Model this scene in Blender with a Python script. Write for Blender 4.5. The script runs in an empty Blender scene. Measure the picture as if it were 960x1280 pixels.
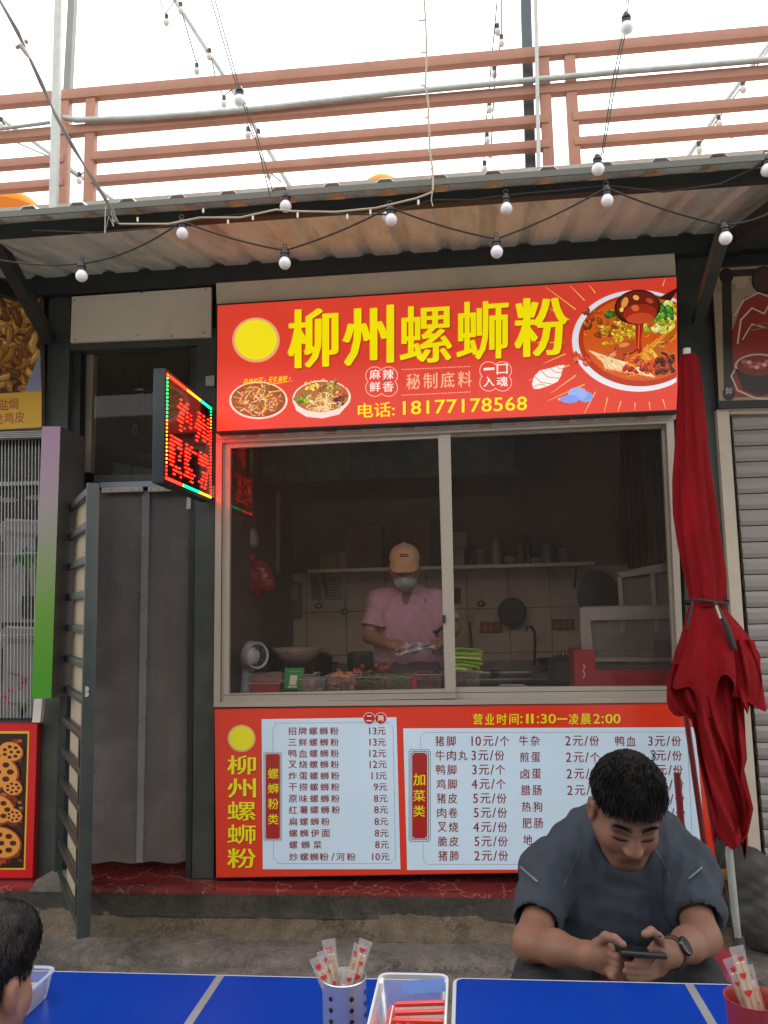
import bpy, bmesh, math, random
import numpy as np
from mathutils import Vector, Matrix
random.seed(7); RNG = np.random.default_rng(7)
SC = bpy.context.scene
COL = SC.collection
# ---------------------------------------------------------------- camera, sky, sun, exposure
FO = 1000.0
PITCH, YAW, ROLL = [math.radians(v) for v in (6.94147, 5.73327, -1.29061)]
CAM = np.array([0.0, -4.0, 1.65])
_f = np.array([-math.sin(YAW)*math.cos(PITCH), math.cos(YAW)*math.cos(PITCH), math.sin(PITCH)])
_r = np.array([math.cos(YAW), math.sin(YAW), 0.0]); _u = np.cross(_r, _f)
CR = math.cos(ROLL)*_r + math.sin(ROLL)*_u
CU = -math.sin(ROLL)*_r + math.cos(ROLL)*_u
CF = _f
cd = bpy.data.cameras.new('camera'); cam = bpy.data.objects.new('camera', cd); COL.objects.link(cam)
cd.sensor_fit = 'VERTICAL'; cd.sensor_height = 36.0; cd.lens = 36.0*FO/1280.0
cd.clip_start = 0.05; cd.clip_end = 2000
cam.matrix_world = Matrix(((CR[0], CU[0], -CF[0], CAM[0]), (CR[1], CU[1], -CF[1], CAM[1]), (CR[2], CU[2], -CF[2], CAM[2]), (0, 0, 0, 1)))
SC.camera = cam
SUN_EL, SUN_ROT = math.radians(58), math.radians(25)
CLOUD = 5.5
W = bpy.data.worlds.new('World'); SC.world = W; W.use_nodes = True
nt = W.node_tree; nt.nodes.clear()
sky = nt.nodes.new('ShaderNodeTexSky'); sky.sky_type = 'NISHITA'; sky.sun_disc = False
sky.sun_elevation = SUN_EL; sky.sun_rotation = SUN_ROT; sky.dust_density = 3.0; sky.air_density = 1.0
hs = nt.nodes.new('ShaderNodeHueSaturation'); hs.inputs['Saturation'].default_value = 0.2
tint = nt.nodes.new('ShaderNodeMixRGB'); tint.blend_type = 'MULTIPLY'; tint.inputs[0].default_value = 1; tint.inputs[2].default_value = (1.0, 0.985, 0.96, 1)
bg = nt.nodes.new('ShaderNodeBackground'); bg.inputs['Strength'].default_value = 0.15
wo = nt.nodes.new('ShaderNodeOutputWorld')
veil = nt.nodes.new('ShaderNodeMixRGB'); veil.inputs[0].default_value = 0.8; wn = nt.nodes.new('ShaderNodeTexNoise'); wn.inputs['Scale'].default_value = 1.6; wn.inputs['Detail'].default_value = 5
wc_ = nt.nodes.new('ShaderNodeTexCoord'); wr = nt.nodes.new('ShaderNodeMapRange'); wr.inputs[3].default_value = CLOUD*.9; wr.inputs[4].default_value = CLOUD*1.1   # the bright overcast veil
nt.links.new(wc_.outputs['Generated'], wn.inputs[0]); nt.links.new(wn.outputs['Fac'], wr.inputs[0]); nt.links.new(wr.outputs[0], veil.inputs[2])
nt.links.new(sky.outputs[0], hs.inputs['Color']); nt.links.new(hs.outputs[0], veil.inputs[1]); nt.links.new(veil.outputs[0], tint.inputs[1]); nt.links.new(tint.outputs[0], bg.inputs[0]); nt.links.new(bg.outputs[0], wo.inputs[0])
sl = bpy.data.lights.new('sun', 'SUN'); sl.energy = 0.6; sl.angle = math.radians(20); sl.color = (1.0, 0.95, 0.88)
so = bpy.data.objects.new('sun', sl); COL.objects.link(so)
_sd = Vector((math.sin(SUN_ROT)*math.cos(SUN_EL), math.cos(SUN_ROT)*math.cos(SUN_EL), math.sin(SUN_EL)))
so.location = _sd*30; so.rotation_euler = _sd.to_track_quat('Z', 'Y').to_euler()
SC.view_settings.view_transform = 'Standard'; SC.view_settings.look = 'None'
SC.view_settings.exposure = 1.55; SC.view_settings.gamma = 1.0
SC.cycles.max_bounces = 8; SC.cycles.transparent_max_bounces = 16

# ---------------------------------------------------------------- helpers
def ray(x, y): return CR*(x-480.0)/FO - CU*(y-640.0)/FO + CF
def at(x, y, Y):
    """the point of the vertical plane y = Y that stands at pixel (x, y) of the photograph"""
    d = ray(x, y); return CAM + d*(Y-CAM[1])/d[1]
def onz(x, y, z):
    d = ray(x, y); return CAM + d*(z-CAM[2])/d[2]
def V(p): return Vector((float(p[0]), float(p[1]), float(p[2])))
def srgb(h):
    if isinstance(h, tuple): return h
    h = h.lstrip('#'); c = [int(h[i:i+2], 16)/255 for i in (0, 2, 4)]
    return tuple((v/12.92 if v <= .04045 else ((v+.055)/1.055)**2.4) for v in c)

MATS = {}
def M(name, col, rough=.55, metal=0.0, var=.12, scale=8.0, bump=.0, bscale=60.0, dirt=None, dirt_amt=.5, dscale=3.0, spec=.5, stretch=None, emit=None, estr=1.0, alpha=None, coat=0):
    if name in MATS: return MATS[name]
    m = bpy.data.materials.new(name); m.use_nodes = True; n = m.node_tree; L = n.links
    b = n.nodes['Principled BSDF']; c = srgb(col)
    b.inputs['Roughness'].default_value = rough; b.inputs['Metallic'].default_value = metal
    b.inputs['Specular IOR Level'].default_value = spec
    if coat: b.inputs['Coat Weight'].default_value = coat; b.inputs['Coat Roughness'].default_value = .12
    tc = n.nodes.new('ShaderNodeTexCoord'); mp = n.nodes.new('ShaderNodeMapping'); L.new(tc.outputs['Object'], mp.inputs[0])
    if stretch: mp.inputs['Scale'].default_value = stretch
    nz = n.nodes.new('ShaderNodeTexNoise'); nz.inputs['Scale'].default_value = scale; nz.inputs['Detail'].default_value = 6; nz.inputs['Roughness'].default_value = .6
    L.new(mp.outputs[0], nz.inputs['Vector'])
    cr = n.nodes.new('ShaderNodeValToRGB'); cr.color_ramp.elements[0].position = .3; cr.color_ramp.elements[1].position = .7
    cr.color_ramp.elements[0].color = (*[max(0, v*(1-var)) for v in c], 1); cr.color_ramp.elements[1].color = (*[min(1, v*(1+var)) for v in c], 1)
    L.new(nz.outputs['Fac'], cr.inputs[0]); out = cr.outputs[0]
    if dirt:
        n2 = n.nodes.new('ShaderNodeTexNoise'); n2.inputs['Scale'].default_value = dscale; n2.inputs['Detail'].default_value = 9; n2.inputs['Roughness'].default_value = .7
        L.new(mp.outputs[0], n2.inputs['Vector'])
        r2 = n.nodes.new('ShaderNodeValToRGB'); r2.color_ramp.elements[0].position = .48; r2.color_ramp.elements[1].position = .72
        r2.color_ramp.elements[1].color = (dirt_amt, dirt_amt, dirt_amt, 1)
        L.new(n2.outputs['Fac'], r2.inputs[0]); mx = n.nodes.new('ShaderNodeMixRGB'); mx.inputs[2].default_value = (*srgb(dirt), 1)
        L.new(r2.outputs[0], mx.inputs[0]); L.new(out, mx.inputs[1]); out = mx.outputs[0]
    L.new(out, b.inputs['Base Color'])
    if bump:
        nb = n.nodes.new('ShaderNodeTexNoise'); nb.inputs['Scale'].default_value = bscale; nb.inputs['Detail'].default_value = 5
        L.new(mp.outputs[0], nb.inputs['Vector']); bp = n.nodes.new('ShaderNodeBump'); bp.inputs['Strength'].default_value = bump; bp.inputs['Distance'].default_value = .01
        L.new(nb.outputs['Fac'], bp.inputs['Height']); L.new(bp.outputs[0], b.inputs['Normal'])
    rr = n.nodes.new('ShaderNodeMapRange'); rr.inputs[3].default_value = max(.02, rough-.08); rr.inputs[4].default_value = min(1, rough+.1)
    L.new(nz.outputs['Fac'], rr.inputs[0]); L.new(rr.outputs[0], b.inputs['Roughness'])
    if emit: b.inputs['Emission Color'].default_value = (*srgb(emit), 1); b.inputs['Emission Strength'].default_value = estr
    if alpha is not None: b.inputs['Alpha'].default_value = alpha
    MATS[name] = m; return m
def glass(name, tint=(1, 1, 1), refl=1.0, haze=0.0, hazecol=(.8, .8, .8), rough=.02):
    if name in MATS: return MATS[name]
    m = bpy.data.materials.new(name); m.use_nodes = True; n = m.node_tree; L = n.links; n.nodes.clear()
    o = n.nodes.new('ShaderNodeOutputMaterial'); t = n.nodes.new('ShaderNodeBsdfTransparent'); t.inputs[0].default_value = (*tint, 1)
    g = n.nodes.new('ShaderNodeBsdfGlossy'); g.inputs['Roughness'].default_value = rough
    fr = n.nodes.new('ShaderNodeFresnel'); fr.inputs[0].default_value = 1.45
    mu = n.nodes.new('ShaderNodeMath'); mu.operation = 'MULTIPLY'; mu.inputs[1].default_value = refl; L.new(fr.outputs[0], mu.inputs[0])
    mx = n.nodes.new('ShaderNodeMixShader'); L.new(mu.outputs[0], mx.inputs[0]); L.new(t.outputs[0], mx.inputs[1]); L.new(g.outputs[0], mx.inputs[2]); out = mx.outputs[0]
    if haze:
        d = n.nodes.new('ShaderNodeBsdfDiffuse'); d.inputs[0].default_value = (*hazecol, 1)
        tc = n.nodes.new('ShaderNodeTexCoord'); nz = n.nodes.new('ShaderNodeTexNoise'); nz.inputs['Scale'].default_value = 4; nz.inputs['Detail'].default_value = 8
        L.new(tc.outputs['Object'], nz.inputs[0]); mr = n.nodes.new('ShaderNodeMapRange'); mr.inputs[3].default_value = haze*.5; mr.inputs[4].default_value = haze*1.5; L.new(nz.outputs['Fac'], mr.inputs[0])
        m2 = n.nodes.new('ShaderNodeMixShader'); L.new(mr.outputs[0], m2.inputs[0]); L.new(out, m2.inputs[1]); L.new(d.outputs[0], m2.inputs[2]); out = m2.outputs[0]
    L.new(out, o.inputs[0]); MATS[name] = m; return m
def print_mat(name='printed_ink', rough=.32, emit=0.0):
    """flat print: the ink colour is stored per face; emit > 0 for a back-lit film"""
    if name in MATS: return MATS[name]
    m = bpy.data.materials.new(name); m.use_nodes = True; n = m.node_tree; b = n.nodes['Principled BSDF']
    a = n.nodes.new('ShaderNodeVertexColor'); a.layer_name = 'ink'
    tc = n.nodes.new('ShaderNodeTexCoord'); nz = n.nodes.new('ShaderNodeTexNoise'); nz.inputs['Scale'].default_value = 2.5; nz.inputs['Detail'].default_value = 6
    n.links.new(tc.outputs['Object'], nz.inputs[0]); mr = n.nodes.new('ShaderNodeMapRange'); mr.inputs[3].default_value = .88; mr.inputs[4].default_value = 1.08; n.links.new(nz.outputs['Fac'], mr.inputs[0])
    mx = n.nodes.new('ShaderNodeMixRGB'); mx.blend_type = 'MULTIPLY'; mx.inputs[0].default_value = 1
    n.links.new(a.outputs[0], mx.inputs[1]); n.links.new(mr.outputs[0], mx.inputs[2]); n.links.new(mx.outputs[0], b.inputs['Base Color'])
    b.inputs['Roughness'].default_value = rough
    if emit: n.links.new(mx.outputs[0], b.inputs['Emission Color']); b.inputs['Emission Strength'].default_value = emit
    MATS[name] = m; return m

ORG = {}
def setp(o, label=None, cat=None, group=None, kind=None, category=None):
    cat = cat or category
    if label: o['label'] = label
    if cat: o['category'] = cat
    if group: o['group'] = group
    if kind: o['kind'] = kind
    return o
def thing(name, label, cat, loc=(0, 0, 0), group=None):
    o = bpy.data.objects.new(name, None); o.empty_display_size = .1; COL.objects.link(o); o.location = V(loc); ORG[o.name] = np.array([float(v) for v in loc])
    return setp(o, label, cat, group)
class G:
    """collects shapes (world coordinates) and links them as ONE mesh object"""
    def __init__(s): s.v = []; s.f = []; s.mi = []; s.c = []
    def add(s, vs, fs, mi=0, col=(1, 1, 1)):
        k = len(s.v); s.v += [tuple(float(q) for q in p) for p in vs]
        for f in fs: s.f.append([k+i for i in f]); s.mi.append(mi); s.c.append(col)
        return s
    def hexa(s, a, b, mi=0, col=(1, 1, 1)):
        """a, b: two rings with the same number of points, closed at both ends"""
        n = len(a); fs = [list(range(n))[::-1], [n+i for i in range(n)]] + [[i, (i+1) % n, n+(i+1) % n, n+i] for i in range(n)]
        return s.add(list(a)+list(b), fs, mi, col)
    def slab(s, pts, Y, th, mi=0, col=(1, 1, 1)):
        a = [at(x, y, Y) for x, y in pts]; return s.hexa(a, [p+np.array([0, th, 0]) for p in a], mi, col)
    def box(s, x0, x1, y0, y1, z0, z1, mi=0, col=(1, 1, 1)):
        return s.hexa([(x0, y0, z0), (x1, y0, z0), (x1, y1, z0), (x0, y1, z0)], [(x0, y0, z1), (x1, y0, z1), (x1, y1, z1), (x0, y1, z1)], mi, col)
    def bar(s, p, q, w, h, mi=0, up=(0, 0, 1), col=(1, 1, 1)):
        p = np.array(p, float); q = np.array(q, float); d = q-p; d /= np.linalg.norm(d); u = np.array(up, float)
        if abs(d@u) > .98: u = np.array([0, 1., 0])
        a = np.cross(d, u); a /= np.linalg.norm(a); b = np.cross(a, d)
        r = [a*w/2+b*h/2, a*w/2-b*h/2, -a*w/2-b*h/2, -a*w/2+b*h/2]
        return s.hexa([p+x for x in r], [q+x for x in r], mi, col)
    def tube(s, pts, r, seg=8, mi=0, col=(1, 1, 1)):
        P = [np.array(p, float) for p in pts]; n = len(P); rs = r if hasattr(r, '__len__') else [r]*n; vs = []
        t0 = P[1]-P[0]; ref = np.array([0, 0, 1.]) if abs(t0[2]) < .9*np.linalg.norm(t0) else np.array([0, 1., 0])
        for i in range(n):
            t = P[min(i+1, n-1)]-P[max(i-1, 0)]; t /= np.linalg.norm(t)+1e-9
            a = np.cross(t, ref); a /= np.linalg.norm(a)+1e-9; b = np.cross(a, t); ref = b
            for k in range(seg):
                g = 2*math.pi*k/seg; vs.append(P[i]+rs[i]*(a*math.cos(g)+b*math.sin(g)))
        fs = [[i*seg+k, i*seg+(k+1) % seg, (i+1)*seg+(k+1) % seg, (i+1)*seg+k] for i in range(n-1) for k in range(seg)]
        fs += [list(range(seg))[::-1], [(n-1)*seg+k for k in range(seg)]]
        return s.add(vs, fs, mi, col)
    def lathe(s, prof, c, seg=20, mi=0, axis=None, col=(1, 1, 1), cap=True):
        R = Matrix.Identity(3) if axis is None else Vector(axis).to_track_quat('Z', 'Y').to_matrix()
        vs = []
        for r, z in prof:
            for k in range(seg):
                g = 2*math.pi*k/seg; vs.append(np.array(R @ Vector((r*math.cos(g), r*math.sin(g), z)))+np.array(c, float))
        n = len(prof); fs = [[i*seg+k, i*seg+(k+1) % seg, (i+1)*seg+(k+1) % seg, (i+1)*seg+k] for i in range(n-1) for k in range(seg)]
        if cap: fs += [list(range(seg))[::-1], [(n-1)*seg+k for k in range(seg)]]
        return s.add(vs, fs, mi, col)
    def ball(s, c, r, seg=14, mi=0, col=(1, 1, 1)):
        r = (r, r, r) if not hasattr(r, '__len__') else r; n = seg//2; vs = []
        for i in range(1, n):
            a = math.pi*i/n
            for k in range(seg): g = 2*math.pi*k/seg; vs.append((c[0]+r[0]*math.sin(a)*math.cos(g), c[1]+r[1]*math.sin(a)*math.sin(g), c[2]+r[2]*math.cos(a)))
        m = len(vs); vs += [(c[0], c[1], c[2]+r[2]), (c[0], c[1], c[2]-r[2])]
        fs = [[i*seg+k, (i+1)*seg+k, (i+1)*seg+(k+1) % seg, i*seg+(k+1) % seg] for i in range(n-2) for k in range(seg)]
        fs += [[m, k, (k+1) % seg] for k in range(seg)]+[[m+1, (n-2)*seg+(k+1) % seg, (n-2)*seg+k] for k in range(seg)]
        return s.add(vs, fs, mi, col)
    def build(s, name, mats, parent=None, smooth=False, ink=False, bevel=0, origin=None, angle=40, **kw):
        o0 = np.zeros(3)
        if parent is not None: o0 = ORG[parent.name]
        elif origin is not None: o0 = np.array(origin, float)
        me = bpy.data.meshes.new(name); vv = np.array(s.v)-o0
        me.from_pydata(vv.tolist(), [], s.f)
        for m in (mats if isinstance(mats, (list, tuple)) else [mats]): me.materials.append(m)
        me.polygons.foreach_set('material_index', s.mi)
        if ink:
            ca = me.color_attributes.new('ink', 'FLOAT_COLOR', 'CORNER'); arr = []
            for f, c in zip(s.f, s.c): arr += [c[0], c[1], c[2], 1.0]*len(f)
            ca.data.foreach_set('color', arr)
        me.update()
        if bevel:
            bm = bmesh.new(); bm.from_mesh(me); bmesh.ops.remove_doubles(bm, verts=bm.verts, dist=1e-5)
            es = [e for e in bm.edges if len(e.link_faces) == 2 and e.calc_face_angle(0) > .6]
            bmesh.ops.bevel(bm, geom=es, offset=bevel, segments=2, affect='EDGES', profile=.6); bm.to_mesh(me); bm.free()
        if smooth or bevel:
            me.polygons.foreach_set('use_smooth', [True]*len(me.polygons)); me.set_sharp_from_angle(angle=math.radians(angle))
        o = bpy.data.objects.new(name, me); COL.objects.link(o); ORG[o.name] = o0.copy()
        if parent is not None: o.parent = parent
        else: o.location = V(o0)
        return setp(o, **kw)
# ---- flat print: shapes and lettering laid on a vertical plane, a fraction of a millimetre proud
_tx = {}; ASP = {}
def glyphs(s, bold=0.0, sp=1.0):
    k = (s, bold, sp)
    if k not in _tx:
        c = bpy.data.curves.new('text', 'FONT'); c.body = s; c.offset = bold; c.resolution_u = 3; c.space_character = sp
        o = bpy.data.objects.new('text', c); COL.objects.link(o); dg = bpy.context.evaluated_depsgraph_get()
        me = bpy.data.meshes.new_from_object(o.evaluated_get(dg)); v = np.array([x.co[:2] for x in me.vertices]); f = [list(p.vertices) for p in me.polygons]
        lo, hi = v.min(0), v.max(0); ASP[s] = (hi[0]-lo[0])/(hi[1]-lo[1]); v = (v-lo)/(hi-lo)
        bpy.data.objects.remove(o); bpy.data.curves.remove(c); bpy.data.meshes.remove(me); _tx[k] = (v, f)
    return _tx[k]
class Art(G):
    def __init__(s, Y, step=.0004): super().__init__(); s.Y = Y; s.step = step
    def poly(s, pts, col, layer=1): return s.add([at(x, y, s.Y-layer*s.step) for x, y in pts], [list(range(len(pts)))], 0, srgb(col))
    def ell(s, cx, cy, rx, ry, col, layer=1, n=36, rot=0, clip=None, a0=0, a1=360):
        ps = []
        for i in range(n+(a1-a0 < 360)):
            a = math.radians(a0+(a1-a0)*i/n); x, y = rx*math.cos(a), ry*math.sin(a); r = math.radians(rot)
            x, y = cx+x*math.cos(r)-y*math.sin(r), cy+x*math.sin(r)+y*math.cos(r)
            if clip: x = min(max(x, clip[0]), clip[2]); y = min(max(y, clip[1]), clip[3])
            ps.append((x, y))
        return s.poly(ps, col, layer)
    def line(s, pts, w, col, layer=1):
        P = [np.array(p, float) for p in pts]; n = len(P); a = []; b = []
        ws = w if hasattr(w, '__len__') else [w]*n
        for i in range(n):
            t = P[min(i+1, n-1)]-P[max(i-1, 0)]; t /= np.linalg.norm(t)+1e-9; nn = np.array([-t[1], t[0]])*ws[i]/2; a.append(P[i]+nn); b.append(P[i]-nn)
        k = len(s.v); vs = [at(x, y, s.Y-layer*s.step) for x, y in a+b]
        return s.add(vs, [[i, i+1, n+i+1, n+i] for i in range(n-1)], 0, srgb(col))
    def text(s, t, quad, col, layer=2, bold=0.0, sp=1.0):
        if bold < 0:
            s.text(t, [(x+bold, y) for x, y in quad], col, layer+.3, 0, sp); s.text(t, [(x, y-bold*.6) for x, y in quad], col, layer+.6, 0, sp); bold = 0
        if bold > .02:
            e = bold*.022*abs(quad[0][1]-quad[3][1])*1.0; 
            for i, (dx, dy) in enumerate(((-e, 0), (e, 0), (0, -e), (0, e), (-e*.7, -e*.7), (e*.7, e*.7), (-e*.7, e*.7), (e*.7, -e*.7))): s.text(t, [(x+dx*18, y+dy*4) for x, y in quad], col, layer+.08*(i+1), .0, sp)
            bold = .0
        v, f = glyphs(t, bold, sp); TL, TR, BR, BL = [np.array(q, float) for q in quad]
        P = [BL*(1-u)*(1-w)+BR*u*(1-w)+TR*u*w+TL*(1-u)*w for u, w in v]
        return s.add([at(x, y, s.Y-layer*s.step) for x, y in P], f, 0, srgb(col))
    def textb(s, t, x0, x1, y0, y1, col, layer=2, bold=0.0, sp=1.0, sl=0.0):
        """sl: how many pixels the right end sits below the left end"""
        return s.text(t, [(x0, y0), (x1, y0+sl), (x1, y1+sl), (x0, y1)], col, layer, bold, sp)
    def build(s, name, parent, mat=None, **kw): return super().build(name, mat or print_mat(), parent, ink=True, **kw)

# ---- signed-distance modelling for bodies, clothes and soft things (surface nets)
def rc(a, b, r1, r2=None, k=.02): return ('c', np.array(a, float), np.array(b, float), r1, r1 if r2 is None else r2, k)
def el(c, r, R=None, k=.02): return ('e', np.array(c, float), np.array([r]*3 if not hasattr(r, '__len__') else r, float), np.eye(3) if R is None else np.array(R), 0, k)
def _sd(p, q):
    if q[0] == 'c':
        a, b, r1, r2 = q[1:5]; ba = b-a; pa = p-a; l2 = max(ba@ba, 1e-12); t = np.clip((pa@ba)/l2, 0, 1)
        return np.linalg.norm(pa-t[..., None]*ba, axis=-1)-(r1+(r2-r1)*t)
    x = (p-q[1]) @ q[3]; r = q[2]; k0 = np.linalg.norm(x/r, axis=-1); k1 = np.linalg.norm(x/(r*r), axis=-1)
    return k0*(k0-1)/(k1+1e-9)
def _bb(q):
    if q[0] == 'c': m = max(q[3], q[4]); return np.minimum(q[1], q[2])-m, np.maximum(q[1], q[2])+m
    m = q[2].max(); return q[1]-m, q[1]+m
def _smin(a, b, k):
    h = np.maximum(k-np.abs(a-b), 0)/k; return np.minimum(a, b)-h*h*k*.25
def sdf(add, h, sub=(), smooth=2, cut=None):
    lo = np.min([_bb(q)[0] for q in add], 0)-4*h-.02; hi = np.max([_bb(q)[1] for q in add], 0)+4*h+.02
    n = np.ceil((hi-lo)/h).astype(int)+1; D = np.full(n, .5, np.float32)
    ax = [lo[i]+h*np.arange(n[i]) for i in range(3)]
    def apply(q, neg):
        a, b = _bb(q); m = 5*h+q[5]; i0 = np.maximum(((a-m-lo)/h).astype(int), 0); i1 = np.minimum(((b+m-lo)/h).astype(int)+2, n)
        if (i1 <= i0).any(): return
        sl = tuple(slice(i0[i], i1[i]) for i in range(3))
        g = np.stack(np.meshgrid(*[ax[i][sl[i]] for i in range(3)], indexing='ij'), -1); d = _sd(g, q)
        D[sl] = -_smin(-D[sl], d, q[5]) if neg else _smin(D[sl], d, q[5])
    for q in add: apply(q, False)
    for q in sub: apply(q, True)
    if cut is not None:
        for (pt, nn) in cut:          # keep the side the normal points away from
            nn = np.array(nn, float); nn /= np.linalg.norm(nn); o = np.array(pt, float)@nn
            pl = (ax[0]*nn[0])[:, None, None]+(ax[1]*nn[1])[None, :, None]+(ax[2]*nn[2])[None, None, :]-o
            D[:] = np.maximum(D, pl)
    S = D < 0; c = np.zeros(n-1, np.int8)
    offs = [(i, j, k) for i in (0, 1) for j in (0, 1) for k in (0, 1)]
    for i, j, k in offs: c += S[i:n[0]-1+i, j:n[1]-1+j, k:n[2]-1+k]
    act = np.argwhere((c > 0) & (c < 8)); idx = np.full(n-1, -1, np.int32); idx[tuple(act.T)] = np.arange(len(act))
    val = np.stack([D[act[:, 0]+i, act[:, 1]+j, act[:, 2]+k] for i, j, k in offs], 1); O = np.array(offs, float)
    acc = np.zeros((len(act), 3)); cnt = np.zeros(len(act))
    for e in range(8):
        for g in range(e+1, 8):
            if np.abs(O[e]-O[g]).sum() == 1:
                a, b = val[:, e], val[:, g]; m = (a < 0) != (b < 0); t = np.where(m, a/(a-b+1e-12), 0)
                acc += np.where(m[:, None], O[e]+t[:, None]*(O[g]-O[e]), 0); cnt += m
    v = lo+h*(act+acc/np.maximum(cnt, 1)[:, None]); F = []
    for axis in range(3):
        s0 = [slice(1, -1)]*3; s0[axis] = slice(0, -1); s1 = [slice(1, -1)]*3; s1[axis] = slice(1, None)
        A, B = S[tuple(s0)], S[tuple(s1)]; e = np.argwhere(A != B)
        if not len(e): continue
        sg = A[tuple(e.T)]; p = e.copy(); o1, o2 = [(1, 2), (2, 0), (0, 1)][axis]
        for q in (o1, o2): p[:, q] += 1
        def cell(d1, d2):
            w = p.copy(); w[:, o1] -= d1; w[:, o2] -= d2; return idx[tuple(w.T)]
        quad = np.stack([cell(1, 1), cell(0, 1), cell(0, 0), cell(1, 0)], 1); quad[~sg] = quad[~sg][:, ::-1]; F.append(quad)
    F = np.concatenate(F); F = F[(F >= 0).all(1)]
    for _ in range(smooth):
        s_ = np.zeros_like(v); w = np.zeros(len(v))
        for i in range(4):
            np.add.at(s_, F[:, i], v[F[:, (i+1) % 4]]+v[F[:, i-1]]); np.add.at(w, F[:, i], 2)
        v = .5*v+.5*s_/np.maximum(w, 1)[:, None]
    return v, F
def vnormals(v, F):
    n = np.cross(v[F[:, 2]]-v[F[:, 0]], v[F[:, 3]]-v[F[:, 1]]); o = np.zeros_like(v)
    for i in range(4): np.add.at(o, F[:, i], n)
    return o/(np.linalg.norm(o, axis=1)[:, None]+1e-12)
def wob(v, f, seed=0):
    """smooth pseudo-noise in about -1..1"""
    r = np.random.default_rng(seed); o = np.zeros(len(v))
    for i in range(5):
        d = r.normal(size=3)*f*(1+.6*i); o += np.sin(v@d+r.uniform(0, 6.3)+1.5*np.sin(v@(r.normal(size=3)*f*.7)))/(1+.5*i)
    return o/2.6
def soft(name, v, F, mat, parent=None, vcol=None, origin=None, **kw):
    o0 = ORG[parent.name] if parent is not None else (np.zeros(3) if origin is None else np.array(origin, float))
    me = bpy.data.meshes.new(name); me.vertices.add(len(v)); me.vertices.foreach_set('co', (v-o0).astype(np.float32).ravel())
    me.loops.add(F.size); me.polygons.add(len(F)); me.loops.foreach_set('vertex_index', F.astype(np.int32).ravel())
    me.polygons.foreach_set('loop_start', np.arange(0, F.size, 4, dtype=np.int32)); me.polygons.foreach_set('use_smooth', np.ones(len(F), bool))
    me.update(calc_edges=True); me.validate()
    for m in (mat if isinstance(mat, list) else [mat]): me.materials.append(m)
    if vcol is not None:
        ca = me.color_attributes.new('ink', 'FLOAT_COLOR', 'POINT'); ca.data.foreach_set('color', np.concatenate([vcol, np.ones((len(v), 1))], 1).astype(np.float32).ravel())
    o = bpy.data.objects.new(name, me); COL.objects.link(o); ORG[o.name] = o0.copy()
    if parent is not None: o.parent = parent
    else: o.location = V(o0)
    return setp(o, **kw)
def rotm(yaw, pitch, roll=0):
    """person frame: x = their right, y = the way they face, z = up; yaw 180 faces the camera, pitch tips the face down"""
    y, p, r = [math.radians(a) for a in (yaw, -pitch, roll)]
    Rz = np.array([[math.cos(y), -math.sin(y), 0], [math.sin(y), math.cos(y), 0], [0, 0, 1]])
    Rx = np.array([[1, 0, 0], [0, math.cos(p), -math.sin(p)], [0, math.sin(p), math.cos(p)]])
    Ry = np.array([[math.cos(r), 0, math.sin(r)], [0, 1, 0], [-math.sin(r), 0, math.cos(r)]])
    return Rz@Rx@Ry
# ---------------------------------------------------------------- materials
ZF, ZL, ZG = 0.36, 0.19, 0.16            # shop floor, ledge, street
m_steel = M('dark_green_paint', '#3c423e', .45, 0, .18, 6, .15, 90, dirt='#59564c', dirt_amt=.5)
m_steel2 = M('dark_door_paint', '#2c3535', .38, 0, .12, 8, .1, 80, dirt='#5a5a50', dirt_amt=.3)
m_black = M('black_steel', '#262b29', .5, 0, .2, 9, .15, 70)
m_sheet = M('canopy_sheet', '#cfd6cf', .5, .15, .14, 2.5, .12, 20, dirt='#6a645a', dirt_amt=.55, stretch=(3, .6, 1))
m_pink = M('salmon_paint', '#a3735f', .55, 0, .08, 5, .12, 60, dirt='#8a5a48', dirt_amt=.5)
m_galv = M('galvanised_tube', '#a6a9a6', .42, .5, .15, 12, .1, 50)
m_alu = M('champagne_aluminium', '#b5ada2', .36, .45, .06, 3, .05, 60, dirt='#8a8378', dirt_amt=.3)
m_silver = M('fascia_sheet', '#d0c9b8', .4, .25, .06, 2, .06, 12, dirt='#8b8476', dirt_amt=.4)
m_white = M('chalky_panel', '#d3cabb', .6, 0, .06, 3, .08, 30, dirt='#9b9284', dirt_amt=.4)
m_conc = M('stained_concrete', '#6d665f', .85, 0, .3, 5, .8, 35, dirt='#35322d', dirt_amt=.85, dscale=2.2)
m_conc2 = M('tan_mortar', '#645848', .9, 0, .25, 6, .8, 40, dirt='#4c4640', dirt_amt=.8, dscale=3.0)
m_dconc = M('dark_concrete', '#3f3a34', .9, 0, .35, 7, .8, 40, dirt='#232320', dirt_amt=.8, dscale=3)  # darker concrete tone for the step riser
m_street = M('street_concrete', '#8f8b85', .9, 0, .2, 9, .5, 60, dirt='#47443f', dirt_amt=.6)
m_dark = M('dark_interior_wall', '#655548', .6, 0, .25, 3, .2, 20, dirt='#2c2622', dirt_amt=.7)
m_cream = M('cream_steel', '#bdb3a2', .5, 0, .08, 4, .05, 40, dirt='#978c7a', dirt_amt=.4)
m_screw = M('rusty_screw', '#4a4038', .5, .6)
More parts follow.
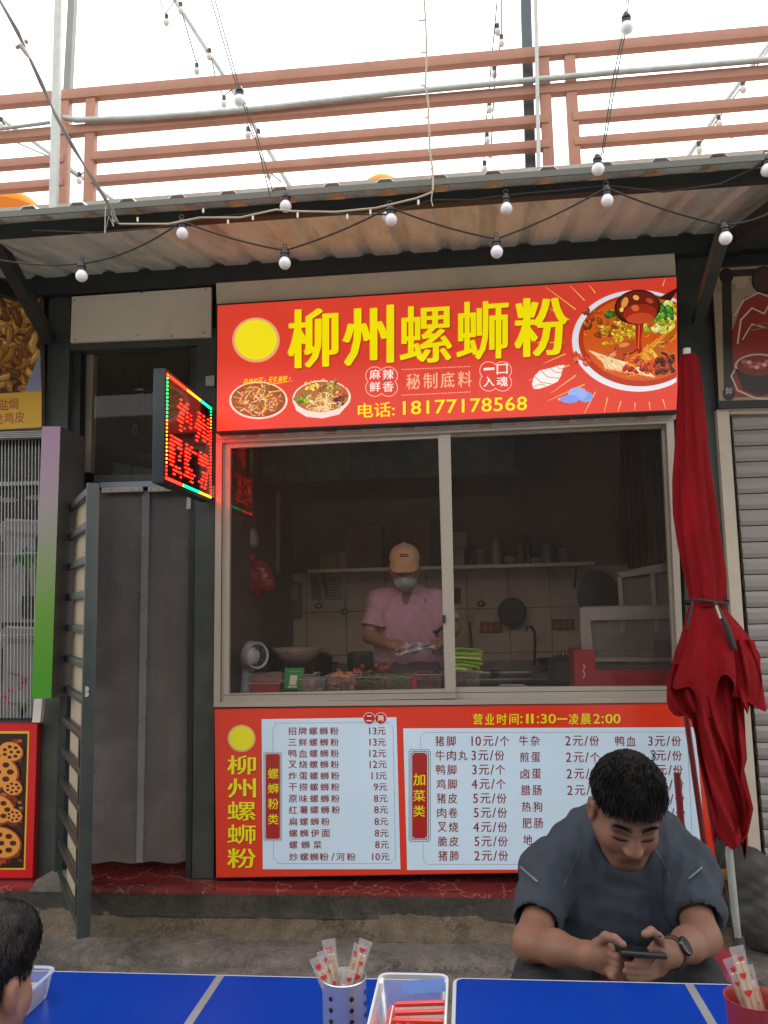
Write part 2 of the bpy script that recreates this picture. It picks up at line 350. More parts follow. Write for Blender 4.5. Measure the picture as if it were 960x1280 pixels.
def marble():
    m = M('red_marble', '#7c2f2e', .12, 0, .25, 5, coat=.4, dirt='#4f1b1c', dirt_amt=.7); n = m.node_tree; b = n.nodes['Principled BSDF']
    src = b.inputs['Base Color'].links[0].from_socket; tc = n.nodes.new('ShaderNodeTexCoord')
    v = n.nodes.new('ShaderNodeTexVoronoi'); v.feature = 'DISTANCE_TO_EDGE'; v.inputs['Scale'].default_value = 7
    nz = n.nodes.new('ShaderNodeTexNoise'); nz.inputs['Scale'].default_value = 6; nz.inputs['Detail'].default_value = 6
    mx0 = n.nodes.new('ShaderNodeMixRGB'); mx0.inputs[0].default_value = .22; n.links.new(tc.outputs['Object'], mx0.inputs[1]); n.links.new(tc.outputs['Object'], nz.inputs[0]); n.links.new(nz.outputs['Color'], mx0.inputs[2]); n.links.new(mx0.outputs[0], v.inputs[0])
    cr = n.nodes.new('ShaderNodeValToRGB'); cr.color_ramp.elements[0].position = 0; cr.color_ramp.elements[0].color = (.7, .7, .7, 1); cr.color_ramp.elements[1].position = .022; cr.color_ramp.elements[1].color = (0, 0, 0, 1)
    n.links.new(v.outputs[0], cr.inputs[0]); mk = n.nodes.new('ShaderNodeMath'); mk.operation = 'MULTIPLY'; n.links.new(cr.outputs[0], mk.inputs[0]); n.links.new(nz.outputs['Fac'], mk.inputs[1])
    mx = n.nodes.new('ShaderNodeMixRGB'); mx.inputs[2].default_value = (.5, .38, .33, 1); n.links.new(mk.outputs[0], mx.inputs[0]); n.links.new(src, mx.inputs[1]); n.links.new(mx.outputs[0], b.inputs['Base Color'])
    return m
m_marble = marble()
def gritty(m, crack=.5):
    n = m.node_tree; b = n.nodes['Principled BSDF']; L = n.links; src = b.inputs['Base Color'].links[0].from_socket; tc = n.nodes.new('ShaderNodeTexCoord')
    v = n.nodes.new('ShaderNodeTexVoronoi'); v.inputs['Scale'].default_value = 170; L.new(tc.outputs['Object'], v.inputs[0])
    r = n.nodes.new('ShaderNodeMapRange'); r.inputs[1].default_value = 0; r.inputs[2].default_value = .7; r.inputs[3].default_value = .55; r.inputs[4].default_value = 1.25; L.new(v.outputs['Distance'], r.inputs[0])
    nz = n.nodes.new('ShaderNodeTexNoise'); nz.inputs['Scale'].default_value = 9; nz.inputs['Detail'].default_value = 12; nz.inputs['Roughness'].default_value = .75; L.new(tc.outputs['Object'], nz.inputs[0])
    r2 = n.nodes.new('ShaderNodeMapRange'); r2.inputs[1].default_value = .3; r2.inputs[2].default_value = .7; r2.inputs[3].default_value = .5; r2.inputs[4].default_value = 1.5; L.new(nz.outputs['Fac'], r2.inputs[0])
    v2 = n.nodes.new('ShaderNodeTexVoronoi'); v2.feature = 'DISTANCE_TO_EDGE'; v2.inputs['Scale'].default_value = 2.3; mxv = n.nodes.new('ShaderNodeMixRGB'); mxv.inputs[0].default_value = .3; L.new(tc.outputs['Object'], mxv.inputs[1]); L.new(nz.outputs['Color'], mxv.inputs[2]); L.new(mxv.outputs[0], v2.inputs[0])
    r3 = n.nodes.new('ShaderNodeMapRange'); r3.inputs[1].default_value = 0; r3.inputs[2].default_value = .012; r3.inputs[3].default_value = 1-crack; r3.inputs[4].default_value = 1; L.new(v2.outputs[0], r3.inputs[0])
    m1 = n.nodes.new('ShaderNodeMath'); m1.operation = 'MULTIPLY'; L.new(r.outputs[0], m1.inputs[0]); L.new(r2.outputs[0], m1.inputs[1]); m2 = n.nodes.new('ShaderNodeMath'); m2.operation = 'MULTIPLY'; L.new(m1.outputs[0], m2.inputs[0]); L.new(r3.outputs[0], m2.inputs[1])
    mx = n.nodes.new('ShaderNodeVectorMath'); mx.operation = 'SCALE'; L.new(src, mx.inputs[0]); L.new(m2.outputs[0], mx.inputs['Scale']); L.new(mx.outputs[0], b.inputs['Base Color'])
    bp = n.nodes.new('ShaderNodeBump'); bp.inputs['Strength'].default_value = .7; bp.inputs['Distance'].default_value = .006; L.new(m2.outputs[0], bp.inputs['Height'])
    if b.inputs['Normal'].links: L.new(b.inputs['Normal'].links[0].from_socket, bp.inputs['Normal'])
    L.new(bp.outputs[0], b.inputs['Normal'])
for m_ in (m_conc, m_conc2, m_dconc, m_street): gritty(m_)
# ---------------------------------------------------------------- setting
def sheet(name, x0, x1, y0, y1, z, mat, nx=1, ny=1, amp=0, **kw):
    vs = []; r = np.random.default_rng(3)
    for j in range(ny+1):
        for i in range(nx+1): vs.append((x0+(x1-x0)*i/nx, y0+(y1-y0)*j/ny, z+r.uniform(-amp, amp)))
    fs = [[j*(nx+1)+i, j*(nx+1)+i+1, (j+1)*(nx+1)+i+1, (j+1)*(nx+1)+i] for j in range(ny) for i in range(nx)]
    g = G(); g.add(vs, fs); return g.build(name, mat, **kw)
sheet('ground', -300, 300, -300, 300, -.02, m_street, kind='structure')
sheet('street', -8, 8, -9, -.50, ZG, m_street, 60, 30, .002, kind='structure')
def profile_strip(name, prof, x0, x1, n, mat, amp, seed, wander=0):
    """a strip along x with the (y, z) profile; amp roughens the faces"""
    r = np.random.default_rng(seed); m = len(prof); X = np.linspace(x0, x1, n); vs = []
    J = r.normal(size=(n, m, 2))*amp; J[1:-1] = (J[:-2]+J[1:-1]*2+J[2:])/3
    for i in range(n):
        wz = .5*math.sin(X[i]*3.1+seed)+.3*math.sin(X[i]*7.7+seed*2)+.2*math.sin(X[i]*19+seed)
        for j, (y, z) in enumerate(prof): vs.append((X[i], y+J[i, j, 0]-wz*wander*(j == 0)*.1, z+J[i, j, 1]*.6+wz*wander*(1 if j < 2 else .3)))
    fs = [[i*m+j, (i+1)*m+j, (i+1)*m+j+1, i*m+j+1] for i in range(n-1) for j in range(m-1)]
    g = G(); g.add(vs, fs); return g.build(name, mat, smooth=True, angle=50, kind='structure')
profile_strip('concrete_step', [(-.157, .33), (-.168, .343), (-.172, .30), (-.178, .262), (-.19, .25)], -8, 8, 420, m_dconc, .0022, 1)
profile_strip('mortar_fillet', [(-.170, .262), (-.192, .243), (-.225, .215), (-.255, .2), (-.29, .186)], -8, 8, 900, m_conc2, .004, 2, .016)
profile_strip('pavement_ledge', [(-.22, ZL-.008), (-.3, ZL), (-.38, ZL+.001), (-.47, ZL), (-.495, ZL-.006), (-.505, ZL-.03), (-.51, ZG-.03)], -8, 8, 420, m_conc, .0018, 4)
profile_strip('gutter_edge', [(-.53, ZG-.02), (-.535, ZG+.016), (-.56, ZG+.018), (-.70, ZG+.015), (-.9, ZG+.008), (-.98, ZG-.01)], -8, 8, 420, m_conc, .002, 5)
fl = G(); fl.box(-8, 8, -.165, 2.45, ZF-.03, ZF); fl.build('shop_floor', m_marble, kind='structure')
g = G(); c = onz(62, 1106, ZF); g.slab([(34, 1117), (46, 1100), (92, 1098), (104, 1117)], -.165, .13, 0)
g.v = [(x, -.166-.002 if y < -.1 else -.02, z) for x, y, z in g.v]; g.build('mortar_patch', m_conc, kind='structure')
# ---------------------------------------------------------------- noodle stall building
SX0, SX1 = -2.25, 1.32
stall = thing('noodle_stall', 'small noodle stall with dark green steel frame, wide serving window and narrow doorway', 'stall', (-.1, 0, ZF))
def sl(name, pts, Y, th, mat, parent=stall, **kw): g = G(); g.slab(pts, Y, th); return g.build(name, mat, parent, **kw)
# posts (traced between pixel edges, real thickness)
sl('post', [(62, 352), (89, 348), (80, 700), (70, 1100), (42, 1100), (52, 700)], 0, .10, m_steel)
sl('post', [(246, 410), (270, 410), (267, 1098), (240, 1098)], -.01, .09, m_steel)
sl('post', [(846, 318), (893, 312), (903, 560), (938, 1087), (893, 1087), (858, 880)], .01, .10, m_steel)
sl('lintel_beam', [(40, 352), (960, 296), (960, 330), (846, 338), (262, 372), (62, 384)], .02, .12, m_black)
sl('lintel_beam', [(86, 420), (264, 414), (264, 431), (88, 438)], .0, .08, m_steel)
sl('fascia_panel', [(270, 352), (843, 315), (845, 344), (271, 380)], -.06, .055, m_silver)
wp = sl('sign_blank', [(90, 371), (264, 359), (264, 421), (88, 428)], -.03, .02, m_white)
g = G()
for x, y in ((93, 375), (177, 366), (257, 362), (94, 424), (172, 419), (214, 420), (255, 416)): g.lathe([(.0045, 0), (.0035, .003)], at(x, y, -.031), 8, axis=(0, -1, 0))
g.build('screw', m_screw, wp, kind='stuff')
# inner door frame
sl('door_jamb', [(238, 434), (246, 434), (239, 1098), (232, 1098)], .0, .06, m_black)
sl('door_jamb', [(100, 443), (117, 443), (113, 590), (98, 590)], .12, .05, m_cream)
sl('door_jamb', [(88, 436), (101, 436), (92, 1098), (74, 1098)], .03, .06, m_black)
sl('transom_bar', [(118, 594), (240, 592), (240, 603), (117, 604)], .0, .05, m_steel2)
sl('transom_pane', [(118, 440), (238, 434), (238, 593), (117, 594)], .055, .003, glass('hazed_glass', (.9, .88, .86), .4, .035, (.6, .55, .5)), stall)  # diffuse haze added to the pane to lift the black of the doorway
for q in ([(131, 575), (163, 582), (163, 597), (131, 592)], [(166, 583), (200, 588), (200, 600), (166, 597)], [(212, 590), (235, 594), (235, 604), (212, 602)]): sl('far_pane', q, .9, .02, M('painted_window_light', '#b4c0b4', .4), stall)  # pale colour stands in for bright window light deep in the doorway
sl('inner_rail', [(176, 470), (181, 470), (180, 580), (175, 580)], .8, .03, MATS['black_steel'])
sl('inner_rail', [(128, 545), (236, 562), (236, 567), (128, 551)], .7, .03, MATS['black_steel'])
g = G(); cc_ = at(169, 537, .6); g.tube([cc_+np.array([.012*math.cos(t), 0, .03*math.sin(t)]) for t in np.linspace(0, 6.283, 16)], .004, 6); g.build('hanging_ring', M('bright_ring', '#d8d4cc', .3, .4), stall, smooth=True)
tb = G(); tb.slab([(150, 560), (236, 578), (236, 584), (150, 567)], .6, .03); tb.build('inner_rail', m_black, stall)
# room shell
def at3(px, py, Y): return at(px, py, Y)
g = G(); g.box(SX0, SX1, 1.95, 2.05, ZF, 1.93); g.build('back_wall', M('tiled_wall', '#bcab95', .45, 0, .1, 2, dirt='#5f5648', dirt_amt=.6, dscale=1.5), stall)
g = G(); g.box(SX0, SX1, 1.95, 2.05, 1.93, 3.5); g.build('upper_back_wall', m_dark, stall)
g = G(); g.box(SX0-.06, SX0, .12, 2.05, ZF, 3.5); g.build('side_wall', m_dark, stall)
g = G(); g.box(SX1, SX1+.06, .12, 2.05, ZF, 3.5); g.build('side_wall', m_dark, stall)
g = G(); g.box(SX0-.06, SX1+.06, .10, 2.05, 3.42, 3.5); g.build('ceiling', m_dark, stall)
g = G(); g.box(-1.36, -1.30, .12, 1.95, ZF, 3.42); g.build('partition', m_dark, stall)
# wall above and below the window, behind sign and menu board
sl('front_wall', [(270, 352), (845, 316), (848, 512), (270, 540)], .012, .05, m_steel)
sl('front_wall', [(268, 886), (858, 879), (893, 1087), (270, 1098)], -.015, .07, m_steel)
# storey behind, set back above the canopy
g = G(); g.box(-9, 9, 1.42, 1.5, 3.5, 4.66); g.build('upper_wall', M('upper_render', '#a19a90', .8, 0, .1), stall)
g = G(); g.box(-9, 9, 1.36, 7, 4.60, 4.70); g.build('terrace_slab', M('slab_render', '#a19a90', .8, 0, .1), stall)
# grout seams of the light tiled wall
g = G()
for z in (1.0, 1.32, 1.64): g.box(-1.29, SX1, 1.944, 1.951, z-.004, z+.004)
for i in range(9): g.box(-1.2+.3*i, -1.193+.3*i, 1.944, 1.951, ZF, 1.92)
g.build('grout_line', M('grout', '#857c6a', .8), stall, kind='stuff')
# glossy dark panels above the window opening, inside
m_gloss = M('glossy_green_panel', '#4c5e58', .14, 0, .3, 14, .05, 50)
for i in range(11):
    x0 = -1.28+.235*i*.62; g = G(); g.box(x0+.002, x0+.1437, .95, .97, 2.47, 2.95); g.build('ceiling_panel', m_gloss, stall)
g = G(); g.box(-1.29, .35, .972, 1.95, 2.47, 2.5); g.build('bulkhead', m_dark, stall)
# ribbed right wall of the kitchen
m_rib = M('ribbed_wall_sheet', '#5e5446', .4, .1, .3, 2, dirt='#352e27', dirt_amt=.6, stretch=(1, 1, .25))
for i in range(9):
    g = G(); y0 = .3+.18*i; g.box(1.15, 1.18, y0, y0+.12, 1.9, 3.3); g.box(1.19, 1.2, y0+.12, y0+.18, 1.9, 3.3); g.build('wall_panel', m_rib, stall)
# ---------------------------------------------------------------- windows
m_glass = glass('window_glass', (.97, .95, .94), .32, .016, (.6, .55, .5))  # diffuse haze mixed into the glass to lighten the kitchen behind
win = stall
def frame(name, outer, inner, Y, th, mat, parent=win):
    """four bars between an outer and an inner quad (TL, TR, BR, BL)"""
    fr = None; g = G()
    for i in range(4):
        j = (i+1) % 4; g.slab([outer[i], outer[j], inner[j], inner[i]], Y, th)
    return g.build(name, mat, parent)
O = [(270, 549), (834, 523), (857, 878), (267, 884)]; O[1] = (842, 523)
I1 = [(279, 553), (833, 529), (849, 872), (277, 878)]
frame('window_frame', O, I1, -.035, .11, m_alu)
lf = frame('sash', [(280, 553), (562, 541), (569, 873), (278, 878)], [(288, 560), (547.5, 547.5), (556, 861), (286, 867)], -.008, .03, m_alu)
rf = frame('sash', [(551, 541.5), (832, 529.5), (848, 872), (560, 873)], [(562, 546.5), (831-4, 535), (843, 857.5), (569, 859)], .024, .03, m_alu)
ch = G(); ch.slab([(548, 541), (563, 540.5), (570, 873), (557, 873)], -.016, .02); ch.build('sash_stile', m_alu, win)
g = G(); g.slab([(288, 560), (547.5, 547.5), (556, 861), (286, 867)], .005, .004); g.build('pane', m_glass, lf)
g = G(); g.slab([(562, 546.5), (827, 535), (843, 857.5), (569, 859)], .037, .004); g.build('pane', m_glass, rf)
g = G(); g.slab([(277.5, 553), (278.6, 553), (276.6, 878), (275.5, 878)], -.037, .003); g.slab([(850, 523), (851, 523), (860, 876), (859, 876)], -.02, .01)
g.slab([(280, 868.6), (856, 862.4), (856, 863.2), (280, 869.4)], -.0375, .003); g.build('frame_groove', m_black, win)
g = G(); g.slab([(553, 769), (557, 769), (557, 779), (553, 779)], -.03, .015); g.build('latch', m_black, win)
film = G(); film.slab([(270, 541.5), (848, 514.5), (848, 524), (270, 549.6)], -.041, .004); film = film.build('protective_film', M('pale_film', '#b9b2ac', .4, 0, .08), win)
a = Art(-.041)
def filmy(x): return 541.5+(514.5-541.5)*(x-270)/578
rr = random.Random(4)
for k in range(6):
    b = 284+k*97
    for (dx, w, c, t) in ((0, 16, '#7d7a7c', 0), (24, 17, '#a8433f', 1), (47, 24, '#8c5a58', 2), (74, 16, '#8a888a', 0)):
        y = filmy(b+dx)
        if t == 1:
            for q in range(4): a.poly([(b+dx+q*4.2, y+1.6), (b+dx+3.1+q*4.2, y+1.5), (b+dx+3.1+q*4.2, y+4.8), (b+dx+q*4.2, y+5)], c)
            a.line([(b+dx, y+6.9), (b+dx+16, y+6.3)], .8, c)
        else:
            for q in range(int(w/2)): a.poly([(b+dx+q*2, y+2+rr.random()), (b+dx+q*2+1.3, y+2), (b+dx+q*2+1.3, y+3.6), (b+dx+q*2, y+3.8)], c)
            for q in range(int(w/2.4)): a.poly([(b+dx+q*2.2+2, y+5), (b+dx+q*2.2+3.2, y+4.9), (b+dx+q*2.2+3.2, y+6.1), (b+dx+q*2.2+2, y+6.2)], c)
a.build('maker_marks', film)
# ---------------------------------------------------------------- canopy
canopy = thing('canopy', 'ribbed metal canopy sloping out over the stall fronts on dark steel tubes', 'canopy', (0, -.6, 3.3))
def ribsheet(name, x0, x1):
    per, rw, rh = .2, .05, .020; xs = []; x = x0
    while x < x1-.01: xs += [(x, 0), (x+per-rw-.03, 0), (x+per-rw-.01, rh), (x+per-.02, rh)]; x += per
    xs.append((x, 0)); g = G(); n = len(xs); vs = []
    for Y, z in ((-1.2, 3.222), (.12, 3.512)):
        for dz in (0, .004):
            for X, h in xs: vs.append((X, Y, z+h+dz))
    fs = []
    for i in range(n-1): fs += [[i, i+1, 2*n+i+1, 2*n+i], [n+i, 3*n+i, 3*n+i+1, n+i+1], [i, n+i, n+i+1, i+1]]
    g.add(vs, fs); return g.build(name, m_sheet, canopy)
k = 0
for x in (-4.21, -3.21, -2.21, -1.21, -.21, .79, 1.79, 2.79): ribsheet('roof_sheet', x, x+.995)
g = G(); g.box(-4.25, 3.85, -1.206, -1.2, 3.202, 3.226)
g.build('edge_trim', M('grey_green_trim', '#62645f', .5, .1, .15, 3, .1, 20, dirt='#55574f', dirt_amt=.6), canopy)
g = G(); g.bar((-4.3, -1.05, 3.224), (3.9, -1.05, 3.224), .04, .045); g.build('eave_tube', m_black, canopy)
g = G(); g.bar((-4.3, -.03, 3.43), (3.9, -.03, 3.43), .06, .10); g.build('rear_beam', m_black, canopy)
for X in (-2.36, 1.33):
    g = G(); g.bar((X, -1.03, 3.185), (X, 0, 3.40), .09 if X > 0 else .05, .07); g.build('rafter', m_black, canopy)
p = at(905, 288, -.75); q = at(872, 402, -.04); g = G(); g.bar(p, q, .05, .05); g.build('brace', m_steel, canopy)
p = at(-6, 300, -.7); q = at(62, 425, -.04); g = G(); g.bar(p, q, .06, .06); g.build('brace', m_black, canopy)
g = G()
for x, y in ((225, 285), (258, 283), (300, 275)): pass
for X in np.arange(-3.1, 3, .4): g.lathe([(.007, 0), (.007, .012), (.004, .022)], (X, -1.03, 3.268), 6)
g.build('roof_screw', m_galv, canopy, kind='stuff')
# ---------------------------------------------------------------- terrace railing
YR = 1.5
rail = thing('terrace_railing', 'salmon painted steel railing with five rails on the roof terrace', 'railing', (0, YR, 4.7))
def zrow(y480): return at(480, y480, YR)[2]
def railbar(ytop, ybot, x0, x1):
    zt, zb = at(480, ytop, YR)[2], at(480, ybot, YR)[2]; h = (zt-zb)*.74
    g = G(); g.bar((x0, YR+.035, zt-h/2), (x1, YR+.035, zt-h/2), .07, h); g.build('rail', m_pink, rail, bevel=.003)
def X_at(px, py): return float(at(px, py, YR)[0])
xl, xr = X_at(72, 190), X_at(121, 190); xa, xb = X_at(677, 150), X_at(725, 140)
for yt, yb in ((75, 92), (122, 137)): railbar(yt, yb, -6, 6)
for s in ((-6, xl+.05), (xr-.05, xa+.05), (xb-.05, 6)):
    for yt, yb in ((159, 173), (190, 203), (223, 236)): railbar(yt, yb, *s)
ztop = at(480, 75, YR)[2]
for px in (72, 105, 677, 710):
    X = X_at(px, 150); g = G(); g.bar((X+.04, YR+.042, 4.68), (X+.04, YR+.042, ztop-.012), .078, .065, up=(0, 1, 0)); g.build('post', m_pink, rail, bevel=.004)
g = G(); P = [at(x, y, YR-.03) for x, y in ((80, 147), (95, 150), (160, 148), (240, 143), (330, 135), (480, 118), (560, 110), (665, 100), (760, 91), (860, 83), (990, 72))]
g.tube(P, .022, 10); g.build('conduit', m_galv, rail, smooth=True)
g = G(); P = [at(x, y, YR-.03) for x, y in ((-30, 163), (0, 161), (40, 156), (62, 153))]; g.tube(P, .014, 8); g.build('conduit', m_galv, rail, smooth=True)
# ---------------------------------------------------------------- poles and overhead lines
def pole(pts, Y, r, mat, label, cat='pole', seg=10, name='pole'):
    g = G(); P = [at(x, y, Y) for x, y in pts]; g.tube(P, r, seg); o = g.build(name, mat, origin=P[-1], smooth=True, label=label, category=cat); return o
g = G(); p, q = at(73, 30, .3), at(67, 252, .3); d = (p-q)/np.linalg.norm(p-q); g.bar(q-d*.9, p+d*1.2, .045, .03, up=(0, 1, 0)); g.build('pole', m_galv, origin=q, label='pale galvanised square pole in front of the left end of the terrace railing', category='pole')
g = G(); p, q = at(91, 0, YR+.14), at(80, 210, YR+.14); d = (p-q)/np.linalg.norm(p-q); g.bar(q-d*.3, p+d*1.2, .055, .055, up=(0, 1, 0)); g.build('pole', M('grey_green_pole', '#7b827c', .5, .1, .12), origin=q, label='grey green pole rising behind the left pair of railing posts', category='pole')
g = G(); p, q = at(657, 0, YR+.16), at(663, 212, YR+.16); d = (p-q)/np.linalg.norm(p-q); g.bar(q-d*.3, p+d*1.2, .075, .075, up=(0, 1, 0)); g.build('pole', M('slate_pole', '#4c565c', .5, .1, .12), origin=q, label='dark slate square pole behind the railing beside the right pair of posts', category='pole')
g = G(); p, q = at(669.5, 0, YR-.06), at(673.5, 214, YR-.06); d = (p-q)/np.linalg.norm(p-q); g.bar(q-d*.3, p+d*1.2, .026, .026, up=(0, 1, 0)); g.build('pole', m_galv, origin=q, label='thin pale galvanised pole in front of the railing beside the dark slate pole', category='pole')
pole([(212, -10), (300, 126), (364, 236)], 2.6, .022, m_galv, 'pale diagonal steel tube running down behind the railing left of centre', 'steel tube', name='truss_tube')
pole([(968, 46), (905, 130), (860, 196)], 2.6, .018, m_galv, 'pale diagonal steel tube at the right edge behind the railing', 'steel tube', name='truss_tube')
pole([(-8, 142), (60, 190), (100, 220), (150, 256)], 2.6, .018, m_galv, 'pale diagonal steel tube behind the railing at the left edge', 'steel tube', name='truss_tube')
m_cable = M('black_cable', '#22211f', .6)
m_cable2 = M('pale_fairy_wire', '#a79c88', .5)
m_sock = M('black_socket', '#1d1d20', .4)
m_bulb = M('frosted_bulb', '#e2dfe4', .22, 0, .02, spec=.5, coat=.3)
m_bulb_s = M('small_pale_bulb', '#c9c3bd', .4)
def catenary(p, q, sag, n=14):
    p = np.array(p, float); q = np.array(q, float); return [p+(q-p)*t-np.array([0, 0, sag*4*t*(1-t)]) for t in np.linspace(0, 1, n)]
def bulb(parent, px, py, Y, r=.0225, hook=True, tilt=0):
    """px, py: centre of the glass globe"""
    c = at(px, py, Y); ax = (math.sin(tilt), 0, math.cos(tilt)); s = G()
    A = np.array(ax)
    s.lathe([(.0, r*.8), (r*.62, r*.82), (r*.72, r*1.1), (r*.6, r*1.5), (r*.75, r*1.55), (r*.72, r*1.9), (r*.45, r*2.3), (r*.4, r*2.5), (.0, r*2.52)], c, 12, axis=ax, cap=False)
    if hook:
        h = c+A*r*2.6; s.tube([h+np.array([r*.35*math.cos(t), 0, r*.35+r*.35*math.sin(t)]) for t in np.linspace(0, 6.28, 9)], r*.1, 5)
    so_ = s.build('socket', m_sock, parent, smooth=True)
    b = G(); prof = [(0, -r)]+[(r*math.sin(t), -r*math.cos(t)) for t in np.linspace(.25, 2.3, 12)]+[(r*.6, r*.92), (0, r*.93)]
    b.lathe(prof, c, 18, axis=ax, cap=False); b.build('bulb', m_bulb, so_, smooth=True, angle=60)
    return c+A*r*2.2
YB = -1.225
sg = thing('string_light', 'black festoon cable with round white bulbs looping under the canopy edge', 'string light', at(489, 262, YB))
P = {}
for (x, y, dy) in ((102, 345, 0), (228, 292, 0), (356, 329, 0), (489, 275, 0), (621, 315, 0), (759, 251, 0), (907, 298, 0)):
    P[x] = bulb(sg, x, y, YB-.005, tilt=random.uniform(-.07, .07))
c = G(); xs = [102, 228, 356, 489, 621, 759, 907]; c.tube(catenary(at(-30, 318, YB), P[102], .02), .0032, 6)
for i in range(6): c.tube(catenary(P[xs[i]], P[xs[i+1]], .012 if i else .03), .0036, 6)
c.tube(catenary(P[907], at(990, 250, YB), .02), .0032, 6); c.build('cable', m_cable, sg, smooth=True)
sg2 = thing('string_light', 'second thin black festoon cable with three bulbs running straight along the canopy edge', 'string light', at(357, 240, YB+.05))
q1 = bulb(sg2, 357, 258, YB+.03, tilt=.1); q2 = bulb(sg2, 484, 271, YB+.06, r=.02); q3 = bulb(sg2, 633, 261, YB+.03); q4 = bulb(sg2, 959, 213, YB+.03)
c = G(); pts = [at(x, y, YB+.04) for x, y in ((40, 288), (120, 291), (200, 284), (280, 270), (357, 262), (420, 268), (484, 268), (510, 260), (540, 250))]; c.tube(pts, .003, 6)
pts = [at(x, y, YB+.04) for x, y in ((540, 250), (590, 250), (633, 244), (700, 238), (760, 232), (830, 240), (900, 230), (965, 200))]; c.tube(pts, .003, 6); c.build('cable', m_cable, sg2, smooth=True)
# fairy wire along the eave and up the front
fw = thing('fairy_light', 'pale fairy light wire with tiny lamps tied along the canopy edge', 'fairy light', at(540, 236, -1.25))
c = G(); rr = random.Random(2)
pts = [at(x, y, -1.26) for x, y in ((140, 275), (150, 280), (210, 280), (250, 272), (300, 272), (345, 262), (365, 264), (420, 265), (470, 260), (520, 248), (541, 240))]; c.tube(pts, .0035, 6)
pts = [at(x+rr.uniform(-1, 1), y, -1.3) for x, y in ((529, -6), (531, 25), (534, 50), (534, 80), (531, 105), (535, 130), (536, 160), (538, 190), (541, 215), (541, 238))]; c.tube(pts, .0036, 6)
pts = [at(x, y, -1.3) for x, y in ((541, 235), (539, 250), (541, 258))]; c.tube(pts, .002, 5)
c.build('wire', m_cable2, fw, smooth=True); c = G()
for x, y, dx, dy in ((531, 25, -8, 1), (534, 65, -8, 1), (532, 108, -6, -2), (535, 145, -3, 4), (537, 185, 0, 5), (539, 210, 2, 5), (172, 272, 0, 5), (254, 266, 0, -5), (285, 275, 0, 5), (372, 266, 0, 6), (434, 268, 0, 6), (463, 262, 0, 6), (523, 250, 0, 6), (316, 270, 0, 5)):
    c.tube([at(x, y, -1.28), at(x+dx, y+dy, -1.28)], .004, 6)
c.build('tiny_lamp', M('clear_tiny_lamp', '#cfc9bd', .3), fw, kind='stuff')
# twisted cable from the top left
tc_ = thing('twisted_cable', 'thick twisted grey cable slanting from the top left corner down to the canopy edge', 'cable', at(140, 272, -1.24))
c = G(); base = [(-4, -6), (22, 40), (35, 68), (52, 105), (70, 145), (92, 185), (115, 222), (140, 262), (146, 278)]
for ph in (0, 3.14): c.tube([at(x+1.6*math.sin(i*1.7+ph), y, -1.3+.004*math.cos(i*1.7+ph)) for i, (x, y) in enumerate(base)], .0045, 6)
c.build('cable', M('grey_cable', '#5d5752', .6), tc_, smooth=True)
c = G(); c.tube([at(20, 60, -1.32), at(26, 57, -1.32), at(34, 68, -1.32), at(38, 74, -1.32)], [.007, .010, .009, .004], 8); c.ball(at(33, 52, -1.31), .009, 8); c.build('cable_joint', M('joint_tape', '#9b8f88', .5), tc_, smooth=True)
c = G(); c.tube([at(132, 258, -1.3), at(131, 292, -1.3), at(136, 270, -1.3), at(142, 283, -1.3), at(139, 262, -1.3)], .002, 5); c.build('loose_end', m_cable2, tc_)
# hanging bulbs in front of the railing
def hanging(label, glob, wires, Y, r=.0225):
    t = thing('hanging_bulb', label, 'bulb', at(*glob, Y)); e = bulb(t, *glob, Y, r=r, hook=False); c = G()
    for w in wires:
        pts = [at(x, y, Y) for x, y in w]; c.tube(pts, .0022, 5)
    c.build('wire', m_cable, t, smooth=True)
hanging('round white bulb hanging from a pair of thin wires across the railing left of centre', (299.5, 126), [[(262, -6), (297, 112)], [(267, -6), (300, 112)], [(303, 128), (320, 175), (338, 246)], [(306, 128), (323, 175), (341, 240)]], -1.32)
hanging('largest round white bulb hanging near the top edge right of centre', (783.5, 35), [[(786, -6), (784, 20)], [(783, -6), (782, 20)], [(778, 44), (766, 100), (752, 192)], [(781, 44), (770, 100), (754, 192)]], -1.4)
hanging('round white bulb at the canopy lip right of centre below the vertical wires', (747.5, 212), [[(752, 192), (749, 205)]], -1.26)
# small bulbs over the terrace
def smallstring(label, wire, bulbs, Y):
    t = thing('string_light', label, 'string light', at(*wire[0], Y)); c = G(); c.tube([at(x, y, Y) for x, y in wire], .006, 5); c.build('cable', m_cable, t, smooth=True)
    for x, y in bulbs:
        cc = at(x, y, Y); s = G(); s.lathe([(0, .03), (.018, .03), (.018, .075), (.006, .085)], cc, 8); so_ = s.build('socket', m_sock, t, smooth=True)
        b = G(); b.ball(cc, (.028, .028, .036), 10); b.build('bulb', m_bulb_s, so_, smooth=True)
smallstring('small bulbs drooping from the pale diagonal tube left of centre', [(197, -6), (207, 17), (222, -3), (230, 25), (245, 77), (262, 60), (270, 100), (279, 120), (290, 112)], [(208, 28), (226, 13), (246, 89), (262, 71), (280, 130)], 2.5)
smallstring('thin dark string of small bulbs behind the railing below the diagonal tube', [(303, 140), (318, 175), (332, 210), (336, 214), (352, 228)], [(310, 169), (323, 172), (336, 219)], 2.5)
smallstring('dark string of small bulbs dropping beside the slate pole', [(622, -6), (614, 80), (608, 150), (604, 214)], [(622, 40), (618, 93), (612, 137), (609, 176), (606, 212)], 2.5)
smallstring('small bulbs on a thin wire beside the dark string near the slate pole', [(627, -6), (627, 45), (619, 90), (614, 180)], [(627, 54), (613, 193)], 2.45)
smallstring('small bulbs along the diagonal tube at the right edge', [(962, 60), (932, 102), (900, 145), (875, 180)], [(929, 112), (899, 155), (915, 168), (874, 188)], 2.5)
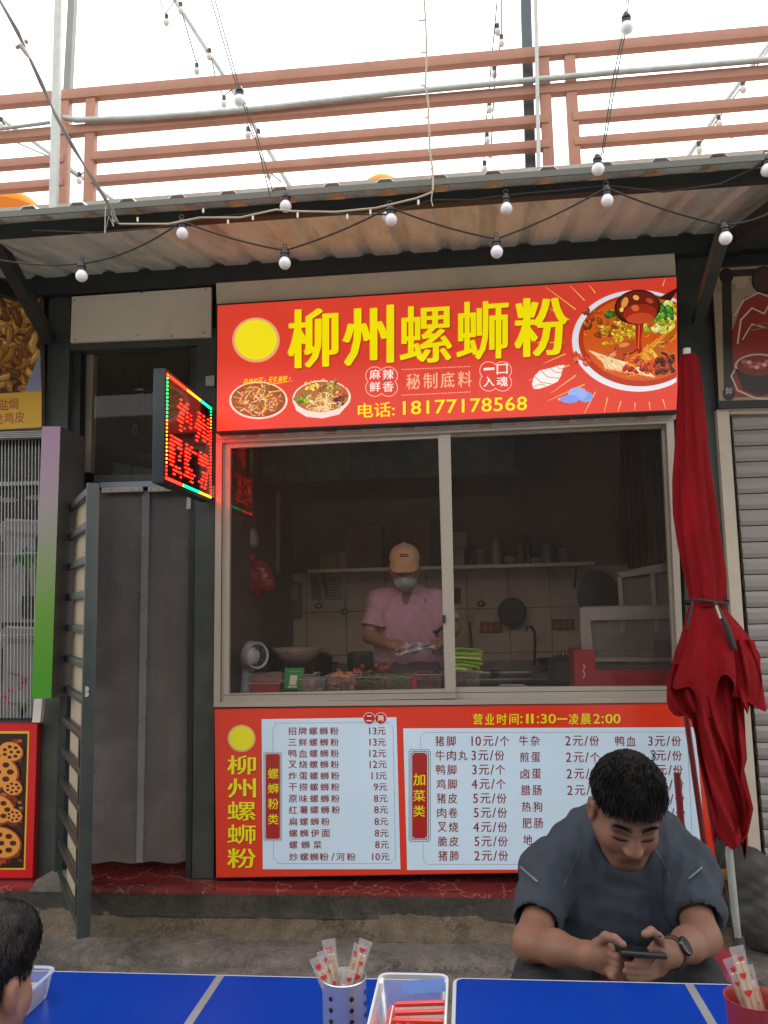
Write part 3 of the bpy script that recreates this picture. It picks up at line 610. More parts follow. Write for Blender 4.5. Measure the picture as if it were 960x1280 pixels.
smallstring('small bulbs behind the railing at the left edge', [(2, 150), (20, 178), (60, 195), (98, 222), (105, 215)], [(1, 157), (99, 226), (84, 226)], 2.5)
# orange parasols on the terrace
m_or = M('orange_cloth', '#e8850c', .7, 0, .08)
for (x, y, rx, lab) in ((12, 246, 36, 'orange parasol top behind the railing at the left edge'), (478, 226, 26, 'orange parasol top peeking over the canopy at the centre')):
    t = thing('parasol', lab, 'parasol', at(x, y+80, 3.0)); c0 = at(x, y+12, 3.0); R_ = rx/1000*7*1.15; g = G()
    g.lathe([(R_, -.05), (R_*.99, 0), (R_*.8, .06), (R_*.5, .11), (R_*.2, .135), (0.01, .14)], c0, 16); g.build('canopy', m_or, t, smooth=True, angle=60)
    g = G(); g.tube([c0, c0-np.array([0, 0, 1.0])], .02); g.build('pole', m_galv, t)
# ---------------------------------------------------------------- the shop sign
YS = -.12
RED, YEL = '#d8402f', '#f0e500'
m_lit = print_mat('backlit_film', .3, .22)
sign = thing('shop_sign', 'long red shop sign with big yellow characters and bowls of noodles above the window', 'sign', at(560, 530, -.05))
m_case = M('sign_case', '#2a2624', .5)
g = G(); g.slab([(271, 380), (846.5, 344), (848.5, 514), (270, 541)], YS+.004, .11); g.build('case', m_case, sign)
a = Art(YS+.0035); a.poly([(272, 382), (845.5, 346), (847.5, 512), (271, 539)], RED, 1)
# a slightly deeper red right half and rays
for ang in range(0, 360, 11):
    t = math.radians(ang+4); r0, r1 = 92, 150; cx, cy = 797, 428
    x0, y0, x1, y1 = cx+r0*math.cos(t), cy+r0*.82*math.sin(t), cx+r1*math.cos(t)*(.8+.3*((ang*7) % 5)/5), cy+r1*math.sin(t)*(.7+.3*((ang*3) % 4)/4)
    top, bot = 348+(846-x1)*.0626, 511+(846-x1)*.0467
    if x1 > 843 or x0 > 843:
        if x0 > 838: continue
        f = (843-x0)/(x1-x0); x1 = 843; y1 = y0+(y1-y0)*f
    if y1 < top: f = (top-y0)/(y1-y0); x1, y1 = x0+(x1-x0)*f, top
    if y1 > bot: f = (bot-y0)/(y1-y0); x1, y1 = x0+(x1-x0)*f, bot
    if x1 < 655 or math.hypot(x1-x0, y1-y0) < 8: continue
    a.line([(x0, y0), (x1, y1)], [1.6, .5], '#f0b45c', 2)
a.build('sign_face', sign, m_lit)
for ch, qd in (('柳', [(361.5, 388), (421, 384), (421, 457), (361.5, 460.5)]), ('州', [(430, 387.5), (490.5, 381), (490.5, 453.5), (430, 457.5)]), ('螺', [(501, 384), (564, 380), (564, 451.5), (501, 455)]), ('蛳', [(572, 378.5), (634.5, 374), (634.5, 447), (572, 451)]), ('粉', [(645, 374), (707.5, 370.5), (707.5, 443), (645, 446.5)])):
    a = Art(YS, .0006); a.text(ch, [(x+1.4, y+1.8) for x, y in qd], '#a03c12', 2, .055 if ch in '螺蛳' else .08); a.text(ch, qd, YEL, 3.5, .05 if ch in '螺蛳' else .075); a.build('character', sign, m_lit)
a = Art(YS, .0006)
a.text('电话:', [(447.5, 504.5), (493, 502), (493, 520.5), (447.5, 522.5)], YEL, 2, .03, 1.0)
a.build('lettering', sign, m_lit); a = Art(YS, .0006)
a.text('18177178568', [(504, 501.5), (658.5, 495.5), (658.5, 512.5), (504, 518.5)], YEL, 2, .035, 1.05)
a.build('phone_lettering', sign, m_lit)
a = Art(YS, .0006)
for cx, cy, rows in ((477, 477, ('麻辣', '鲜香')), (619.5, 470.5, ('一口', '入魂'))):
    a = Art(YS, .0006)
    for dx in (-8.5, 8.5):
        for dy in (-7.5, 7.5):
            a.ell(cx+dx, cy+dy, 11.8, 11.3, '#f2cdb8', 2, 20); a.ell(cx+dx, cy+dy, 11.0, 10.5, RED, 3, 20)
    a.poly([(cx-10, cy-10), (cx+10, cy-10), (cx+10, cy+10), (cx-10, cy+10)], RED, 4)
    for i, t in enumerate(rows):
        for j, ch in enumerate(t):
            h = 3 if ch == '一' else 12.5; yy = cy-15+i*15.5+(6-h/2 if ch == '一' else 0); a.textb(ch, cx-15+j*16.5, cx-1.5+j*16.5, yy, yy+h, '#f4ece4', 6, .035, 1, -.8)
    a.build('lobed_badge', sign, m_lit)
a = Art(YS, .0006); x = 508
for ch in '秘制底料': a.textb(ch, x, x+17, 467.5-(x-508)*.045, 487-(x-508)*.045, '#e8b98e', 3, .025, 1, -.9); x += 21.5
for y0 in (461.5, 493.5):
    for i in range(30): a.poly([(502+i*2.9, y0-i*.14), (503.6+i*2.9, y0-i*.14), (503.6+i*2.9, y0+1-i*.14), (502+i*2.9, y0+1-i*.14)], '#f0c0a8', 3)
a.build('lettering', sign, m_lit); a = Art(YS, .0006); s0 = 303
for i, ch in enumerate('品质纯正·天然美味!'): a.text(ch, [(s0+2+i*6.2, 474-i*.55), (s0+7.6+i*6.2, 473.5-i*.55), (s0+6.3+i*6.2, 481-i*.5), (s0+.6+i*6.2, 481.5-i*.5)] if ch not in '·!' else [(s0+3+i*6.2, 477-i*.6), (s0+4.5+i*6.2, 477-i*.6), (s0+4+i*6.2, 480-i*.6), (s0+2.5+i*6.2, 480-i*.6)], '#f3d50a', 3, .02)
a.line([(304, 485), (330, 482), (366, 476)], [.4, 1.3, .4], '#f3d50a', 3)
a.build('lettering', sign, m_lit)
# round emblem (the figure on it is left out)
a = Art(YS, .0006)
a.ell(320, 425, 29.5, 28, '#d9b27c', 2); a.ell(320, 424.5, 26, 25, '#f0e61c', 3)
a.build('round_emblem', sign, m_lit)
# noodle bowls, drawn as flat print
def noodles(a, cx, cy, rx, ry, n, cols, layer, seed, ln=.5, w=1.4, clip=None, arc=None):
    r = random.Random(seed)
    for i in range(n):
        t = r.uniform(0, 6.28) if arc is None else r.uniform(*arc); q = math.sqrt(r.random())*.8; x0, y0 = (min(cx+rx*q*math.cos(t), clip) if clip else cx+rx*q*math.cos(t)), cy+ry*q*math.sin(t); th = r.uniform(0, 6.28); L_ = rx*ln*r.uniform(.4, 1); bend = r.uniform(-1.2, 1.2); pts = []
        for k in range(6):
            pts.append((x0, y0)); th += bend/5; x0 += L_/5*math.cos(th); y0 += L_/5*math.sin(th)*.75
            dx, dy = (x0-cx)/(rx*.94), (y0-cy)/(ry*.94); m = math.hypot(dx, dy)
            if m > 1: x0, y0 = cx+(x0-cx)/m, cy+(y0-cy)/m
            if clip: x0 = min(x0, clip)
        a.line(pts, [w*.5, w, w, w, w, w*.5], r.choice(cols), layer+i*.02)
a = Art(YS, .0006)
a.ell(323, 500.5, 36.5, 23.5, '#e8d9c4', 2); a.ell(323, 500, 34, 21.5, '#8f4a22', 3)
noodles(a, 323, 500, 34, 21, 170, ['#c98a4c', '#d9a868', '#a85f30', '#e0bc84', '#b34428', '#f0d9a8', '#6b7a2c', '#c8661e'], 3.5, 5, .45, 1.3)
a.line([(352, 488), (338, 490), (331, 498), (332, 508), (329, 516)], 1.6, '#d9c22c', 8)
a.build('noodle_dish', sign, m_lit)
a = Art(YS, .0006)
a.poly([(383, 508), (420, 506), (410, 519), (398, 522), (390, 519)], '#8c3a26', 2)
a.ell(402, 497.5, 36.5, 22, '#efe4da', 2.5, rot=-3); a.poly([(366, 500), (370, 513), (383, 521), (403, 523), (424, 518), (437, 503), (438, 497), (402, 512)], '#e6dcd6', 2.6); a.ell(402, 496, 34, 19, '#b06a2c', 3, rot=-3)
noodles(a, 404, 503, 26, 13, 60, ['#e0c088', '#f0d8a4', '#cfa25c'], 3.3, 9, .8, 1.3)
for (cx, cy, n, cs, rx) in ((379, 500, 26, ['#5b8f1e', '#3d7016', '#8fbf2c', '#28500e'], 11), (390, 483, 22, ['#e8d22c', '#d9a81c', '#f0e070'], 10), (424, 500, 26, ['#3a1a14', '#57241a', '#742c1c', '#8a4a30'], 10), (413, 486, 40, ['#c8b23c', '#8aa02c', '#d9c878', '#7a5a2c'], 15), (427, 492, 20, ['#b8481e', '#d87a2c'], 10)):
    r = random.Random(cx)
    for i in range(n):
        x, y = cx+r.gauss(0, rx*.42), cy+r.gauss(0, rx*.34); a.ell(x, y, r.uniform(1.2, 3), r.uniform(.9, 2), r.choice(cs), 5+i*.03, 8, r.uniform(0, 180))
a.build('noodle_bowl', sign, m_lit)
# the large bowl
CL = (0, 348, 845.5, 511)
a = Art(YS, .0006)
a.ell(798, 426, 83, 63.5, '#dfe4ec', 3, 60, clip=CL); a.ell(800, 425, 77, 58, '#b8330f', 3.5, 60, clip=CL); a.ell(802, 423, 73, 53, '#cf5a14', 3.8, 60, clip=CL)
def blobs(cx, cy, n, cols, sx, sy, r0, r1, layer, seed, flat=.7):
    r = random.Random(seed)
    for i in range(n):
        x, y = cx+r.uniform(-1, 1)*sx, cy+r.uniform(-1, 1)*sy; q = r.uniform(r0, r1); c = r.choice(cols)
        h = srgb(c); dk = tuple(v*.45 for v in h); ro = r.uniform(0, 180)
        if x > 842: continue
        a.ell(x, y+q*.18, q*1.08, q*flat*1.1, dk, layer+i*.04, 12, ro, clip=CL); a.ell(x, y, q, q*flat, c, layer+i*.04+.015, 12, ro, clip=CL); a.ell(x-q*.25, y-q*.2, q*.35, q*.2, tuple(min(1, v*1.7+.05) for v in h), layer+i*.04+.03, 8, ro, clip=CL)
blobs(756, 404, 46, ['#8a3c16', '#a5521c', '#6d2a12', '#c07028'], 26, 16, 3.0, 5.2, 4, 11, .5)
blobs(775, 417, 50, ['#d9b818', '#c89a14', '#e8d440', '#b57f18'], 22, 15, 2.6, 4.6, 5, 12, .45)
blobs(818, 395, 70, ['#c9c42c', '#dfd860', '#9fb028', '#e8e08a', '#86961e'], 26, 18, 3, 7, 5, 13, .55)
blobs(764, 393, 14, ['#3f7a1c', '#2c5c14'], 7, 4, 2, 4, 6, 14)
blobs(830, 388, 26, ['#2f6d1a', '#4c9426', '#1d4a10', '#6fb43a'], 14, 9, 3, 7, 8.5, 15, .5)
blobs(728, 447, 16, ['#c83a18', '#e05828', '#a32410'], 10, 7, 2.5, 4.5, 7, 16)
for (x, y, rx, ry, ro) in ((767, 447, 13, 8, -12), (783, 434, 14, 8, -10)):
    a.ell(x, y+1, rx+1, ry+1, '#6d2208', 8, 24, ro); a.ell(x, y, rx, ry, '#b84a1e', 8.1, 24, ro); a.ell(x-3, y-3, rx*.5, ry*.35, '#e08a50', 8.2, 16, ro)
r = random.Random(21)
for i in range(30):          # white noodle strands
    t = i/29; x0, y0 = 736+t*36, 438+t*12; pts = [(x0+u*(20+26*t)+6*math.sin(u*3), y0+u*(24-2*t+r.uniform(-1, 1))) for u in np.linspace(0, 1, 7)]
    pts = [(min(x, 838), min(y, 478.5-abs(x-790)*.06)) for x, y in pts]; a.line(pts, [.8, 2, 2.2, 2.2, 2.2, 1.8, .6], ['#eec68a', '#f6e3b4', '#e0a860', '#fbeec8'][i % 4], 8+i*.04)
for i in range(9):           # tofu skin sheets
    x0, y0 = 783+i*4, 452-i*2; a.poly([(x0, y0), (min(845, x0+52), y0-38+i*1.2), (min(845.4, x0+56), y0-29+i*1.2), (x0+8, y0+10)], ['#e8a41c', '#c9781a', '#f2c23c', '#b8641a', '#e09828'][i % 5], 9.5+i*.06)
blobs(833, 452, 44, ['#2a120c', '#45180f', '#6a2414', '#9c3a20'], 13, 12, 2, 4.2, 11, 17, .6)
blobs(806, 458, 40, ['#c22c10', '#a81f0c', '#d94a1c', '#8a1808'], 26, 8, 1.5, 4, 10.5, 18)
noodles(a, 800, 440, 66, 40, 50, ['#c8441c', '#e08a3c', '#8f2410', '#f0b868'], 11, 33, .18, 1.0, clip=843)
# pouring sauce and ladle
a.poly([(794, 404), (805, 404), (801, 425), (803, 440), (797, 443), (795, 425)], '#a8200c', 13.5); a.line([(799, 405), (798, 436)], 1.5, '#e86a3c', 13.7)
a.poly([(838, 376), (846, 364.5), (846, 360), (835, 366), (822, 373)], '#3c120c', 14)
a.ell(797, 384, 29, 22, '#35100b', 14.2, 40, -6); a.ell(797, 383, 26.5, 19, '#6d1c10', 14.4, 40, -6); a.ell(800, 392, 21, 12, '#a42a14', 14.6, 30, -4); a.ell(800, 398, 17, 7, '#c84a28', 14.8, 24, -4)
for (x, y, rx, ry, c) in ((781, 378, 4, 7, '#e89a3c'), (795, 372, 4, 3, '#f0b860'), (794, 385, 5, 4, '#e06a30'), (812, 376, 5, 3, '#b84a2c'), (777, 387, 2.5, 3, '#f4d060')): a.ell(x, y, rx, ry, c, 15, 14, 20)
a.build('noodle_bowl', sign, m_lit)
a = Art(YS, .0006)   # shell and cloud
a.poly([(665, 480), (668, 470), (675, 463), (688, 460), (698, 457), (706, 456), (703, 462), (701, 470), (697, 477), (686, 482), (674, 486), (667, 486)], '#f6efe9', 3)
for p in ([(668, 470), (676, 478), (690, 480)], [(676, 463), (684, 471), (699, 473)], [(688, 460), (693, 465), (702, 466)], [(667, 484), (675, 480), (682, 482)], [(697, 458), (699, 461), (704, 461)]): a.line(p, .8, '#a8402c', 4)
for (x, y, rx, ry, c) in ((712, 499, 12, 5, '#7d96d6'), (722, 492, 12, 8, '#93abe4'), (732, 496, 9, 7, '#7f9bdc'), (716, 497, 8, 5, '#b9c8f0'), (726, 490, 6, 4, '#c6d4f6'), (703, 499, 6, 2, '#9fb2e6')): a.ell(x, y, rx, ry, c, 3+rx*.01, 20)
a.build('shell_and_cloud', sign, m_lit)

# ---------------------------------------------------------------- menu board
YM = -.055
m_print = print_mat('menu_film', .22)
menu = thing('menu_board', 'red menu board with two white price panels below the serving window', 'menu board', at(570, 1090, -.03))
g = G(); g.slab([(268, 886), (862, 879), (898, 1087), (270, 1097.5)], YM+.002, .03); g.build('backing', M('menu_backing', '#8d2418', .5), menu)
a = Art(YM+.0015); OR = '#dd3a22'; a.poly([(268.5, 887), (861.5, 880), (897, 1086.5), (270.5, 1096.5)], OR, 1)
a.build('board_face', menu, m_print)
a = Art(YM); WH = '#d0e8fc'
a.poly([(327, 899), (495.5, 896.5), (500.5, 1086.5), (328.5, 1086.5)], WH, 1)
a.build('price_panel', menu, m_print)
a = Art(YM); a.poly([(504, 910.5), (869.5, 909), (884, 1086), (509, 1087.5)], WH, 1); a.build('price_panel', menu, m_print)
INK = '#8a2420'
L = lambda x, y: (265+x*.25, 870+y*.25)
rows = ['招牌螺蛳粉', '三鲜螺蛳粉', '鸭血螺蛳粉', '叉烧螺蛳粉', '炸蛋螺蛳粉', '干捞螺蛳粉', '原味螺蛳粉', '红薯螺蛳粉', '扁螺蛳粉', '螺蛳伊面', '螺蛳菜', '炒螺蛳粉/河粉']
ycs = [175, 231, 287, 342, 399, 455, 513, 569, 628, 686, 744, 804]; x1s = [632, 634, 635, 635, 637, 637, 638, 640, 588, 590, 548, 718]; pr = ['13元', '13元', '12元', '12元', '11元', '9元', '8元', '8元', '8元', '8元', '8元', '10元']
for i, t in enumerate(rows):
    a = Art(YM, .0005); x0 = 381+i*.6; n = 5 if i < 8 else len(t); wch = 41
    if i == 11:
        xs = [387, 443, 494, 543, 595, 622, 675]; ws = [44, 42, 42, 42, 20, 42, 42]; xs[4] = 600; 
        for ch, xx, ww in zip(t, [387, 441, 490, 539, 590-0, 622, 675], [43, 42, 42, 42, 22, 42, 43]):
            if ch == '/': xx, ww = 598, 14
            if ch in '粉' and xx > 530 and xx < 560: ww = 44
            p, q = L(xx, ycs[i]-19), L(xx+ww, ycs[i]+19); a.textb(ch, p[0], q[0], p[1], q[1], INK, 2, -.28)
    else:
        st = (x1s[i]-x0-wch)/(n-1)
        for k, ch in enumerate(t): 
            h = 19 if ch != '三' else 16; p, q = L(x0+k*st, ycs[i]-h), L(x0+k*st+wch, ycs[i]+h); a.textb(ch, p[0], q[0], p[1], q[1], INK, 2, -.28)
    a.build('dish_name', menu, m_print); a = Art(YM, .0005); xr = 868+i*1.6; num = pr[i][:-1]; p, q = L(xr-41, ycs[i]-18), L(xr, ycs[i]+18); a.textb('元', p[0], q[0], p[1], q[1], INK, 2, -.28)
    glyphs(num); w = 36*ASP[num]*.95; p, q = L(xr-46-w, ycs[i]-18), L(xr-46, ycs[i]+17); a.textb(num, p[0], q[0], p[1], q[1], INK, 2, -.28); a.build('price', menu, m_print)
a = Art(YM, .0005)
def plaque(f, x0, x1, y0, y1):
    for (d, c, l) in ((10, '#8a8f92', 2), (7.5, WH, 2.2), (4.5, '#5a5f60', 2.4), (2, WH, 2.6), (0, '#a82420', 2.8)):
        u = 5; P = [(x0-d+u, y0-d), (x1+d-u, y0-d), (x1+d-u, y0-d+u), (x1+d, y0-d+u), (x1+d, y1+d-u), (x1+d-u, y1+d-u), (x1+d-u, y1+d), (x0-d+u, y1+d), (x0-d+u, y1+d-u), (x0-d, y1+d-u), (x0-d, y0-d+u), (x0-d+u, y0-d+u)]; a.poly([f(*p) for p in P], c, l)
plaque(L, 268, 340, 290, 715)
for ch, y0, y1 in (('螺', 362, 415), ('蛳', 437, 487), ('粉', 512, 565), ('类', 590, 642)):
    p, q = L(280, y0), L(332, y1); a.textb(ch, p[0], q[0], p[1], q[1], YEL, 5, .03)
a.build('plaque', menu, m_print); a = Art(YM, .0005)
R5 = lambda x, y: (500+x*.41667, 870+y*.41667)
plaque(lambda x, y: R5(x, y), 36, 82, 170, 428)
for ch, y0, y1 in (('加', 233, 268), ('菜', 282, 316), ('类', 328, 362)):
    p, q = R5(40, y0), R5(75, y1); a.textb(ch, p[0], q[0], p[1], q[1], YEL, 5, .03)
a.build('plaque', menu, m_print)
# thin frames
def thinframe(f, pts, w=.5): a = Art(YM, .0005); a.line([f(*p) for p in pts]+[f(*pts[0])], w, '#8a8f92', 1.6); a.build('thin_frame', menu, m_print)
thinframe(L, [(318, 135), (890, 133), (890, 148), (905, 150), (918, 818), (900, 820), (898, 838), (325, 838), (322, 818), (308, 816), (305, 158), (318, 155)])
thinframe(R5, [(75, 110), (850, 108), (862, 122), (880, 492), (868, 505), (82, 505), (70, 492), (62, 122)])
for x, ch in ((786, '二'), (844, '两')):
    a = Art(YM, .0005); p = L(x, 112); a.ell(p[0], p[1], 7.6, 7.6, WH, 6, 24); a.ell(p[0], p[1], 6.9, 6.9, '#c22a20', 6.3, 24); a.textb(ch, p[0]-3.6, p[0]+3.6, p[1]-3.6, p[1]+3.6, '#f3eee6', 6.8, .02); a.build('round_badge', menu, m_print)
for ch, y0, y1 in (('柳', 298, 392), ('州', 413, 508), ('螺', 527, 622), ('蛳', 643, 740), ('粉', 762, 860)):
    a = Art(YM, .0005); p, q = L(78, y0), L(218, y1); a.textb(ch, p[0]+.6, q[0]+.6, p[1]+.7, q[1]+.7, '#8a1c0c', 2, .07 if ch not in '螺蛳' else .045); a.textb(ch, p[0], q[0], p[1], q[1], YEL, 3.2, .06 if ch not in '螺蛳' else .04); a.build('character', menu, m_print)
a = Art(YM, .0005); p = L(148, 212); a.ell(p[0], p[1], 17.5, 17, '#d9b27c', 2); a.ell(p[0], p[1]-.3, 15.2, 14.8, '#f0e61c', 3); a.build('round_emblem', menu, m_print); a = Art(YM, .0005)
for ch, x0, x1 in (('营', 220, 248), ('业', 256, 283), ('时', 292, 321), ('间', 329, 356), (':', 362, 367), ('1', 379, 386), ('1', 394, 401), (':', 412, 417), ('30', 423, 468), ('—', 472, 502), ('凌', 507, 536), ('晨', 543, 573), ('2', 581, 600), (':', 606, 611), ('00', 617, 662)):
    y0, y1 = 53, 85
    if ch == ':': y0, y1 = 60, 82
    if ch == '—': y0, y1 = 66.5, 70.5
    if ch.isdigit(): y0, y1 = 54, 82
    p, q = R5(x0, y0), R5(x1, y1); a.textb(ch, p[0], q[0], p[1], q[1], '#f2dc1e', 3, -.5)
a.build('opening_hours', menu, m_print)
def item(t, x0, yc, price, xp0, xp1, h=15):
    a = Art(YM, .0005)
    for k, ch in enumerate(t): p, q = R5(x0+k*(34), yc-h), R5(x0+k*34+27, yc+h); a.textb(ch, p[0], q[0], p[1], q[1], INK, 2, -.28)
    if a.v: a.build('dish_name', menu, m_print)
    a = Art(YM, .0005)
    if price:
        num, rest = price.split('元'); xx = xp1
        for ch, w in ((rest[-1], 28), ('/', 10), ('元', 30)):
            p, q = R5(xx-w, yc-h), R5(xx, yc+h); a.textb(ch, p[0], q[0], p[1], q[1], INK, 2, -.28); xx -= w+5
        glyphs(num); w = 28*ASP[num]*.95; p, q = R5(xx-w-1, yc-h+1), R5(xx-2, yc+h-1)
        if num != '?': a.textb(num, p[0], q[0], p[1], q[1], INK, 2, -.28)
    if a.v: a.build('price', menu, m_print)
for i, (t, pp) in enumerate((('猪脚', '10元/个'), ('牛肉丸', '3元/份'), ('鸭脚', '3元/个'), ('鸡脚', '4元/个'), ('猪皮', '5元/份'), ('肉卷', '5元/份'), ('叉烧', '4元/份'), ('脆皮', '5元/份'), ('猪肺', '2元/份'))):
    item(t, 106+i*1.2, 135+i*43, pp, 222, (328, 313, 315, 317, 319, 321, 322, 323, 324)[i])
for i, (t, pp) in enumerate((('牛杂', '2元/份'), ('煎蛋', '2元/个'), ('卤蛋', '2元/个'), ('腊肠', '2元/份'), ('热狗', None), ('肥肠', None), ('地', None))):
    item(t, 358+i*2, 134+i*49.5, pp, 503, 597+i*2)
for i, (t, pp) in enumerate((('鸭血', '3元/份'), ('炸蛋', '?元/份'), ('', '2元/份'), ('', '?元/份'), ('', '?元/份'), ('', '?元/份'), ('', '?元/份'), ('', '?元/份'))):
    item(t, 646+i*2, 135+i*43.5, pp, 747, 843+i*2.6)
a = Art(YM, .0005); a.line([R5(*p) for p in ((752, 166), (762, 164), (766, 172), (758, 178), (767, 182), (762, 192), (752, 193))], 1.5, '#141312', 4)
a.line([R5(*p) for p in ((754, 170), (764, 178), (756, 188))], 1.2, '#141312', 5)
a.build('marker_scrawl', menu, m_print)
# ---------------------------------------------------------------- left neighbour
lst = thing('snack_stall', 'neighbouring snack stall front at the left edge with barred window', 'stall', at(0, 1098, 0))
def slp(name, pts, Y, th, mat, parent, **kw): g = G(); g.slab(pts, Y, th); return g.build(name, mat, parent, **kw)
slp('front_wall', [(-420, 340), (64, 335), (58, 545), (-420, 545)], .03, .06, m_steel, lst)
slp('front_wall', [(-420, 900), (55, 900), (50, 1100), (-420, 1100)], .03, .06, m_steel, lst)
g = G(); g.box(-4.6, -2.34, 1.0, 1.06, ZF, 3.4); g.build('back_wall', m_dark, lst)
g = G(); g.box(-2.33, -2.29, .12, 1.0, ZF, 3.4); g.build('side_wall', m_dark, lst)
g = G()
for i in range(5): g.slab([(-60, 539+i*2.2), (52, 536+i*2.2), (52, 537.3+i*2.2), (-60, 540.4+i*2.2)], -.03-.006*i, .05)
g.build('window_lip', m_galv, lst)
g = G()
for i in range(30): x = 48-i*4.2; g.slab([(x, 550), (x+1.1, 550), (x+1.1-2, 898), (x-2, 898)], .02, .004)
for y in (601, 690, 792): g.slab([(-60, y+3), (52, y), (52, y+(5 if y == 601 else 1.6)), (-60, y+3+(5 if y == 601 else 1.6))], .025, .006)
g.build('window_grille', m_galv, lst, kind='stuff')
# printed film with white vases behind the grille
a = Art(.07, .001); a.poly([(-80, 548), (56, 548), (52, 900), (-80, 900)], '#1c1d1d', 1)
for (y0, y1, c1) in ((648, 778, '#8d8c92'), (782, 897, '#85848c')):
    a.poly([(8, y0), (48, y0+2), (50, y0+14), (44, y0+26), (46, y1), (2, y1), (4, y0+30), (-4, y0+10)], c1, 2); a.poly([(8, y0), (48, y0+2), (48, y0+5), (8, y0+3)], '#b5b3b8', 3); a.poly([(10, y0+16), (46, y0+18), (44, y0+24), (8, y0+22)], '#6f6e78', 3)
r = random.Random(3)
for i in range(22):
    th = r.uniform(-3.3, .2); x1, y1 = 34+20*math.cos(th), 700+17*math.sin(th)+abs(math.cos(th))*9; a.line([(34, 712), ((34+x1)/2, (706+y1)/2-7), (x1, y1)], [1.5, 3, .6], r.choice(['#2f6b22', '#47892e', '#1e4c18']), 4+i*.05)
a.poly([(30, 712), (36, 712), (38, 748), (32, 748)], '#5a4030', 4); a.poly([(26, 745), (44, 745), (42, 774), (28, 774)], '#2a2c2a', 4.3)
for i in range(26): a.ell(18+12*math.sin(i*.3)+r.uniform(-4, 4), 842+i*1.8, r.uniform(2, 4), r.uniform(1.6, 3), r.choice(['#b8285a', '#d04a78', '#8c1c48']), 4+i*.04, 8)
for i in range(9): a.line([(26, 896), (22+i*2, 878+r.uniform(-4, 6))], [3, 1], '#3a7a2a', 5)
for (x, y, w) in ((-10, 622, 14), (10, 625, 12), (44, 622, 12)): a.ell(x, y, w, 3.2, '#8d8a86', 4, 16)
a.build('window_film', lst)
# upper poster
pw = thing('snack_poster', 'poster of golden fried chicken skin with a yellow band of red characters', 'poster', at(20, 540, -.03))
slp('poster_panel', [(-120, 330), (50, 352), (52, 535), (-120, 545)], -.045, .04, M('poster_back', '#6b655c', .6), pw)
a = Art(-.046); a.poly([(-119, 331), (50, 353), (52, 490), (-119, 498)], '#4a2c1c', 1)
def skins(x0, x1, y0, y1, n, seed, cols, s0, s1):
    r = random.Random(seed)
    for i in range(n):
        x, y = r.uniform(x0, x1), r.uniform(y0, y1); s_ = r.uniform(s0, s1); th = r.uniform(0, 6.28); c = srgb(r.choice(cols)); pts = []; q = th
        for k in range(6): pts.append((x, y)); q += r.uniform(-.5, .8); x += s_*math.cos(q)*.35; y += s_*math.sin(q)*.35
        pts = [(min(px, x1), min(max(py, y0), y1)) for px, py in pts]; w = s_*.55
        a.line(pts, [w*.4+1, w+1.6, w*1.1+1.6, w+1.6, w*.9+1.6, w*.3+1], tuple(v*.35 for v in c), 2+i*.02); a.line([(px-.3, py-.4) for px, py in pts], [w*.3, w*.9, w, w*.9, w*.8, w*.2], c, 2.01+i*.02); a.line([(px-w*.2, py-w*.25) for px, py in pts[1:5]], [w*.1, w*.3, w*.3, w*.1], tuple(min(1, v*1.5+.02) for v in c), 2.02+i*.02)
skins(-60, 47, 362, 486, 230, 8, ['#a5702e', '#c08a40', '#8a5522', '#b57c38', '#d0a055', '#784618'], 7, 17)
a.poly([(50, 440), (52, 490), (30, 491)], '#8f93ac', 7.5)
a.poly([(-119, 498), (52, 489), (52, 534), (-119, 543)], '#d9a91c', 8)
for ch, x0, y0 in (('盐', -1, 498.5), ('焗', 11, 497.5), ('鸡', 5, 515.5), ('皮', 18.5, 514.5)): a.textb(ch, x0, x0+12, y0, y0+14, '#a02c1c', 9, .006)
a.textb('脆', -8, 3.5, 516.5, 530.5, '#a02c1c', 9, .006)
a.build('poster_print', pw)
# lower poster
pl = thing('lotus_poster', 'red bordered poster of braised lotus slices at the bottom left', 'poster', at(20, 1098, -.03))
slp('poster_panel', [(-120, 903), (47, 904), (41, 1098), (-120, 1098)], -.05, .04, M('poster_back2', '#8a2018', .5), pl)
a = Art(-.051); a.poly([(-119, 904), (46.5, 905), (40.5, 1097), (-119, 1097)], '#c8141c', 1); a.poly([(-119, 914), (36.5, 914), (31.5, 1087), (-119, 1087)], '#e0b42c', 2); a.poly([(-119, 917), (34.5, 917), (29.5, 1085), (-119, 1085)], '#2a1710', 3)
r = random.Random(6)
for i in range(230):
    x, y = r.uniform(-60, 27), r.uniform(922, 1080); q = r.uniform(4, 9)
    if x > 20: q = 3
    c = r.choice(['#a8481a', '#7a2c10', '#c05a20', '#8c2a12', '#b86a2a', '#5a1c0c']); a.ell(x, y, q, q*.7, tuple(v*.4 for v in srgb(c)), 4+i*.05, 12); a.ell(x-.4, y-.6, q*.9, q*.6, c, 4.02+i*.05, 12)
for (x, y, q) in ((16, 985, 13), (-4, 1012, 24), (14, 940, 16), (2, 1054, 26), (17, 1020, 12), (-2, 965, 27)):
    l = 16+y*.002; a.ell(x, y, q, q*.8, '#8c3c10', l, 20, 15); a.ell(x-.6, y-.8, q*.92, q*.72, '#dd9340', l+.1, 20, 15); a.ell(x, y, q*.14, q*.12, '#3a1608', l+.2, 8)
    for k in range(7): t = k*.9; a.ell(x+q*.55*math.cos(t), y+q*.42*math.sin(t), q*.17, q*.13, '#4a1c0a', l+.2, 10)
a.build('poster_print', pl)
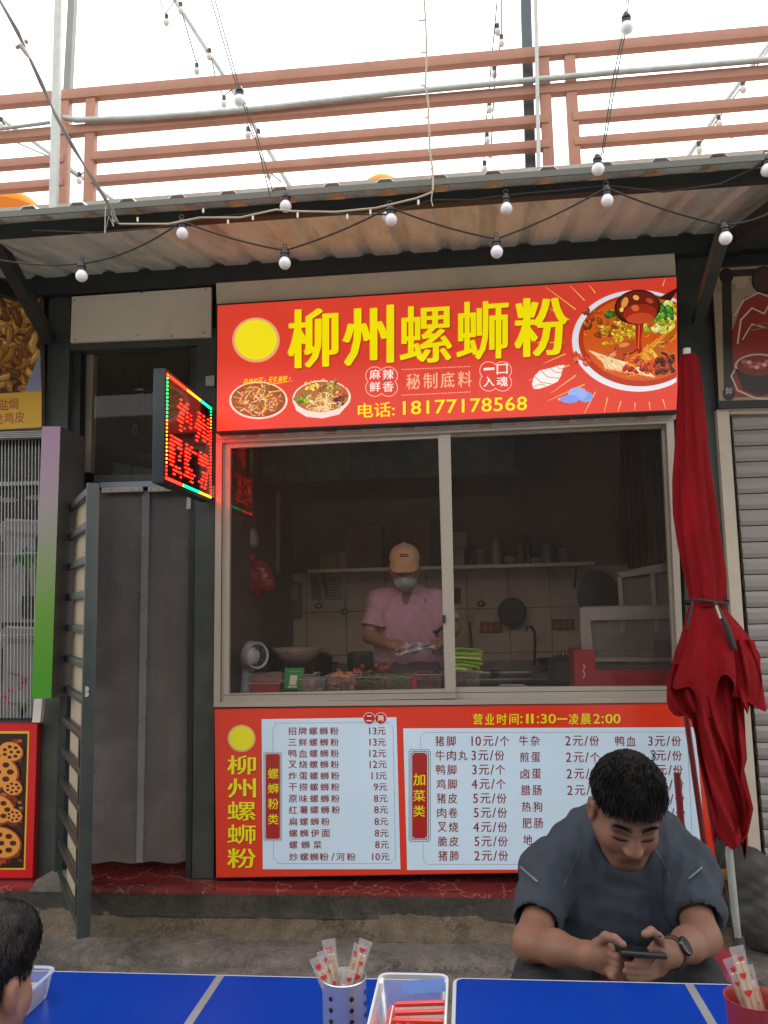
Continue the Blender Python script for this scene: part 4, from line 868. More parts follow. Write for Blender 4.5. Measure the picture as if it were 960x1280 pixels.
# gradient side light box
def gradient_mat():
    m = M('gradient_sign_face', '#808080', .4); n = m.node_tree; b = n.nodes['Principled BSDF']; g = n.nodes.new('ShaderNodeTexCoord'); s = n.nodes.new('ShaderNodeSeparateXYZ'); n.links.new(g.outputs['Generated'], s.inputs[0])
    cr = n.nodes.new('ShaderNodeValToRGB'); e = cr.color_ramp.elements; e[0].position = .08; e[0].color = (*srgb('#3f8a12'), 1); e[1].position = .95; e[1].color = (*srgb('#a688a4'), 1)
    for p, c in ((.3, '#5c8f30'), (.5, '#80906a'), (.72, '#978b94')): x = e.new(p); x.color = (*srgb(c), 1)
    n.links.new(s.outputs[2], cr.inputs[0]); n.links.new(cr.outputs[0], b.inputs['Base Color']); return m
bx = thing('side_light_box', 'narrow upright light box fading from purple at the top to green', 'light box', at(56, 873, -.15))
g = G(); g.slab([(52.5, 533), (75.5, 533), (64, 873), (39.5, 873)], -.29, .004); g.build('sign_face', gradient_mat(), bx)
g = G(); A = [at(x, y, -.285) for x, y in ((52.5, 533), (75.5, 533), (64, 873), (39.5, 873))]; g.hexa(A, [np.array([p[0], -.02, p[2]]) for p in A]); g.build('case', M('light_box_case', '#6c6a68', .45, .2), bx)
slp('plastic_strip', [(43, 874), (53, 874), (50, 903), (40, 903)], -.1, .03, M('white_plastic', '#c9c4bd', .5), bx)
# ---------------------------------------------------------------- right neighbour
rst = thing('shuttered_stall', 'neighbouring stall at the right edge closed with a pale roller shutter', 'stall', at(950, 1085, 0))
slp('front_wall', [(880, 318), (1500, 290), (1500, 520), (897, 515)], .03, .06, m_steel, rst)
slp('shutter_post', [(896, 512), (911, 511), (931, 800), (953, 1087), (938, 1087), (916, 800)], -.03, .06, m_cream, rst)
slp('shutter_box', [(911, 508), (1500, 490), (1500, 508), (912, 517)], -.02, .06, m_cream, rst)
m_shut = M('pale_shutter', '#8a8583', .45, .15, .06, 2, .05, 30, dirt='#807a72', dirt_amt=.35)
z0, z1 = ZF+.003, at(912, 520, .03)[2]; n = 28; dz = (z1-z0)/n; X0 = at(908, 520, .03)[0]+.02
zz = G(); sh = []
for i in range(n):
    z = z0+i*dz; g = G(); prof = [(.028, 0), (.012, dz*.04), (.006, dz*.3), (.008, dz*.7), (.016, dz*.97), (.028, dz*.985), (.05, dz*.5)]
    vs = [(X0-.0, y, z+h) for y, h in prof]+[(X0+2.6, y, z+h) for y, h in prof]; k = len(prof)
    g.hexa(vs[:k], vs[k:]); g.build('shutter_slat', m_shut, rst)
g = G(); g.box(X0-.1, X0+2.7, .09, .12, ZF, 3.4); g.build('inner_wall', m_dark, rst)
rp = thing('cartoon_poster', 'beige and red poster with a dark frame and a bowl above the pale shutter', 'poster', at(920, 505, -.03))
slp('poster_panel', [(889, 334), (1100, 322), (1104, 505), (899, 508)], -.05, .05, M('poster_back3', '#3a3430', .5), rp)
a = Art(-.051); a.poly([(890, 336), (1099, 324), (1103, 500), (899, 504)], '#9c8a72', 1)
r = random.Random(12)
for i in range(9): a.ell(r.uniform(905, 990), r.uniform(350, 490), r.uniform(6, 14), r.uniform(5, 10), r.choice(['#8c7a62', '#b09c80', '#a8927a']), 1.2+i*.05, 14)
a.poly([(906, 440), (930, 372), (962, 360), (1000, 380), (1000, 495), (908, 497)], '#8e2c26', 2)
a.poly([(902, 338), (1010, 332), (1010, 341), (914, 346), (917, 498), (905, 498)], '#2c2420', 3)
for (x, y, q) in ((908, 345, 9), (911, 492, 8), (955, 350, 16)): a.ell(x, y, q, q*1.1, '#241a18', 3.5, 20)
a.ell(955, 350, 13, 14, '#4a2a24', 3.7, 20)
for p, w in (([(922, 430), (926, 400), (940, 385), (955, 392), (962, 380)], 2.2), ([(928, 425), (940, 405), (958, 410)], 1.6), ([(918, 395), (930, 375), (948, 366), (965, 372)], 1.8), ([(920, 460), (914, 470), (922, 488), (945, 498), (975, 500)], 2)): a.line(p, w, '#cfc2b0', 4)
a.ell(948, 458, 30, 16, '#c9bba6', 4.4, 28); a.ell(948, 457, 27, 13, '#7a2a20', 4.6, 28); a.poly([(918, 461), (978, 461), (970, 488), (950, 495), (930, 488)], '#2a2220', 4.5)
for i in range(14): a.ell(930+i*3.2, 452+(i*5 % 9), 3.4, 2.6, ['#b86a5a', '#a83a2c', '#d8a898'][i % 3], 5+i*.02, 10)
a.line([(938, 408), (975, 400)], 1.6, '#8a6a48', 5.5); a.line([(938, 413), (975, 406)], 1.6, '#8a6a48', 5.5)
for ch, x, y in (('鲜', 907, 484),): a.textb(ch, x, x+8.5, y, y+9, '#c9bba6', 6, .0)
a.build('poster_print', rp)
slp('bottom_trim', [(897, 501), (1104, 496), (1105, 506), (899, 510)], -.056, .02, m_black, rp)
# plank, sack and oddments at the right of the step
g = G(); p, q = at(884, 1094, -.1), at(985, 1090, -.1); g.bar(p, q, .05, .035); g.build('plank', M('ochre_plank', '#8f6220', .6, 0, .2, 6, .2, 40, stretch=(1, 6, 6)), origin=p, bevel=.002, label='ochre wooden plank lying along the step at the right under the shutter', category='plank')
R0 = onz(955, 1190, ZL); v, F = sdf([el(R0+np.array([.02, .06, .15]), (.14, .12, .17)), el(R0+np.array([-.02, .03, .3]), (.09, .08, .12), k=.05), el(R0+np.array([.07, .03, .08]), (.12, .1, .09), k=.05)], .011)
N = vnormals(v, F); v = v+N*(wob(v, 22, 5)*.010)[:, None]
soft('rubbish_sack', v, F, M('grey_sack', '#3b3a38', .6, 0, .3, 9, .5, 40), origin=R0, label='dark grey lumpy sack slumped on the ledge at the right edge', category='sack')
# ---------------------------------------------------------------- LED sign
led = thing('led_sign', 'black box sign with red dotted light characters projecting beside the doorway', 'light sign', at(258, 600, -.02))
XL = float(at(265, 550, -.06)[0]); Y0, Y1, Z0, Z1 = -.70, -.06, 2.225, 2.71
g = G(); g.box(XL-.055, XL-.002, Y0-.012, Y1, Z0-.012, Z1+.012); g.build('case', M('led_case', '#2c3335', .4, .2, .1), led, bevel=.003)
g = G(); g.box(XL-.003, XL, Y0, Y1-.01, Z0, Z1); g.build('screen', M('led_screen', '#301512', .12, 0, .1), led)
def emis(name, col, s):
    if name in MATS: return MATS[name]
    m = bpy.data.materials.new(name); m.use_nodes = True; b = m.node_tree.nodes['Principled BSDF']; b.inputs['Base Color'].default_value = (*srgb(col), 1); b.inputs['Emission Color'].default_value = (*srgb(col), 1); b.inputs['Emission Strength'].default_value = s; MATS[name] = m; return m
er, eg, ey = emis('red_led', '#ff1408', 7), emis('green_led', '#00c860', 3.2), emis('amber_led', '#ff7a10', 2.6)
dots = G()
def dot(y, z, mi, s=.0032): dots.hexa([(XL, y-s, z-s), (XL, y+s, z-s), (XL, y+s, z+s), (XL, y-s, z+s)], [(XL+.004, y-s*.7, z-s*.7), (XL+.004, y+s*.7, z-s*.7), (XL+.004, y+s*.7, z+s*.7), (XL+.004, y-s*.7, z+s*.7)], mi)
def inside(v, f, x, y):
    for t in f:
        c = [v[i] for i in t]; n = len(c); k = False; j = n-1
        for i in range(n):
            if (c[i][1] > y) != (c[j][1] > y) and x < (c[j][0]-c[i][0])*(y-c[i][1])/(c[j][1]-c[i][1])+c[i][0]: k = not k
            j = i
        if k: return True
    return False
def ledtext(s, ya, yb, za, zb, n):
    for i, ch in enumerate(s):
        v, f = glyphs(ch, .03, 1.0); w = (yb-ya)/len(s); b0 = ya+i*w+w*.04; nn = int(n)
        nz_ = int(nn*(zb-za)/(w*.92)*.72+.5)
        for p in range(nn):
            for q in range(nz_):
                if inside(v, f, (p+.5)/nn, (q+.5)/nz_): dot(b0+(p+.5)/nn*w*.92, za+(q+.5)/nz_*(zb-za), 0)
ledtext('柳州', -.57, -.10, 2.475, 2.64, 15); ledtext('螺蛳粉', -.68, -.09, 2.26, 2.445, 14)
for i in range(28):
    z = Z0+.012+(Z1-Z0-.024)*i/27; dot(Y0+.012, z, 1 if i > 15 else (2 if i > 3 else 0), .0042); dot(Y1-.022, z, 1 if i > 24 else (2 if i > 20 else 0), .0038)
for i in range(44):
    y = Y0+.012+(Y1-Y0-.034)*i/43; dot(y, Z1-.012, 0 if i < 18 else (2 if i < 31 else 1), .0062); dot(y, Z0+.012, 0 if i < 15 else (1 if i < 31 else 2), .0062)
dots.build('led_dots', [er, eg, ey], led, kind='stuff')
for (z, pts) in ((0, [(257, 470), (268, 469), (268, 482), (257, 482)]), (1, [(247, 607), (268, 607), (268, 622), (247, 622)])): slp('bracket', pts, -.03, .02, M('bracket_steel', '#b0aaa0', .45, .4, .15, 30), led)
# ---------------------------------------------------------------- barred door leaf, standing open
YD = -.75; ZT, ZB = 2.215, .372
H0 = at(85, 700, -.02); F0 = at(118, 700, YD); hx = at(84, 640, -.02)[0]; fx0, fx1 = at(121, 590, YD)[0], at(99.5, 1150, YD)[0]
xf = (fx0+fx1)/2
door = thing('barred_door', 'open dark steel door leaf with many cross bars and a cream backing sheet', 'door', (hx, -.02, ZB))
def dp(t, z): return np.array([hx+(xf-hx)*t, -.02+(YD+.02)*t, z])
dn = np.array([-(YD+.02), (xf-hx), 0]); dn /= np.linalg.norm(dn)   # leaf normal, towards +x
g = G(); g.bar(dp(1, ZB), dp(1, ZT), .03, .05, up=dn); g.build('stile', m_steel2, door, bevel=.002)
g = G(); g.bar(dp(.02, ZB), dp(.02, ZT), .03, .035, up=dn); g.build('stile', m_steel2, door, bevel=.002)
nb = 13
for i in range(nb):
    z = ZB+.018+(ZT-ZB-.036)*i/(nb-1); g = G(); g.bar(dp(.03, z), dp(.965, z), .022, .034); g.build('cross_bar', m_steel2, door, bevel=.002)
g = G(); o_ = dn*.018; A = [dp(.22, ZB+.02)+o_, dp(.985, ZB+.02)+o_, dp(.985, ZT-.02)+o_, dp(.22, ZT-.02)+o_]; g.hexa(A, [p+dn*.003 for p in A]); g.build('backing_sheet', M('cream_backing', '#a89a84', .7, 0, .1, 3, .1, 20, dirt='#7d705c', dirt_amt=.5), door)
g = G(); g.bar(dp(.8, ZB), dp(.8, 1.15), .03, .02, up=dn); g.build('lower_stile', m_steel2, door)
g = G(); e = dp(1, 1.33)+np.array([0, -.017, 0]); g.lathe([(.012, 0), (.012, .004)], e+np.array([0, 0, .02]), 10, axis=(0, -1, 0)); g.lathe([(.012, 0), (.012, .004)], e-np.array([0, 0, .0]), 10, axis=(0, -1, 0)); g.build('lock', m_galv, door)
# plastic strip curtain
cur = thing('door_curtain', 'smoky translucent plastic curtain with magnetic centre seam filling the doorway', 'curtain', at(175, 1080, .03))
m_pvc = glass('smoky_pvc', (.62, .60, .60), .8, .34, (.40, .37, .36), .15)
def pleat(x0t, x1t, x0b, x1b, Y, ph):
    g = G(); n = 24; m = 14; vs = []
    for j in range(m):
        t = j/(m-1)
        for i in range(n):
            s_ = i/(n-1); x = (x0t+(x1t-x0t)*s_)*(1-t)+(x0b+(x1b-x0b)*s_)*t; y = 613+(1078-613)*t+1.5*math.sin(s_*9+ph)*t
            vs.append(at(x, y, Y+.0025*math.sin(s_*9+ph+t*2)*(.4+t)))
    g.add(vs, [[j*n+i, j*n+i+1, (j+1)*n+i+1, (j+1)*n+i] for j in range(m-1) for i in range(n-1)]); return g
pleat(120, 184, 109, 176, .035, .4).build('curtain_panel', m_pvc, cur, smooth=True); pleat(180, 239, 172, 233, .052, 1.9).build('curtain_panel', m_pvc, cur, smooth=True)
slp('magnetic_seam', [(178, 613), (187, 613), (178, 1078), (170, 1078)], .024, .004, glass('seam_strip', (.7, .7, .72), .6, .3, (.55, .56, .6), .2), cur)
slp('curtain_rail', [(125, 603), (239, 600), (239, 607), (125, 609)], -.005, .03, M('bluish_rail', '#8d93a8', .4, .3), cur)
for (x0, x1) in ((127, 178), (185, 238)):
    o = slp('clamp_strip', [(x0, 609.5-(x0-125)*.02), (x1, 609-(x1-125)*.02), (x1, 615-(x1-125)*.02), (x0, 615.5-(x0-125)*.02)], -.01, .02, M('clamp_white', '#b8b2a6', .5), cur)
    g = G()
    for k in range(6): xx = x0+4+k*(x1-x0-8)/5; g.lathe([(.0035, 0), (.003, .002)], at(xx, 612, -.011), 6, axis=(0, -1, 0))
    g.build('rivet', m_screw, o, kind='stuff')
slp('clamp_strip', [(234, 612), (239, 612), (238, 636), (233, 636)], -.01, .02, MATS['clamp_white'], cur)
# ---------------------------------------------------------------- closed red parasol
YP = -.60
par = thing('closed_parasol', 'closed red parasol with tattered hem tied at the waist in front of the right post', 'parasol', at(925, 1205, YP))
m_red = M('red_canvas', '#7d0a13', .85, 0, .22, 9, .8, 34, dirt='#5a0810', dirt_amt=.7, stretch=(1.3, 1.3, .5), spec=.2)
rowsp = [(444, 849, 871), (452, 848, 873), (480, 847, 877), (520, 846, 882), (560, 845, 887), (600, 843, 893), (640, 844, 899), (680, 849, 903), (715, 855, 907), (740, 860, 907), (752, 862, 905), (758, 861, 904)]
low = [(758, 861, 904), (766, 858, 910), (780, 855, 922), (797, 851, 934), (815, 845, 944), (835, 840, 950), (852, 836, 953), (866, 836, 953)]
def loft(rows, pleats, amp, seed, nseg=72, hem=None, flat=.75, twist=0):
    g = G(); vs = []; r = random.Random(seed); pp = [r.uniform(0, 6.28) for _ in range(6)]
    for j, (y, xa, xb) in enumerate(rows):
        t = j/(len(rows)-1); L0, R0_ = at(xa, y, YP), at(xb, y, YP); c = (L0+R0_)/2; rad = np.linalg.norm(R0_-L0)/2
        for k in range(nseg):
            g_ = 2*math.pi*k/nseg; am = amp*(t if hem else 1)
            w = 1+am*(.6*math.sin(pleats*g_+pp[0]+twist*t)+.4*math.sin((pleats+3)*g_+pp[1]-twist*.7*t)+.25*math.sin(3*g_+pp[2]+2.2*t))-am*.5
            dz = 0
            if hem and t > .5: dz = -hem*(t-.5)*2*(math.sin(5*g_+pp[3])+.6*math.sin(9*g_+pp[4]))
            vs.append(c+np.array([rad*w*math.cos(g_), rad*w*flat*math.sin(g_), dz]))
    n = len(rows); g.add(vs, [[j*nseg+k, j*nseg+(k+1) % nseg, (j+1)*nseg+(k+1) % nseg, (j+1)*nseg+k] for j in range(n-1) for k in range(nseg)]); return g
def resample(rows, n):
    ys = np.linspace(rows[0][0], rows[-1][0], n); A = np.array(rows); return [(y, np.interp(y, A[:, 0], A[:, 1]), np.interp(y, A[:, 0], A[:, 2])) for y in ys]
up_ = loft(resample(rowsp, 60), 7, .16, 5, 96, None, .8, 3.5); up_.f.append(list(range(96))); up_.mi.append(0); up_.c.append((1, 1, 1))
up_.build('canopy_cloth', m_red, par, smooth=True, angle=80)
loft(resample(low, 40), 6, .34, 9, 110, .06, .6, 1.2).build('canopy_cloth', m_red, par, smooth=True, angle=80)
def flap(pts, seed, dep=0.0, name='cloth_flap'):
    """a hanging tongue of cloth: rows of (y, left, right) pixels, folded in depth"""
    r = random.Random(seed); A = resample(pts, 30); n = 22; g = G(); vs = []; p1, p2 = r.uniform(0, 6), r.uniform(0, 6)
    for j, (y, xa, xb) in enumerate(A):
        t = j/29
        for i in range(n):
            s_ = i/(n-1); yy = y+(t**3)*6*math.sin(s_*5+p1); d = .035*math.sin(s_*7+p1+t*1.5)*(.4+t*.6)+.018*math.sin(s_*13+p2-t*4)
            vs.append(at(xa+(xb-xa)*s_, yy, YP+dep+d))
    g.add(vs, [[j*n+i, j*n+i+1, (j+1)*n+i+1, (j+1)*n+i] for j in range(29) for i in range(n-1)]); 
    o = g.build(name, m_red, par, smooth=True, angle=80); return o
flap([(830, 840, 880), (866, 835, 884), (885, 845, 888), (900, 864, 892), (920, 869, 896), (945, 872, 900), (975, 878, 906), (1000, 884, 912), (1030, 888, 925), (1048, 896, 934), (1056, 906, 930)], 2, -.04)
flap([(812, 872, 930), (850, 874, 932), (900, 888, 922), (930, 890, 926), (960, 893, 930), (990, 893, 937), (1010, 895, 942), (1030, 897, 938), (1046, 902, 934), (1052, 908, 928)], 3, -.02)
flap([(800, 915, 943), (830, 918, 950), (850, 920, 953), (870, 924, 950), (880, 930, 944), (887, 934, 940)], 4, -.05)
flap([(850, 905, 933), (880, 908, 930), (920, 910, 932), (950, 912, 934), (965, 915, 930)], 6, .0)
flap([(870, 868, 892), (910, 872, 900), (950, 880, 916), (990, 890, 930), (1020, 905, 934), (1038, 915, 930)], 7, -.075)
flap([(1000, 886, 898), (1030, 888, 904), (1046, 890, 902), (1050, 893, 899)], 8, .05)
flap([(1030, 924, 936), (1050, 926, 934), (1062, 928, 933), (1074, 930, 932)], 9, .05)
st = G(); c = (at(861, 752, YP)+at(906, 752, YP))/2; st.tube([c+np.array([.083*math.cos(t), .066*math.sin(t), .008*math.sin(2*t)]) for t in np.linspace(0, 6.3, 40)], .0055, 8); st.tube([at(893, 752, YP-.085), at(899, 764, YP-.095), at(908, 782, YP-.1), at(916, 806, YP-.1), at(919, 812, YP-.1)], [.006, .009, .012, .012, .008], 8)
st.tube([at(866, 752, YP-.08), at(861, 775, YP-.1), at(858, 786, YP-.1)], [.005, .006, .004], 6); st.build('strap', M('black_strap', '#1f2422', .6), par, smooth=True)
g = G(); g.tube([at(895, 757, YP-.1), at(901, 773, YP-.105)], .005, 6); g.build('strap_tie', M('pale_strap', '#a9a49a', .6), par)
g = G(); g.tube([at(858.5, 446, YP), at(858.5, 436, YP)], .016, 12); g.build('finial', M('white_finial', '#cfcbc5', .5), par, smooth=True)
g = G(); g.tube([at(859, 470, YP), at(905, 1000, YP), at(925, 1205, YP)], .0155, 12); g.build('pole', m_galv, par, smooth=True)
pb = onz(926, 1215, ZG+.0); zb = at(925, 1205, YP); g = G(); g.lathe([(.09, 0), (.09, .02), (.03, .04), (.022, .2)], (zb[0], YP, ZG+.0), 24); g.build('base', M('dark_base', '#3a3c3d', .7, 0, .2, 10, .2), par, smooth=True)
pole([(908, 1052), (912, 1090), (918, 1140), (922, 1196)], YP+.08, .010, M('dull_steel', '#6f7375', .4, .6), 'thin steel rod standing beside the foot of the closed red parasol', 'rod', name='steel_rod')
g = G(); g.tube([at(907, 1050, YP-.04), at(903, 1075, YP-.04), at(897, 1086, YP-.04), at(905, 1100, YP-.03), at(914, 1150, YP-.03), at(918, 1178, YP-.03)], .004, 6); g.build('black_cord', m_cable, origin=at(907, 1050, YP), smooth=True, label='thin black cord dangling below the tattered red parasol cloth', category='cord')
m_rod = M('maroon_paint', '#6e1620', .35, 0, .12)
pole([(857.5, 893), (871, 990), (888, 1110)], -.3, .0125, m_rod, 'long thin maroon rod leaning against the menu board beside the parasol', 'rod', name='leaning_rod')
pole([(846, 966), (850, 1010), (858, 1110)], -.36, .0145, m_rod, 'shorter thicker maroon rod standing between the seated man and the parasol', 'rod', name='leaning_rod')
# ---------------------------------------------------------------- things inside the kitchen
ZC = 1.2
m_ctop = M('steel_counter', '#8a8782', .3, .8, .1, 6)
ct = thing('counter', 'steel serving counter running behind the window sill', 'counter', (-.1, .3, ZF))
g = G(); g.box(-1.28, 1.10, .10, .52, ZC-.03, ZC); g.build('worktop', m_ctop, ct, bevel=.002)
g = G(); g.box(-1.26, 1.08, .14, .50, ZF, ZC-.031); g.build('cabinet', M('counter_front', '#6a655e', .5, .2), ct)
bc = thing('back_counter', 'steel cooking counter along the tiled back wall of the kitchen', 'counter', (0, 1.7, ZF))
g = G(); g.box(-1.0, 1.12, 1.40, 1.93, 1.15, 1.18); g.build('worktop', m_ctop, bc, bevel=.002)
g = G(); g.box(-1.0, 1.12, 1.45, 1.93, ZF, 1.149); g.build('cabinet', MATS['counter_front'], bc)
g = G(); g.box(-.99, 1.11, 1.84, 1.86, 1.18, 1.27); g.build('splash_rail', m_ctop, bc)
shf = thing('wall_shelf', 'long metal shelf across the back wall at head height', 'shelf', (.1, 1.85, 1.93))
pL, pR = at(385, 714, 1.7), at(740, 706, 1.7); zs = pL[2]
g = G(); g.box(pL[0], pR[0]+.02, 1.7, 1.945, zs-.012, zs+.012); g.build('shelf_board', M('shelf_steel', '#a9a49c', .35, .5), shf)
for x in (pL[0]+.1, (pL[0]+pR[0])/2, pR[0]-.1): g = G(); g.bar((x, 1.93, zs-.16), (x, 1.74, zs-.015), .015, .015); g.build('bracket', m_black, shf)
def onshelf(px): return at(px, 712, 1.8)[0]
def on_c(px, Y): return float(at(px, 855, Y)[0])
def bottle(px, h, r, mat, label, cap='#8c2a20', Y=1.8, z=None, grp=None, cat='bottle'):
    z = zs+.012 if z is None else z; x = onshelf(px) if Y == 1.8 else on_c(px, Y); t = thing('bottle', label, cat, (x, Y, z), grp)
    g = G(); g.lathe([(r*.9, 0), (r, .01), (r, h*.6), (r*.4, h*.82), (r*.38, h*.88)], (x, Y, z), 14); g.build('body', mat, t, smooth=True)
    g = G(); g.lathe([(r*.45, h*.88), (r*.45, h), (r*.3, h)], (x, Y, z), 10); g.build('cap', M('cap_'+cap, cap, .4), t, smooth=True)
m_tr = M('milky_plastic', '#a8a296', .35, 0, .05); m_sauce = M('soy_sauce', '#2a1710', .15); m_jar = M('amber_jar', '#8c5a22', .2)
bottle(621, .22, .035, m_tr, 'pale squeeze bottle on the back shelf left of the amber bottle')
bottle(652, .20, .03, m_jar, 'amber sauce bottle in the middle of the back shelf')
bottle(661, .24, .028, m_sauce, 'dark tall sauce bottle right of the amber bottle on the back shelf')
bottle(590, .17, .03, m_sauce, 'short dark bottle on the back shelf beside the stacked tubs')
def carton(x, Y, z, w, d, h, mat, label, name='carton', cat='box', lid=None):
    t = thing(name, label, cat, (x, Y, z)); g = G(); g.box(x-w/2, x+w/2, Y-d/2, Y+d/2, z, z+h); g.build('body', mat, t, bevel=.003)
    g = G(); g.box(x-w/2-.003, x+w/2+.003, Y-d/2-.003, Y+d/2+.003, z+h+.001, z+h+.016); g.build('lid', lid or mat, t, bevel=.002); return t
m_card = M('brown_card', '#6e543a', .8, 0, .15); m_pale = M('pale_tub', '#9a948a', .5); m_yel = M('ochre_box', '#8a6a28', .6)
carton(onshelf(572), 1.82, zs+.012, .10, .14, .12, m_pale, 'pale plastic tub on the shelf just right of the window mullion', 'tub', 'tub')
carton(onshelf(574), 1.82, zs+.15, .12, .14, .09, m_pale, 'square pale box stacked on the tub behind the mullion')
carton(onshelf(411), 1.84, zs+.012, .13, .16, .10, m_yel, 'ochre box lying at the left end of the back shelf')
carton(onshelf(455), 1.86, zs+.012, .26, .14, .30, m_card, 'tall brown carton on the back shelf above the tiled wall')
carton(onshelf(520), 1.86, zs+.012, .22, .14, .36, m_card, 'largest brown carton on the shelf behind the cook')
t = thing('plastic_bag', 'crumpled pale bag lying on the back shelf between bottles', 'bag', (onshelf(638), 1.8, zs+.012)); v, F = sdf([el((onshelf(638), 1.8, zs+.045), (.05, .05, .035)), el((onshelf(670), 1.8, zs+.04), (.05, .04, .03))], .008); N = vnormals(v, F); v = v+N*(wob(v, 50, 2)*.008)[:, None]; soft('bag_body', v, F, m_tr, t)
# hanging pan, strainers, signs, sockets
pan = thing('frying_pan', 'black frying pan hanging by its handle under the back shelf', 'pan', at(640, 765, 1.87))
pc = at(640, 765, 1.88); g = G(); g.lathe([(.0, 0), (.085, .0), (.098, .03), (.102, .032), (.092, .006), (0, .008)], pc, 28, axis=(0, -1, 0)); g.build('pan_body', M('pan_iron', '#2b2825', .4, .5), pan, smooth=True)
g = G(); g.bar(at(640, 748, 1.86), at(637, 716, 1.86), .014, .01); g.build('handle', M('pan_handle', '#7a746a', .4, .6), pan)
def red_sign(px, py, t_, label):
    s = thing('kitchen_sign', label, 'sign', at(px, py, 1.93)); g = G(); g.slab([(px-14, py-6), (px+14, py-6), (px+14, py+7), (px-14, py+7)], 1.93, .01); g.build('sign_plate', M('red_plate', '#7c2820', .5), s)
    a = Art(1.929, .0008); r = random.Random(px)
    for k in range(3):
        for j in range(4): x = px-11+k*8; a.line([(x+r.uniform(0, 2), py-3.5+j*2.4), (x+r.uniform(4, 6), py-3.5+j*2.4+r.uniform(-.5, .5))], .8, '#a87a64', 1)
        a.line([(px-8+k*8, py-4), (px-8+k*8, py+5)], .8, '#a87a64', 1.4)
    a.build('worn_strokes', s)
red_sign(614, 783, '水池', 'dark red plate on the tiles left of the hanging pan'); red_sign(704, 780, '消毒', 'dark red plate on the tiles right of the hanging pan')
for s in (0,):
    pass
g = G(); g.slab([(568, 735), (576, 735), (576, 754), (568, 754)], 1.93, .01); g.build('kitchen_sign', MATS['red_plate'], origin=at(572, 745, 1.93), label='upright dark red notice on the tiles beside the mullion', category='sign')
sw = thing('wall_socket', 'grey wall socket with a cable above the sink', 'socket', at(587, 772, 1.93)); g = G(); g.slab([(582, 766), (592, 766), (592, 778), (582, 778)], 1.925, .02); g.build('plate', m_pale, sw, bevel=.002)
g = G(); g.tube([at(587, 778, 1.92), at(589, 795, 1.92), at(590, 812, 1.92)], .006, 6); g.build('plug_cable', m_cable, sw)
fc = thing('faucet', 'bent black tap over the back sink', 'tap', at(668, 825, 1.7)); g = G(); g.tube([at(668, 832, 1.7), at(669, 800, 1.7), at(668, 789, 1.7), at(664, 783, 1.7), at(659, 783, 1.7), at(657, 790, 1.7)], .009, 8); g.build('spout', M('dark_chrome', '#3c3835', .25, .8), fc, smooth=True)
wk = thing('wok', 'black wok standing on the back stove', 'wok', (on_c(695, 1.6), 1.6, 1.2)); x = on_c(695, 1.6)+.02; g = G(); g.lathe([(.05, 0), (.11, .03), (.15, .09), (.152, .092), (.11, .04), (0, .015)], (x, 1.6, 1.2), 26, cap=False); g.build('wok_body', M('wok_iron', '#1e1c1b', .3, .6), wk, smooth=True)
g = G(); g.bar((x+.15, 1.6, 1.285), (x+.27, 1.58, 1.33), .025, .015); g.build('handle', m_black, wk)
op = at(747, 745, 1.9); t = thing('large_pan', 'large black oval pan leaning against the back wall at the right', 'pan', op); g = G(); g.lathe([(0, 0), (.12, .0), (.145, .015), (.148, .02), (0, .03)], op, 30, axis=(0, -1, .12)); g.v = [(x, y, op[2]+(z-op[2])*1.25) for x, y, z in g.v]; g.build('pan_body', MATS['wok_iron'], t, smooth=True)
# white framed cabinet at the right rear
cb = thing('kitchen_cabinet', 'pale framed cabinet low against the right kitchen wall', 'cabinet', at(810, 760, 1.2))
g = G(); g.slab([(772, 716), (846, 700), (849, 712), (776, 722)], 1.0, .03); g.slab([(772, 722), (777, 721), (782, 790), (777, 790)], 1.0, .03); g.slab([(813, 716), (818, 715), (823, 790), (818, 790)], 1.0, .03); g.build('frame', M('offwhite_frame', '#a8a09a', .5), cb)
g = G(); g.slab([(777, 722), (850, 712), (856, 800), (782, 800)], 1.032, .02); g.build('door', M('offwhite_door', '#7b736e', .5), cb)
# red topped food warmer with glass sides
fw_ = thing('food_warmer', 'glass food warmer with grey frame and red base at the right end of the counter', 'food warmer', (on_c(790, .3), .3, ZC))
m_wr = M('warmer_red', '#8e1e24', .35, 0, .1); m_wf = M('warmer_frame', '#8b8580', .35, .5)
g = G(); g.slab([(717, 812), (744, 812), (744, 838), (846, 838), (850, 862), (719, 862)], .20, .22); g.build('base', m_wr, fw_)
g = G()
for q in ([(725, 760), (848, 757), (849, 773), (726, 776)], [(725, 776), (738, 776), (741, 812), (727, 812)], [(841, 773), (849, 772), (853, 838), (845, 838)], [(744, 822), (846, 822), (846, 827), (744, 827)]): g.slab(q, .22, .02)
g.slab([(727, 758), (846, 755), (838, 764), (735, 766)], .42, .02); g.build('frame', m_wf, fw_)
g = G(); g.slab([(738, 774), (842, 772), (845, 838), (741, 838)], .24, .004); g.build('pane', glass('warmer_glass', (.8, .8, .8), .7, .1, (.5, .5, .5)), fw_)
g = G(); g.box(on_c(745, .34), on_c(840, .34), .30, .46, ZC+.06, ZC+.075); g.build('tray', m_ctop, fw_)
a = Art(.1995, .0006); a.line([(729, 830), (731, 834), (729, 838), (731, 843), (729, 848)], 1.6, '#c9a8a0', 1); a.build('scratched_print', fw_)
ppc = at(800, 820, .38); pot = thing('steel_pot', 'small steel pot inside the glass food warmer', 'pot', (ppc[0], .38, ZC+.075)); g = G(); g.lathe([(.07, 0), (.075, .05), (.08, .055), (.07, .05), (.065, .01), (0, .01)], (ppc[0], .38, ZC+.076), 22); g.build('pot_body', m_ctop, pot, smooth=True)
